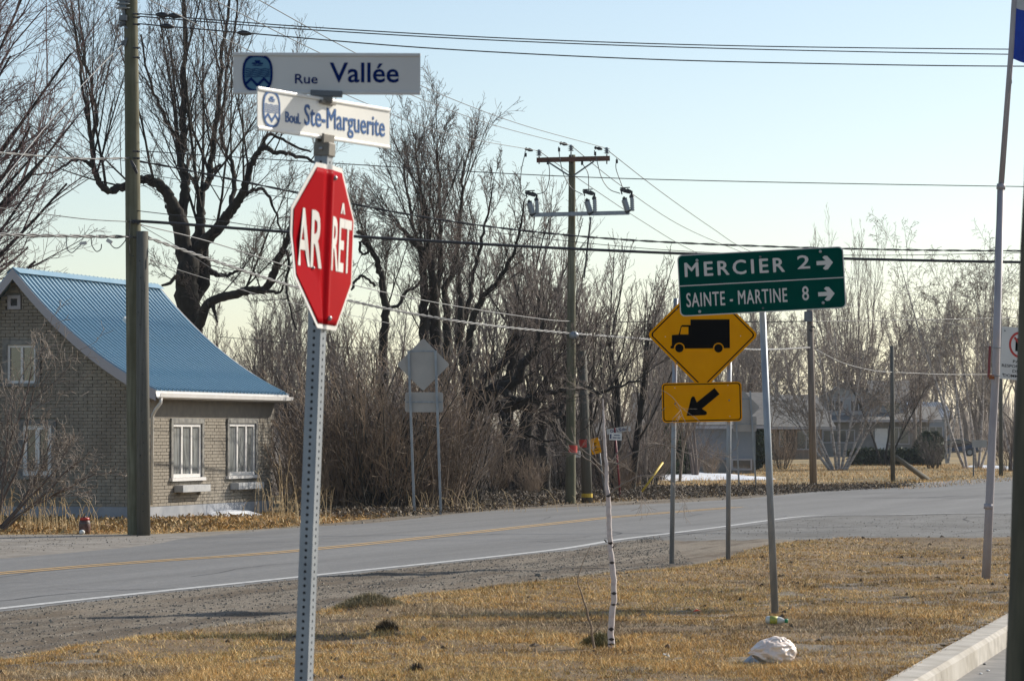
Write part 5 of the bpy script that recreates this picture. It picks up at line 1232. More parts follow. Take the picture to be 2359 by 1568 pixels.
win(t, 50 * k, 3.7, 1.1, .9, 2.15, 2); win(t, 60 * k, 1.6, 1.6, 1.3, -.04, 2); win(t, 112 * k, 1.6, 1.0, 1.3, -.04, 2)
MB().box((20 * k, -.04, 1.1), (.95, .06, 2.1)).build('door', M['trim'], t)
t = far_house('metal_roofed_house', 'blue grey house with a long shiny ribbed metal roof seen between the birches at right', 2136, 262, R(2)); k = 262 / F
gable_box(t, -52 * k, 52 * k, 0, 8, 3.2, 1.25, 'x', 'siding', 'metal_roof', .3, ribs=22)
for x in (-20, 20): win(t, x * k, 1.8, 1.2, 1.2, -.03, 2)
t = far_house('metal_roofed_barn', 'far blue grey barn with shiny striped roof above the brown bungalow', 1835, 262, R(-3)); k = 262 / F
gable_box(t, -62 * k, 58 * k, 0, 9, 3.3, 1.5, 'x', 'siding', 'metal_roof', .3, ribs=26)
win(t, -10 * k, 1.9, 1.2, 1.2, -.03, 2)
t = far_house('shed', 'small dark garden shed behind the brush right of the centre pole', 1430, 112, R(5)); k = 112 / F
gable_box(t, -40 * k, 30 * k, 0, 3, 1.5, .6, 'x', 'steel_dark', 'shingle', .2)
# lattice panels before the shed
for i, (u0, lab) in enumerate(((1396, 'left dark lattice panel before the garden shed'), (1440, 'right dark lattice panel before the garden shed'))):
    b = P(u0, 1000, 108); b.z = 0; t = thing('lattice_panel', lab, 'fence', b); k = 108 / F
    for j in range(9):
        MB().bar((j * 3.4 * k, 0, .15), (j * 3.4 * k, 0, 1.25), .03, .02).build('slat', M['planter' if i == 0 else 'steel_dark'], t)
    MB().bar((-.05, .03, 1.25), (.6, .03, 1.25), .04, .06).build('rail', M['planter' if i == 0 else 'steel_dark'], t)
# ---- car, half hidden behind the hedge
b = P(2194, 1049, 236); b.z = 0; car = thing('parked_car', 'dark blue hatchback parked far off behind the hedge', 'car', b, (0, 0, 0))
side_ = [(-1.9, .30), (-1.95, .55), (-1.85, .78), (-1.0, .90), (-.45, 1.30), (.9, 1.34), (1.6, .98), (1.9, .85), (1.95, .45), (1.9, .28)]
mb = MB(); n = len(side_)
for yy, inset in ((-.82, 0), (.82, 0)):
    for x, z in side_: mb.v.append((x, yy * (.86 if z > .95 else 1), z))
mb.f = [(i, (i + 1) % n, n + (i + 1) % n, n + i) for i in range(n)] + [tuple(range(n))[::-1], tuple(range(n, 2 * n))]
mb.build('body', M['car'], car, bevel=.04)
for s_ in (-1, 1): MB().prism([(-.85, .95), (-.38, 1.25), (.85, 1.28), (1.3, 1.0)], s_ * .835 - .01, s_ * .835 + .01).build('side_window', M['glass'], car)
for x in (-1.25, 1.22):
    for s_ in (-1, 1):
        w_ = MB().tube([(x, s_ * .70, .31), (x, s_ * .86, .31)], .31, 18).build('wheel', M['tyre'], car, smooth=False); MB().tube([(x, s_ * .80, .31), (x, s_ * .875, .31)], .19, 14).build('rim', M['galv'], w_)
MB().box((1.93, -.5, .68), (.06, .3, .14)).build('headlight', M['sign_silver'], car); MB().box((-1.93, -.5, .72), (.05, .26, .14)).build('tail_light', M['band_red'], car)
# ================================================================ BARE TREES
def tube_mesh(name, br, m, parent, org=(0, 0, 0), smooth=True):
    """br: list of (points, radii, sides) -> ONE mesh of tapering tubes"""
    groups = {}
    for pts, rad, s_ in br: groups.setdefault((len(pts), s_), []).append((pts, rad))
    VV, QQ = [], []; base = 0
    for (n, s_), L in groups.items():
        Pn = np.array([a for a, _ in L], np.float32) - np.array(org, np.float32); Rn = np.array([b for _, b in L], np.float32)
        T = np.empty_like(Pn); T[:, 1:-1] = Pn[:, 2:] - Pn[:, :-2]; T[:, 0] = Pn[:, 1] - Pn[:, 0]; T[:, -1] = Pn[:, -1] - Pn[:, -2]
        T /= np.linalg.norm(T, axis=2, keepdims=True) + 1e-9
        D = Pn[:, -1] - Pn[:, 0]; ref = np.where(np.abs(D[:, :1]) < np.abs(D[:, 2:]), np.array([[1, 0, 0]]), np.array([[0, 0, 1.0]]))[:, None]
        X = ref - T * (ref * T).sum(2, keepdims=True); X /= np.linalg.norm(X, axis=2, keepdims=True) + 1e-9; Y_ = np.cross(T, X)
        a = np.arange(s_) * 2 * np.pi / s_
        V = Pn[:, :, None] + (X[:, :, None] * np.cos(a)[None, None, :, None] + Y_[:, :, None] * np.sin(a)[None, None, :, None]) * Rn[:, :, None, None]
        B = len(L); VV.append(V.reshape(-1, 3))
        i = np.arange(n - 1)[:, None] * s_; k = np.arange(s_)[None]; k2 = (k + 1) % s_
        q = np.stack([i + k, i + k2, i + s_ + k2, i + s_ + k], -1).reshape(-1, 4)
        QQ.append((q[None] + (np.arange(B) * n * s_)[:, None, None]).reshape(-1, 4) + base); base += B * n * s_
    if not VV: return None
    return mesh_np(name, np.concatenate(VV), np.concatenate(QQ), m, parent, smooth)

def nrm(x, y, z):
    l = math.sqrt(x * x + y * y + z * z) + 1e-9; return x / l, y / l, z / l
def grow(out, p, d, L, r, lvl, K, rnd):
    n = K['segs'][lvl]; st = L / n; w = K['wob'][lvl]; up = K['up'][lvl]; x, y, z = p; dx, dy, dz = d
    g = rnd.gauss; pts = [(x, y, z)]; rad = [r]; r1 = max(K['rmin'], r * K['taper'][lvl])
    for i in range(n):
        dx, dy, dz = nrm(dx + g(0, w), dy + g(0, w), dz + g(0, w) + up)
        x += dx * st; y += dy * st; z += dz * st
        pts.append((x, y, z)); rad.append(r + (r1 - r) * (i + 1) / n)
    out[lvl].append((pts, rad, K['sides'][lvl]))
    if lvl + 1 < len(K['segs']):
        nk = K['kids'][lvl] * (.7 + .6 * rnd.random()); nk = int(nk) + (rnd.random() < nk % 1)
        spawn(out, pts, rad, nk, L, lvl + 1, K, rnd, K['t0'][lvl])
def spawn(out, pts, rad, nk, L, lvl, K, rnd, t0=.2, Lc=None):
    n = len(pts) - 1
    for c in range(nk):
        t = t0 + (1 - t0) * (c + rnd.random()) / nk; f = t * n; i = min(int(f), n - 1); f -= i
        a, b = pts[i], pts[i + 1]; p = [a[j] + (b[j] - a[j]) * f for j in range(3)]
        dx, dy, dz = nrm(b[0] - a[0], b[1] - a[1], b[2] - a[2])
        rx_, ry_, rz_ = nrm(rnd.gauss(0, 1), rnd.gauss(0, 1), rnd.gauss(0, 1))
        k = rx_ * dx + ry_ * dy + rz_ * dz; rx_, ry_, rz_ = nrm(rx_ - k * dx, ry_ - k * dy, rz_ - k * dz)
        an_ = K['ang'][lvl] * (.75 + .5 * rnd.random()); ca, sa = math.cos(an_), math.sin(an_)
        u = K['upb'][lvl]
        d = nrm(dx * ca + rx_ * sa, dy * ca + ry_ * sa, dz * ca + rz_ * sa + u)
        l = (Lc or L * K['ratio'][lvl]) * (1.15 - .55 * t) * (.6 + .8 * rnd.random())
        rr0 = (rad[i] + (rad[i + 1] - rad[i]) * f) * K['rr'][lvl]
        grow(out, p, d, l, max(K['rmin'], min(rr0, l * K.get("cap", .0115))), lvl, K, rnd)
def spec(n, **k):
    base = dict(segs=[8, 6, 4, 3, 2][:n], kids=[10, 7, 5, 4][:n - 1], t0=[.3, .2, .15, .1], wob=[.10, .12, .14, .16, .2], up=[.05, .06, .06, .04, .03], upb=[0, .35, .25, .15, .1],
                ang=[0, .8, .75, .7, .7], ratio=[1, .55, .5, .5, .45], rr=[1, .55, .6, .6, .7], taper=[.35, .3, .4, .6, .8], rmin=.0045, sides=[9, 6, 4, 3, 3])
    base.update(k); return base
def split(t, out, mt, mc, cut=2, org=(0, 0, 0)):
    a = [b for l in out[:cut] for b in l]; c = [b for l in out[cut:] for b in l]
    if a: tube_mesh('trunk', a, mt, t, org)
    if c: tube_mesh('crown', c, mc, t, org)
def nlev(n): return [[] for _ in range(n)]
def bumpy(pts, rad, rnd, n=3, jit=.06, knob=.12):
    """resample a hand-laid limb with knots and kinks"""
    pts = [Vector(p) for p in pts]; q = [2 * pts[0] - pts[1]] + pts + [2 * pts[-1] - pts[-2]]; P_, R_ = [], []
    for i in range(1, len(q) - 2):
        for k in range(n):
            t = k / n; a, b, c, d = q[i - 1], q[i], q[i + 1], q[i + 2]
            v = .5 * ((2 * b) + (c - a) * t + (2 * a - 5 * b + 4 * c - d) * t * t + (3 * b - a - 3 * c + d) * t ** 3)
            rr_ = lerp(rad[i - 1], rad[i], t); j = min(jit, rr_ * .5)
            P_.append(tuple(v + Vector((rnd.gauss(0, j), rnd.gauss(0, j), rnd.gauss(0, j))) * (1 if len(P_) else 0))); R_.append(rr_ * (1 + rnd.gauss(0, knob)))
    P_.append(tuple(pts[-1])); R_.append(rad[-1]); return P_, R_
def Z1(x, y): return (x / 2.499, y / 2.499)

# ---------------- the big old tree behind the house
rnd = random.Random(42); DT = 79
kT = DT / F
tb = P(440, 1000, DT); tb.z = 0
big = thing('old_maple_tree', 'huge bare old tree with heavy curving limbs behind the blue roof', 'tree', tb)
def depths(n, a, b): return [lerp(a, b, i / (n - 1)) for i in range(n)]
limbs = [  # (points in zoom px or frame px, start/end depth offset, radii in frame px (half width))
 ([(446, 1020), (444, 900), (438, 800), (436, 730), (430, 690), (430, 650), (433, 610), (424, 570), (416, 530), (408, 498), (396, 474)], 0, 0, [36, 34, 31, 28, 27, 26, 25, 20, 19, 20, 14]),
 ([(400, 480), (388, 450), (372, 430), (352, 418), (330, 412), (300, 424), (262, 438), (240, 434), (228, 416), (218, 396), (213, 365), (210, 320), (205, 290), (196, 240), (186, 170), (178, 100), (166, 20), (160, -60)], -.2, -2, [15, 13, 12, 11, 10, 9.5, 9, 8, 7, 6.5, 6, 5.5, 4.5, 3.8, 3, 2.5, 2, 1.5]),
 ([(210, 330), (216, 300), (222, 280), (210, 200), (196, 130), (186, 50), (176, -50)], -.6, -1.5, [5, 4.5, 4, 3.4, 3, 2, 1.5]),
 ([(214, 385), (195, 372), (175, 368), (150, 380), (120, 398), (80, 402), (40, 420)], -1, -3, [4.5, 3.8, 3.2, 2.8, 2.2, 1.8, 1.2]),
 ([(416, 510), (422, 470), (428, 430), (424, 400), (416, 372), (420, 330), (421, 280), (424, 248), (421, 180), (428, 100), (426, 20), (430, -70)], .3, 1, [14, 12, 11, 10, 9, 8, 7.5, 8, 6, 5, 4, 3]),
 ([(424, 400), (412, 360), (408, 318), (396, 300), (370, 250), (352, 205), (336, 150), (325, 80)], .3, 2, [7, 6, 5, 4.5, 4, 3.2, 2.6, 2]),
 ([(430, 640), (446, 600), (452, 560), (462, 520), (462, 480), (462, 448), (474, 425), (484, 408), (486, 385), (490, 340), (494, 295), (502, 250), (508, 190), (512, 120), (524, 40), (530, -50)], .4, 1.5, [16, 15, 14, 11, 10, 10, 8, 8, 7, 6.5, 6, 6, 5, 4.2, 3.5, 2.6]),
 ([(462, 448), (450, 425), (440, 408), (428, 400), (434, 372), (446, 350)], .5, 2, [7, 6, 5, 4.5, 4, 3]),
 ([(488, 395), (500, 385), (508, 380)], .6, .8, [6, 4, 3]),
 ([(444, 610), (456, 575), (470, 556), (492, 536), (515, 508), (532, 488), (548, 465), (560, 440), (570, 412), (580, 375), (596, 350), (612, 340), (630, 350), (660, 352), (690, 360), (728, 374)], .2, -2.5, [15, 14, 14, 13, 12, 11.5, 10, 9, 8, 7, 6.5, 6, 5, 4.5, 4, 3]),
 ([(536, 480), (534, 455), (541, 420), (536, 380), (520, 350), (508, 300), (516, 230), (524, 150), (540, 70), (550, -30)], .3, 2, [7, 6, 5.5, 5, 4.5, 4, 3.5, 3, 2.5, 2]),
 ([(560, 448), (580, 440), (600, 434), (612, 444), (628, 470), (640, 505), (650, 540)], 0, -1, [5, 4.5, 4, 3.5, 3, 2.4, 2]),
 ([(612, 342), (608, 325), (620, 310), (650, 322), (690, 340), (716, 350)], -1, -2, [4.5, 4, 3.6, 3.2, 2.6, 2]),
 ([(470, 600), (468, 640), (462, 660), (440, 690)], .4, .5, [13, 15, 17, 18]),
 ([(464, 510), (470, 560), (472, 600), (470, 620)], .6, .5, [7, 8, 12, 13]),
 ([(430, 655), (415, 650), (420, 630), (408, 636), (390, 650), (372, 658)], -.3, -1, [7, 5.5, 5, 4.5, 4, 2.5]),
 ([(480, 622), (500, 632), (520, 634), (536, 628), (560, 618)], .5, .8, [8, 6, 4.5, 3.5, 2.5]),
 ([(452, 770), (462, 735), (478, 702), (500, 688), (530, 680), (560, 672), (585, 668), (605, 668), (620, 655), (632, 625), (642, 595), (655, 565), (668, 530), (674, 495)], -.5, -3, [12, 11.5, 11, 10.5, 10, 10, 9.5, 9, 9, 9, 8, 7, 6, 4]),
 ([(600, 668), (620, 672), (642, 674), (655, 655)], -2, -2.5, [5, 4, 3, 2]),
 ([(492, 695), (494, 720), (502, 742)], -1, -1.2, [4, 3.4, 1.5]),
 ([(652, 572), (664, 582), (664, 620), (660, 660), (672, 720), (684, 760)], -2.6, -3, [4, 3.6, 3, 2.6, 2.2, 1.6]),
 ([(408, 498), (392, 480), (380, 476)], 0, 0, [8, 6, 4]),
]
K = spec(4, segs=[8, 4, 3, 2], kids=[11, 5, 2.2], t0=[.10, .12, .15], wob=[.035, .06, .09, .14], up=[.035, .04, .03, .0], ang=[.7, .62, .65, .75], upb=[0, .22, .15, .05], ratio=[1, .36, .42, .5], rr=[.5, .5, .6, .7], rmin=.0042, taper=[.22, .4, .6, .8], sides=[5, 4, 3, 3], cap=.0085)
tw = nlev(4)
for li, (pl, d0, d1, ra) in enumerate(limbs):
    ds = depths(len(pl), d0, d1); W3 = [P(u, v, DT + dd) for (u, v), dd in zip(pl, ds)]
    pts, rad = bumpy(W3, [r_ * kT for r_ in ra], rnd, 4, .018, .045)
    tube_mesh('trunk' if li == 0 else 'limb', [(pts, rad, 12)], M['bark'], big, tb)
    L = sum((b - a).length for a, b in zip(W3, W3[1:]))
    if li == 0: continue
    # upright shoots along each limb
    nk = int(L * 1.5) if L > 1.5 else 2
    K2 = dict(K); K2['upb'] = [.85, .22, .15, .05]
    spawn(tw, pts, rad, nk, L, 0, K2, rnd, .15, Lc=min(4.6, 1.5 + L * .36))
    spawn(tw, pts, rad, int(L * 1.3), L, 2, K, rnd, .1, Lc=.8)
tube_mesh('branches', [b for l in tw[:2] for b in l], M['bark'], big, tb); tube_mesh('crown', [b for l in tw[2:] for b in l], M['twig'], big, tb)
ntw = sum(len(l) for l in tw)

# ---------------- tree at the left frame edge, its crown reaching in
rnd = random.Random(8); d = 66; lb_ = P(-330, 1000, d); lb_.z = 0
lt = thing('maple_tree', 'bare tree with fine reddish twigs reaching in from the left frame edge', 'tree', lb_)
out = nlev(5)
K = spec(5, segs=[8, 6, 4, 3, 2], kids=[0, 9, 7, 4], cap=.0085, wob=[.04, .06, .08, .12, .2], up=[.0, .03, .05, .05, .03], ang=[0, .6, .6, .7, .8], upb=[0, .15, .22, .15, .1], ratio=[1, .5, .42, .4, .45], rmin=.005)
tr = [tuple(lb_ + Vector((0, 0, z))) for z in (-.1, 1, 2, 3, 4, 5, 6.5, 8, 10)]; out[0].append((tr, [.34, .30, .27, .25, .23, .21, .18, .15, .1], 12))
for (u, v, z0, L_) in ((70, -160, 4, 9), (140, -60, 4, 8), (150, 60, 3.6, 6.5), (190, 190, 3.4, 6), (170, 330, 3.0, 5.5), (200, 420, 2.8, 5.2), (190, 520, 2.4, 5), (120, 600, 2.1, 4.6), (60, 0, 5, 8), (60, 260, 4, 5.5), (30, 100, 4.5, 7), (100, 480, 3, 5)):
    for rep in range(2):
        a = lb_ + Vector((0, 0, z0 + rep * .5)); b = P(u - 60 * rep, v, d + rnd.uniform(-2.5, 2.5)); dd = (b - a).normalized()
        grow(out, tuple(a), tuple(dd), (b - a).length * .95, .075, 1, K, rnd)
split(lt, out, M['bark'], M['red_twig'], 2, lb_)

# ---------------- cottonwood clump and the leaning giant in the middle
def Z8(x, y): return ((1000 + x / 1.96) / 1.275, (300 + y / 1.96) / 1.275)
def Z4(x, y): return (862.7 + x / 2.856, 705.9 + y / 2.856)
def hand_tree(name, label, bu, d, stems, K, seed, mt='bark', mc='twig', shoots=1.8, Lc=1.6, fine=2.0, up0=.8, lv=1):
    rnd = random.Random(seed); b = P(bu, 1000, d); b.z = 0; t = thing(name, label, 'tree', b); out = nlev(5)
    for si, (pl, d0, d1, ra) in enumerate(stems):
        ds = depths(len(pl), d0, d1); W3 = [P(u, v, d + q) for (u, v), q in zip(pl, ds)]
        if si == 0 and W3[0].z > .3: pass
        pts, rad = bumpy(W3, [q * d / F for q in ra], rnd, 4, .02, .05)
        tube_mesh('stem', [(pts, rad, 10)], M[mt], t, b)
        L = sum((q - p).length for p, q in zip(W3, W3[1:])); K2 = dict(K); K2['upb'] = [up0, up0 * .75, .28, .12, 0]
        spawn(out, pts, rad, max(2, int(L * shoots)), L, lv, K2, rnd, .22, Lc=Lc + L * .14)
        spawn(out, pts, rad, int(L * fine), L, 3, K, rnd, .1, Lc=.6)
    tube_mesh('branches', [x for l in out[:3] for x in l], M[mt], t, b); tube_mesh('crown', [x for l in out[3:] for x in l], M[mc], t, b)
    return t
KU = spec(5, segs=[6, 6, 4, 3, 2], kids=[0, 8, 5.5, 2.5], t0=[.2, .10, .12, .1], cap=.0095, wob=[.05, .05, .08, .13, .2], up=[.05, .04, .05, .03, .01], ang=[0, .62, .60, .65, .75], upb=[0, .38, .28, .12, .0], ratio=[1, .5, .5, .44, .48], rmin=.0048, taper=[.4, .3, .4, .6, .8], sides=[6, 5, 4, 3, 3])
z8 = lambda L: [Z8(*q) for q in L]; z4 = lambda L: [Z4(*q) for q in L]
hand_tree('poplar_tree', 'tall many stemmed bare poplar rising above the brush right of the stop sign', 985, 82, [
 (z8([(490, 1820), (490, 1500), (485, 1320), (480, 1180), (478, 1050), (470, 900), (455, 820)]), 0, 0, [16, 14, 12, 11, 9, 8, 5]),
 (z8([(560, 1800), (550, 1500), (545, 1300), (540, 1180), (535, 1060), (520, 920), (470, 850), (420, 800), (370, 745), (325, 705)]), .5, -1, [17, 16, 14, 12, 10, 9, 7, 6, 5, 4]),
 (z8([(545, 1150), (570, 1000), (575, 850), (572, 700), (575, 560), (566, 400), (560, 300), (556, 240)]), .3, 0, [8, 7, 6, 5, 4, 3.2, 2.2, 1.4]),
 (z8([(480, 1000), (500, 850), (505, 700), (470, 520), (440, 360), (432, 180)]), .2, -1, [7, 6, 4.5, 3.4, 2.4, 1.2]),
 (z8([(600, 1700), (615, 1350), (615, 1180), (600, 1080), (640, 1000), (680, 800), (690, 620), (700, 460), (712, 330)]), .8, 1.5, [12, 10, 9, 7, 6, 5, 4, 3, 1.6]),
 (z8([(470, 900), (430, 760), (400, 600), (372, 450), (366, 330)]), .2, 1.5, [5, 4, 3.2, 2.3, 1.4])],
 KU, 3, shoots=2.4, Lc=1.5)
hand_tree('willow_tree', 'bare crooked tree between the stop sign and the tall poplar', 925, 80, [
 (z8([(240, 1900), (245, 1500), (252, 1290), (262, 1180), (245, 1080), (230, 990), (215, 920), (185, 870), (150, 815), (130, 770), (100, 740)]), 0, -1, [12, 11, 10, 9, 8, 7.5, 7, 6, 5.5, 5, 5]),
 (z8([(245, 1100), (280, 1180), (340, 1160), (380, 1090), (430, 1070), (470, 1000)]), 0, 1, [4, 4, 4, 3.5, 3, 2.5]),
 (z8([(150, 820), (120, 800), (118, 860), (145, 875), (160, 840)]), -.6, -.8, [3.5, 3.5, 3, 3, 2.5]),
 (z8([(60, 1080), (100, 1010), (150, 1010), (200, 1060)]), -1, -.5, [3, 3.4, 3, 3])],
 KU, 4, shoots=2.4, Lc=1.1, fine=3)
hand_tree('leaning_poplar_tree', 'massive leaning tree with low horizontal limbs left of the centre pole', 1080, 76, [
 (z4([(600, 1310), (602, 1150), (600, 1000), (600, 860), (610, 740), (650, 640), (720, 590), (800, 565)]), 0, 0, [13, 14, 15, 16, 19, 23, 22, 17]),
 (z4([(640, 600), (780, 545), (880, 515), (950, 470), (962, 400), (1010, 340), (1060, 280), (1080, 200), (1110, 100)]), 0, -1, [15, 14, 13, 12, 11, 10, 9, 6, 4]),
 (z4([(700, 520), (760, 440), (840, 370), (880, 300), (900, 240), (940, 190)]), .6, .4, [9, 9, 8, 8, 10, 9]),
 (z4([(800, 530), (870, 460), (900, 400), (905, 320), (910, 230)]), .3, .3, [9, 8, 8, 8, 7]),
 (z4([(620, 640), (760, 660), (870, 655), (950, 640), (1040, 660), (1070, 600), (1150, 560), (1120, 500), (1170, 460), (1250, 420), (1300, 350), (1340, 250)]), .5, 1, [14, 15, 15, 14, 14, 12, 11, 9, 9, 8, 6, 4]),
 (z4([(800, 540), (860, 560), (900, 600), (960, 615), (1030, 600), (1100, 565), (1200, 560), (1310, 535), (1400, 540), (1480, 560), (1600, 530), (1700, 495), (1790, 490)]), -.3, -3, [9, 8, 7.5, 7, 6.5, 6, 5.5, 5, 4.4, 4, 3, 2, 1.2]),
 (z4([(830, 690), (850, 740), (862, 790), (900, 810), (960, 830), (1040, 860), (1120, 885), (1210, 880)]), 0, -1.5, [6, 5, 4.5, 4, 3.4, 3, 2.4, 1.6]),
 (z8([(735, 1700), (728, 1560), (700, 1440), (690, 1350), (690, 1240), (690, 1120), (680, 1040)]), 1, 1.5, [13, 12, 11, 9, 8, 7, 5]),
 (z8([(740, 1500), (745, 1400), (765, 1260), (790, 1180), (850, 1090), (900, 1040), (950, 960), (1000, 850), (1040, 700), (1060, 560)]), 1, 0, [9, 9, 8.5, 7, 6.5, 6, 4.5, 3.6, 2.6, 1.5]),
 (z8([(680, 1350), (720, 1240), (750, 1120), (755, 1020), (800, 860), (830, 720), (860, 580), (880, 470)]), 1.4, 2, [7, 6.5, 5.5, 5, 4, 3, 2.2, 1.2])],
 KU, 5, shoots=2.3, Lc=1.1, fine=2.6)
hand_tree('dead_trunk_tree', 'dark upright old trunk standing in the brush left of the centre pole', 1257, 84, [
 (z4([(1130, 1250), (1120, 1150), (1125, 1060), (1110, 950), (1100, 860), (1105, 770), (1120, 700), (1128, 660)]), 0, 0, [14, 12, 11, 11, 12, 12, 13, 10]),
 (z4([(1105, 760), (1080, 715), (1050, 725)]), 0, -.2, [4, 3, 1.5]), (z4([(1120, 720), (1150, 690), (1195, 685)]), 0, .2, [5, 3.5, 1.5]), (z4([(1130, 770), (1170, 740), (1220, 700), (1270, 600), (1300, 450), (1310, 250)]), .1, .6, [7, 8, 7, 5.5, 4, 2.5])],
 KU, 6, shoots=.9, Lc=.6, fine=1.2)
for i, (u, v1, s_, lab, d) in enumerate(((1185, 640, 21, 'bare spreading tree top left of the centre pole, above the leaning limbs', 86), (1290, 560, 22, 'bare tree directly behind the centre pole', 90), (1420, 690, 23, 'bare tree with fine drooping tips right of the centre pole', 88))):
    b = P(u, 1000, d); b.z = 0; H = P(u, v1, d).z; rnd = random.Random(s_); t = thing('poplar_tree', lab, 'tree', b); out = nlev(5)
    Kb = spec(5, segs=[8, 6, 4, 3, 2], kids=[11, 7, 4.5, 2.5], t0=[.22, .15, .15, .1], wob=[.05, .08, .1, .14, .2], up=[.06, .08, .08, .05, .02], ang=[0, .6, .5, .5, .6], upb=[0, .3, .35, .25, .1], ratio=[1, .55, .42, .42, .45], rmin=.006)
    for q in range(3): grow(out, (b.x + rnd.uniform(-.5, .5), b.y + rnd.uniform(-.5, .5), -.1), nrm(rnd.uniform(-.22, .22), rnd.uniform(-.2, .2), 1), H * (.86 + .1 * rnd.random()), .13, 0, Kb, rnd)
    split(t, out, M['bark'], M['grey_twig'], 2, b)

# ---------------- reusable prototypes, each first used in place and then copied with its parts
def proto(name, label, cat, loc, group, fn, mt, mc, cut, seed):
    rnd = random.Random(seed); t = thing(name, label, cat, loc, (0, 0, 0), group); out = fn(rnd)
    split(t, out, M[mt], M[mc], cut); return t
def thin_tree(rnd):
    out = nlev(4); K = spec(4, segs=[8, 5, 4, 2], kids=[22, 7, 4], t0=[.18, .15, .1], wob=[.04, .08, .12, .2], up=[.03, .08, .06, .02], ang=[0, .55, .5, .6], upb=[0, .25, .3, .1], ratio=[1, .38, .38, .4], rmin=.007, taper=[.2, .3, .5, .8], sides=[6, 4, 3, 3])
    for q in range(rnd.choice((2, 3))): grow(out, (rnd.uniform(-.3, .3), rnd.uniform(-.3, .3), -.1), nrm(rnd.uniform(-.15, .15), rnd.uniform(-.15, .15), 1), 7 * (.8 + .3 * rnd.random()), .085, 0, K, rnd)
    return out
def broad_tree(rnd):
    out = nlev(5); K = spec(5, segs=[6, 6, 4, 3, 2], kids=[9, 7, 6, 3], t0=[.25, .2, .15, .1], wob=[.08, .1, .12, .16, .2], up=[.05, .05, .06, .04, .02], ang=[0, .8, .6, .6, .7], upb=[0, .25, .3, .2, .1], ratio=[1, .75, .5, .42, .45], rmin=.008)
    grow(out, (0, 0, -.1), (0.04, 0, 1), 4.8, .18, 0, K, rnd); return out
def bush(rnd, n=70, H=3.4, spread=.30, rmin=.006, kids=(9, 3)):
    out = nlev(3); K = spec(3, segs=[6, 4, 2], kids=list(kids), t0=[.12, .12], wob=[.11, .16, .2], up=[.05, .05, .03], ang=[0, .6, .7], upb=[0, .3, .2], ratio=[1, .42, .40], rmin=rmin, taper=[.35, .5, .8], sides=[5, 3, 3])
    for q in range(n):
        a = rnd.random() * 6.283; rr_ = rnd.random() ** .6 * .55; t = spread * rnd.random() ** .7
        grow(out, (math.cos(a) * rr_, math.sin(a) * rr_, -.05), nrm(math.cos(a) * t, math.sin(a) * t, 1), H * (.35 + .75 * rnd.random()), .009 + .028 * rnd.random() ** 2, 0, K, rnd)
    return out
def gz(u, d): p = P(u, 1000, d); return Vector((p.x, p.y, 0))
# thickets across the road: every shrub its own thing
sh = [(700, 66, .8), (745, 68, 1.06), (800, 67, 1.16), (850, 68, 1.22), (890, 66.5, 1.20), (925, 69, 1.15), (1000, 68, 1.10), (1045, 69, .8), (985, 72, 1.25), (770, 73, 1.25), (690, 72, .72), (1075, 73, .6), (830, 74, 1.35), (910, 75, 1.3), (648, 75, .6), (735, 80, 1.15), (1140, 84, .55), (1200, 86, .72), (1230, 82, .42), (1290, 88, .75), (1180, 95, 1.0), (1400, 88, .6), (1440, 84, .42), (1500, 95, .55), (1110, 90, 1.0), (1340, 94, .85), (1060, 88, 1.25), (1270, 100, 1.1), (1370, 104, 1.1), (1465, 104, .95)]
pro = {}
for i, (u, d, s_) in enumerate(sh):
    k = i % 4; near_ = d < 76 and u < 1100; kk = (k, near_)
    grp = 'tall brush stems growing beside the far road edge' if near_ else 'lower brush farther back behind the roadside thicket'
    lab = 'dense clump of tall brown brush stems beside the far road edge' if near_ else 'clump of thin brown brush farther back behind the roadside thicket'
    if u < 770 and near_: k = 4
    if k not in pro:
        pro[k] = proto('brush_shrub', lab, 'shrub', gz(u, d), grp, lambda r: bush(r, 16 if k == 4 else 36, 3.3, .46, .0055, (8, 3.2)), ('bark', 'twig', 'brush', 'bark', 'brush')[k], ('brush', 'twig', 'brush', 'grey_twig', 'brush')[k], 1, 100 + k); o = pro[k]
    else: o = copy_tree(pro[k], loc=gz(u, d), label=lab, group=grp)
    if near_: o['label'] = ['first', 'second', 'third', 'fourth', 'fifth', 'sixth', 'seventh', 'eighth', 'ninth', 'tenth', 'eleventh', 'twelfth', 'thirteenth', 'fourteenth', 'fifteenth', 'sixteenth'][sorted(q[0] for q in sh if q[1] < 76 and q[0] < 1100).index(u)] + ' clump of tall brown brush stems counted from the brick house'
    s_ *= .84; o.rotation_euler.z = i * 1.3; o.scale = (s_ * 1.12, s_ * 1.12, s_)
# slender trees behind
bgt = [(520, 96, 1.0), (575, 100, 1.08), (610, 94, .95), (660, 98, 1.0), (705, 102, 1.05), (560, 110, .9), (760, 92, .95), (820, 100, 1.1), (880, 96, 1.05), (1060, 100, 1.15), (1120, 98, 1.05), (1215, 98, 1.0), (1330, 104, .98), (1420, 108, .95), (1500, 118, .95), (1535, 125, 1.0), (1480, 100, .78), (1700, 150, 1.2), (1760, 160, 1.15), (1650, 140, 1.0), (480, 104, .7), (1560, 108, .8), (1600, 120, .85)]
pt = {}
for i, (u, d, s_) in enumerate(bgt):
    k = i % 5; lab, grp = 'slender bare young tree in the thicket behind the roadside brush', 'slender bare trees behind the roadside brush'
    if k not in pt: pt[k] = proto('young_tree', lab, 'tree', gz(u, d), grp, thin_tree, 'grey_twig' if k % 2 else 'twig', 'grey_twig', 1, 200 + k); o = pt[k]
    else: o = copy_tree(pt[k], loc=gz(u, d))
    s_ *= .72 if u < 900 else .86
    o.rotation_euler.z = i * .9; o.scale = (s_, s_, s_)
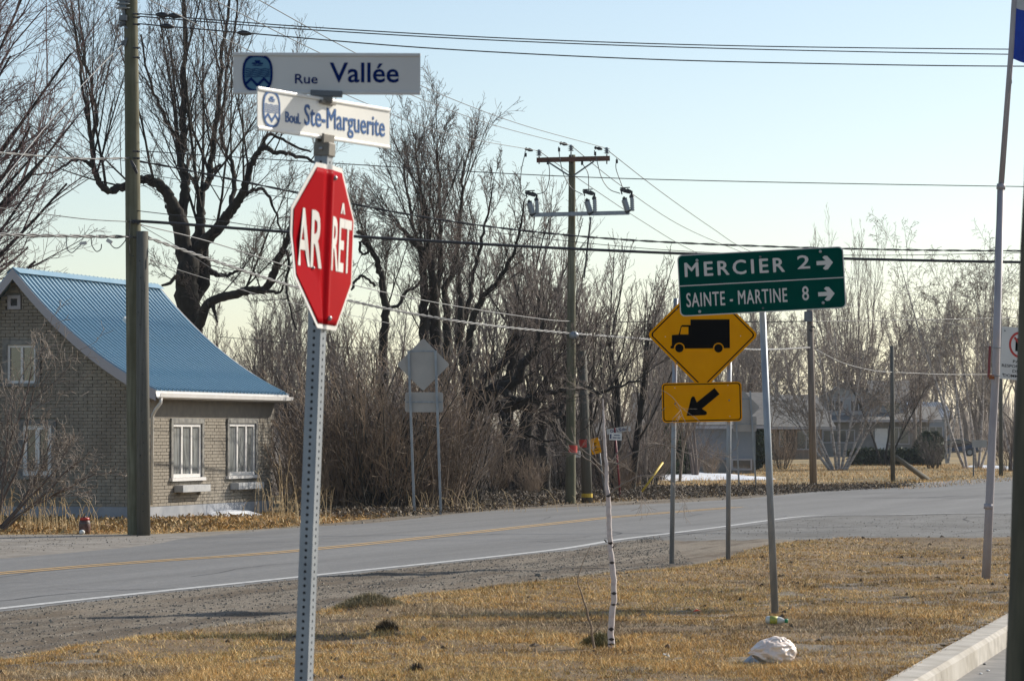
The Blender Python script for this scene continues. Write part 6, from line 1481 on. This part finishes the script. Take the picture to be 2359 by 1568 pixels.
# far side of the road at right: grey trees behind the houses
ftr = [(1790, 250, 1.5), (1850, 270, 1.9), (1905, 255, 1.7), (1975, 275, 1.9), (2050, 270, 1.7), (2110, 285, 2.0), (2160, 290, 1.9), (2230, 280, 1.8), (2290, 285, 1.9), (2340, 270, 1.8), (1730, 230, 1.5), (2390, 285, 2.0), (1680, 210, 1.3), (1620, 200, 1.2), (1560, 190, 1.2), (2120, 200, .85), (2175, 210, .9), (2100, 190, 1.0)]
pf = {}
for i, (u, d, s_) in enumerate(ftr):
    k = i % 3; lab, grp = 'grey bare tree far off behind the houses at right', 'grey bare trees far off behind the houses'
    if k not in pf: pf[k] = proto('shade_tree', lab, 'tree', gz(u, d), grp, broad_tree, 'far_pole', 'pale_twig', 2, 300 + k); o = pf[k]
    else: o = copy_tree(pf[k], loc=gz(u, d))
    o['label'] = ['first', 'second', 'third', 'fourth', 'fifth', 'sixth', 'seventh', 'eighth', 'ninth', 'tenth', 'eleventh', 'twelfth', 'thirteenth', 'fourteenth', 'fifteenth', 'sixteenth', 'seventeenth', 'eighteenth'][sorted(q[0] for q in ftr).index(u)] + ' grey bare tree behind the far houses, counted from the left'
    o.rotation_euler.z = i * 1.1; o.scale = (s_ * .9, s_ * .9, s_)
# distant wood: one mass that closes the horizon
rnd = random.Random(77); sticks = []
for i in range(9000):
    d = rnd.uniform(290, 420); u = rnd.uniform(200, 2700); p = gz(u, d); h = rnd.uniform(2, 6.5) * (.8 + .4 * math.sin(u * .02)) ; lx, ly = rnd.gauss(0, .5), rnd.gauss(0, .5)
    sticks.append(([(p.x, p.y, 0), (p.x + lx * .4, p.y + ly * .4, h * .5), (p.x + lx, p.y + ly, h)], [.06, .04, .02], 3))
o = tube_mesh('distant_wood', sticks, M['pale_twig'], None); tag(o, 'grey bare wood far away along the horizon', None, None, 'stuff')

# ---------------- birches across the road at right
def birch(name, label, u, d, stems, seed, H, mt='far_birch', mc='pale_twig', kids=11):
    rnd = random.Random(seed); b = gz(u, d); t = thing(name, label, 'tree', b); out = nlev(5)
    K = spec(5, segs=[9, 5, 4, 3, 2], kids=[kids, 7, 5, 2.6], t0=[.28, .2, .15, .1], wob=[.035, .08, .12, .2, .2], up=[.015, .03, -.02, -.10, -.1], ang=[0, .55, .6, .7, .7], upb=[0, .2, .1, -.1, -.2], ratio=[1, .42, .45, .42, .5], rmin=.008, taper=[.2, .3, .4, .6, .8], rr=[1, .45, .6, .6, .7])
    for (lx, ly, f) in stems: grow(out, (b.x + lx * .5, b.y + ly * .4, -.05), nrm(lx, ly, 1), H * f, .068 * (.7 + .4 * f), 0, K, rnd)
    split(t, out, M[mt], M[mc], 2, b); 
    return t
birch('birch_tree', 'white birch clump of many stems right of the far brown pole', 1932, 143, [(-.75, 0, .95), (-.42, .2, .95), (-.2, -.2, 1.0), (.02, .2, 1.05), (.2, -.1, .95), (.42, .1, .95), (.62, .1, .7), (-.6, .3, .7)], 31, 6.8)
birch('birch_tree', 'leaning white birch left of the flag pole', 2232, 150, [(-.42, 0, 1.15), (-.18, .2, .9)], 32, 9.5)
birch('birch_tree', 'upright white birch pair close to the flag pole', 2250, 152, [(-.06, 0, 1), (.15, .1, 1.0), (.32, -.2, .8)], 33, 9.0)
birch('birch_tree', 'white birch at the right frame edge behind the no parking sign', 2335, 150, [(-.12, 0, 1), (.1, .2, 1.0), (.3, 0, .9)], 34, 9.0)
birch('birch_tree', 'pale birch between the slender pole and the leaning birch', 2180, 178, [(0, 0, 1), (.18, 0, .9)], 38, 8.5)
birch('dark_tree', 'dark two stemmed bare tree left of the slender pole', 2035, 165, [(-.22, 0, .95), (.12, .1, 1.0), (.4, .1, .75)], 35, 7.0, 'bark', 'twig', 14)
def poplar(label, u, d, H, seed, n=6, mt='far_pole', mc='pale_twig'):
    rnd = random.Random(seed); b = gz(u, d); t = thing('poplar_tree', label, 'tree', b); out = nlev(4)
    K = spec(4, segs=[10, 6, 4, 3], kids=[16, 8, 4], t0=[.12, .15, .1], wob=[.03, .06, .1, .15], up=[.02, .10, .08, .04], ang=[0, .42, .42, .5], upb=[0, .45, .4, .2], ratio=[1, .35, .36, .4], rmin=.011, taper=[.15, .3, .5, .8], sides=[7, 4, 3, 3])
    for q in range(n): grow(out, (b.x + rnd.uniform(-.4, .4), b.y, -.1), nrm(rnd.uniform(-.28, .28), rnd.uniform(-.2, .2), 1), H * (.75 + .3 * rnd.random()), .13, 0, K, rnd)
    split(t, out, M[mt], M[mc], 2, b)
poplar('tall bare poplar behind the gabled house, top reaching the green sign', 1962, 262, 16, 41, 7)
poplar('tall grey poplar behind the metal roofed house', 2120, 300, 14, 42, 5)
poplar('tall grey poplar behind the flag pole birches', 2260, 290, 14.5, 43, 6)
poplar('bare poplar showing between the yellow signs and the green post', 1725, 190, 9.5, 44, 5)
# evergreens and the clipped hedge
def leafy(name, label, cat, u, d, sx, sy, sz, n, seed, leaf=.12, box=False, cone=False, trunk=True):
    r = np.random.default_rng(seed); b = gz(u, d); t = thing(name, label, cat, b)
    z = r.random(n); a = r.random(n) * 6.283; q = r.random(n) ** .35
    prof_ = np.where(np.full(n, cone), (1 - z) ** .8 + .08, np.sqrt(np.clip(1 - (2 * z - 1) ** 2 * .85, 0, 1)))
    if box:
        x = r.uniform(-1, 1, n) * sx; y = r.uniform(-1, 1, n) * sy; zz = z ** .6 * sz * (1 + .05 * np.sin(x * 3)) + .05 * r.normal(size=n)
    else: x = np.cos(a) * q * prof_ * sx * (1 + .2 * np.sin(a * 3 + z * 9)); y = np.sin(a) * q * prof_ * sy; zz = z * sz + .1
    c = np.stack([x, y, zz], 1); u1 = r.normal(size=(n, 3)); u1 /= np.linalg.norm(u1, axis=1, keepdims=True); u2 = np.cross(u1, r.normal(size=(n, 3))); u2 /= np.linalg.norm(u2, axis=1, keepdims=True) + 1e-9
    s_ = leaf * (.5 + r.random((n, 1))); V = np.stack([c - u1 * s_, c + u2 * s_ * .5, c + u1 * s_, c - u2 * s_ * .5], 1).reshape(-1, 3)
    cc = np.array([(.035, .055, .022)]) * (.5 + 1.1 * r.random((n, 1))) + np.array([(.03, .02, .005)]) * r.random((n, 1)) ** 3
    mesh_np('crown', V, np.arange(4 * n).reshape(-1, 4), M['cedar'], t, cols=np.repeat(cc, 4, 0))
    tube_mesh('trunk', [([(0, 0, -.1), (0, 0, sz * .4), (0, 0, sz * .85)], [.08, .06, .02], 6)] + [([(0, 0, .1 + i * sz * .07), (math.cos(i) * sx * .3, math.sin(i) * sy * .3, .2 + i * sz * .08), (math.cos(i) * sx * .6, math.sin(i) * sy * .6, .3 + i * sz * .09)], [.03, .02, .01], 4) for i in range(8)], M['bark'], t)
    return t
leafy('clipped_hedge', 'long clipped dark green hedge before the pale house at right', 'hedge', 2060, 166, 2.5, .6, .82, 16000, 51, .10, box=True)
leafy('evergreen_shrub', 'taller dark evergreen shrub at the right end of the hedge', 'shrub', 2142, 165, .75, .7, 1.7, 5000, 52, .12)
leafy('evergreen_tree', 'dark cedar tree beside the white house left of the yellow signs', 'tree', 1532, 122, 1.0, .9, 3.8, 9000, 53, .14, cone=True)
leafy('evergreen_shrub', 'dark evergreen bush behind the thin posts of the far sign backs', 'shrub', 1715, 140, 1.2, .8, 2.2, 8000, 54, .13)
# bare shrubs before the far houses
fs_ = [(1800, 148, .62, 'round bare shrub on the bank just left of the far brown pole'), (1590, 122, .62, 'dark bare shrub before the low white house'), (1640, 124, .45, 'small bare shrub at the right part of the low white house'), (2150, 150, .5, 'bare shrub in front of the hedge end'), (1510, 112, .6, 'bare shrub at the left corner of the low white house'), (2330, 140, .8, 'bare brush at the right edge under the no parking sign'), (1750, 150, .55, 'bare shrub beside the brown bungalow garage')]
for i, (u, d, s_, lab) in enumerate(fs_):
    o = copy_tree(pro[i % 4], loc=gz(u, d), label=lab, group='bare shrubs before the far houses'); o.rotation_euler.z = i * 2; o.scale = (s_ * 1.1, s_ * 1.1, s_)

# ---------------- shrub and dry weeds at the left frame edge
rnd = random.Random(90); b = G(-30, 1225); ls = thing('lilac_shrub', 'bare spreading shrub with knobbly twig tips before the brick gable at left', 'shrub', b); out = nlev(4)
K = spec(4, segs=[7, 5, 4, 3], kids=[9, 6, 3.5], t0=[.25, .2, .15], wob=[.09, .16, .25, .3], up=[.02, .03, .04, .02], ang=[0, .6, .7, .8], upb=[0, .15, .15, .1], ratio=[1, .5, .5, .45], rmin=.0042, taper=[.4, .4, .6, 1.2], sides=[6, 5, 4, 3])
for (lx, ly, L_) in ((.9, .2, 1.9), (.6, -.2, 2.1), (.35, .3, 2.6), (.1, 0, 3.0), (1.3, 0, 1.9), (1.6, -.2, 1.8), (-.2, .1, 3.2), (1.1, .3, 2.0)):
    grow(out, (b.x + lx * .15, b.y + ly * .2, 0), nrm(lx, ly, 1), L_, .030, 0, K, rnd)
split(ls, out, M['twig'], M['pale_twig'], 2, b)
def weeds(u, v, n, H, name, label, seed, w=.5):
    rnd = random.Random(seed); b = G(u, v); t = thing(name, label, 'weeds', b); br = []
    for i in range(n):
        x, y = rnd.gauss(0, w), rnd.gauss(0, .3); h = H * (.4 + .7 * rnd.random()); lx, ly = rnd.gauss(0, .12), rnd.gauss(0, .1); br.append(([(x, y, 0), (x + lx * .3, y + ly * .3, h * .5), (x + lx, y + ly, h * .9), (x + lx * 1.6, y + ly, h)], [.006, .005, .005, .003], 3))
    tube_mesh('stalks', br, M['straw'], t)
weeds(30, 1222, 70, .75, 'dry_weeds', 'tall dry straw coloured stalks at the left frame edge before the gable', 91, .55)
weeds(130, 1226, 34, .60, 'dry_weeds', 'sparse dry stalks left of the dark red barrel', 92, .45)
weeds(632, 1200, 22, 1.2, 'dry_weeds', 'tall dry golden stalks at the right corner of the brick house', 93, .28)
weeds(672, 1205, 40, .7, 'dry_weeds', 'dry golden grass clump just left of the stop sign post', 94, .4)
weeds(1060, 1180, 50, .5, 'dry_weeds', 'short dry stalks at the foot of the thicket by the diamond sign backs', 95, 1.2)

# ---------------- the birch sapling on the lawn
rnd = random.Random(12); DB = G(1410, 1505).y; b = GLn(1410, 1505); bs = thing('birch_sapling', 'slender young white birch with bare arching branches on the near lawn', 'tree', b)
def Zb(x, y): return ((1650 + x / 1.744) / 1.275, (1100 + y / 1.744) / 1.275)
def Z5(x, y): return ((1600 + x / 3.92) / 1.275, (1100 + y / 3.92) / 1.275)
def Zy(x, y): return (1490.2 + x / 6.665, 902 + y / 6.665)
tp_ = [(262, 1445), (254, 1380), (250, 1300), (258, 1220), (267, 1150), (265, 1050), (256, 960), (248, 860), (243, 800), (241, 700), (238, 620), (230, 560), (229, 480), (224, 400), (218, 300), (214, 200), (211, 122)]
tr_ = [18, 17, 16, 15.5, 15, 14.5, 13.5, 13.5, 12.5, 12, 11.5, 10, 10, 8, 7, 5, 2.5]
kB = DB / F; pts, rad = bumpy([P(*Zb(*q), DB) for q in tp_], [q / 2.2236 * kB for q in tr_], rnd, 3, .002, .03)
tube_mesh('trunk', [(pts, rad, 14)], M['birch'], bs, b)
for (x, y, w_) in ((256, 850, 1), (262, 875, 1), (255, 960, .9), (254, 1115, 1), (250, 1300, 1.3), (244, 1345, 1), (243, 1390, .9), (246, 620, .8), (262, 1165, .6)):
    c_ = P(*Zb(x, y), DB); i = min(range(len(pts)), key=lambda i: abs(pts[i][2] - c_.z)); p0 = Vector(pts[i]) - b; r0 = rad[i] + .0015; V = []
    for q in range(9):
        a = R(-150 + 120 * q / 8); t_ = 1 - abs(q - 4) / 4; V += [(p0.x + math.cos(a) * r0, p0.y + math.sin(a) * r0, p0.z + .010 * w_ * t_ + .002), (p0.x + math.cos(a) * r0, p0.y + math.sin(a) * r0, p0.z - .013 * w_ * t_ - .002)]
    MB().add(V, [(2 * q, 2 * q + 1, 2 * q + 3, 2 * q + 2) for q in range(8)]).build('bark_scar', M['birch_mark'], bs)
for q in ((228, 855, 218, 845), (262, 885, 270, 872), (246, 620, 252, 606)): MB().tube([P(*Zb(q[0], q[1]), DB - .01) - b, P(*Zb(q[2], q[3]), DB - .03) - b], [.007, .004], 6).build('branch_stub', M['birch_mark'], bs)
brs = [([Z5(*q) for q in ((720, 1215), (700, 1180), (640, 1100), (560, 1020), (470, 960), (400, 925), (320, 905), (220, 892), (120, 900), (0, 940))], [9, 8, 7.5, 7, 6, 6, 5, 4, 3, 2], .15),
 ([Z5(*q) for q in ((690, 1085), (640, 1040), (520, 930), (430, 860), (370, 810), (290, 760), (200, 700), (60, 600), (0, 540))], [7, 6.5, 6, 5, 4, 3, 2.5, 2, 1.5], -.1),
 ([Z5(*q) for q in ((720, 1050), (760, 1000), (820, 930), (880, 820), (930, 700), (970, 560), (990, 435))], [9, 8, 7.5, 7, 6, 6, 7], .1),
 ([Z5(*q) for q in ((980, 440), (920, 390), (840, 330), (760, 285), (690, 262), (620, 190))], [4, 3.6, 3.2, 3, 2.6, 1.6], .1),
 ([Z5(*q) for q in ((745, 1130), (800, 1060), (900, 970), (1000, 915), (1100, 870), (1200, 830), (1300, 805), (1372, 808))] + [Zy(*q) for q in ((200, 800), (400, 850), (560, 920), (700, 980), (830, 1040), (905, 1095))], [8, 7.5, 7, 7, 6, 6, 5.5, 5, 4.5, 4, 3.5, 3, 2.5, 1.5], -.25),
 ([Zy(*q) for q in ((300, 815), (480, 830), (620, 860), (850, 880), (1020, 920), (1130, 970), (1230, 1000))], [2.6, 2.4, 2.2, 2, 1.8, 1.4, 1], -.3),
 ([Z5(*q) for q in ((755, 1380), (800, 1320), (880, 1270), (960, 1225), (1060, 1180), (1160, 1160), (1280, 1158), (1372, 1185))] + [Zy(*q) for q in ((150, 1280), (300, 1340), (430, 1420), (560, 1500), (740, 1570))], [9, 8, 8, 7.5, 7, 6, 5.5, 5, 4.5, 4, 3, 2.5, 2], -.2),
 ([Zy(*q) for q in ((200, 1290), (330, 1360), (420, 1450), (500, 1520), (560, 1640), (600, 1800))], [2.5, 2.4, 2.2, 2, 1.6, 1], -.2),
 ([Z5(*q) for q in ((675, 410), (640, 330), (600, 260), (540, 195), (470, 165), (370, 148), (290, 90), (180, 20))], [5, 5.5, 5.5, 5, 4.5, 4, 2.5, 1.5], -.1),
 ([Z5(*q) for q in ((1060, 1170), (1020, 1120), (960, 1070), (910, 1030))], [2.5, 2, 1.6, 1], 0),
 ([Z5(*q) for q in ((1100, 1180), (1118, 1260), (1104, 1340), (1108, 1400), (1112, 1480), (1080, 1540))], [2.5, 2.2, 2, 2, 1.6, 1], 0),
 ([Z5(*q) for q in ((600, 1060), (590, 960), (570, 900), (540, 830))], [2.5, 2.2, 2, 1.2], 0), ([Z5(*q) for q in ((380, 920), (390, 870), (420, 850))], [3, 2.6, 2], 0),
 ([Zy(*q) for q in ((-150, 700), (-60, 600), (20, 450), (60, 250), (20, 100))], [2, 2, 1.8, 1.4, 1], 0),
 ([(1490 + 12, 895), (1530, 910), (1560, 940), (1572, 965), (1585, 985)], [2.6, 2.2, 2, 1.6, 1], -.4)]
brs[-1] = ([Zy(*q) for q in ((100, -60), (280, 5), (420, 110), (510, 260), (545, 370), (600, 480))], [4, 6, 6, 6, 5, 4], -.35); brs[-1] = (brs[-1][0], [1.2, 2.2, 2.4, 2.2, 1.8, 1.0], -.35)
ftw = nlev(5); Kf = spec(5, segs=[6, 5, 4, 3, 2], kids=[0, 0, 0, 2], wob=[.05] * 5, up=[.02] * 5, ang=[0, .6, .6, .6, .6], upb=[.1] * 5, ratio=[1, .5, .5, .5, .5], rmin=.0016, rr=[.5] * 5)
for pl, ra, dd in brs:
    pts2, rad2 = bumpy([P(u, v, DB + dd * i / len(pl)) for i, (u, v) in enumerate(pl)], [max(.0018, q / 4.998 * 1.275 * kB * .9) for q in ra], rnd, 3, .003, .04)
    tube_mesh('branch', [(pts2, rad2, 7)], M['brush'] if len(ra) < 6 else M['pale_twig'], bs, b)
    spawn(ftw, pts2, rad2, 2 + len(pl) // 2, .4, 3, Kf, rnd, .4, Lc=.22)
tube_mesh('twigs', [x for l in ftw for x in l], M['pale_twig'], bs, b)['kind'] = 'stuff'
g = GLn(1370, 1500); tg = thing('dead_twig', 'thin brown twig stuck in the lawn left of the birch sapling', 'twig', g)
pl = [Zb(*q) for q in ((166, 1400), (155, 1330), (140, 1240), (115, 1160), (95, 1110), (80, 1040), (95, 1000), (112, 950), (150, 870))]
pts2, rad2 = bumpy([P(u, v, g.y) for u, v in pl], [.011, .009, .008, .007, .0055, .0045, .003, .0025, .0015], rnd, 2, .003, .05)
tube_mesh('stick', [(pts2, rad2, 7)], M['brush'], tg, g)
for q in (((145, 1260), (170, 1245), (178, 1215)), ((155, 1330), (185, 1300), (205, 1250), (215, 1180))):
    tube_mesh('side_twig', [([tuple(P(*Zb(*s), g.y - .02 * i)) for i, s in enumerate(q)], [.004] * (len(q) - 1) + [.0015], 5)], M['brush'], tg, g)

# ================================================================ AIR
HAZE = 0.00016
hb = MB().box((0, 1240, 8.5), (3200, 2700, 22)); hz = hb.build('haze', bpy.data.materials.new('haze'), None); hz['kind'] = 'stuff'
hm = hz.data.materials[0]; hm.use_nodes = True; ht = hm.node_tree; ht.nodes.clear()
ho = ht.nodes.new('ShaderNodeOutputMaterial'); hv = ht.nodes.new('ShaderNodeVolumePrincipled'); hv.inputs['Color'].default_value = (.80, .88, 1, 1); hv.inputs['Density'].default_value = HAZE; hv.inputs['Anisotropy'].default_value = .2
ht.links.new(hv.outputs[0], ho.inputs['Volume'])
sc.cycles.volume_bounces = 0
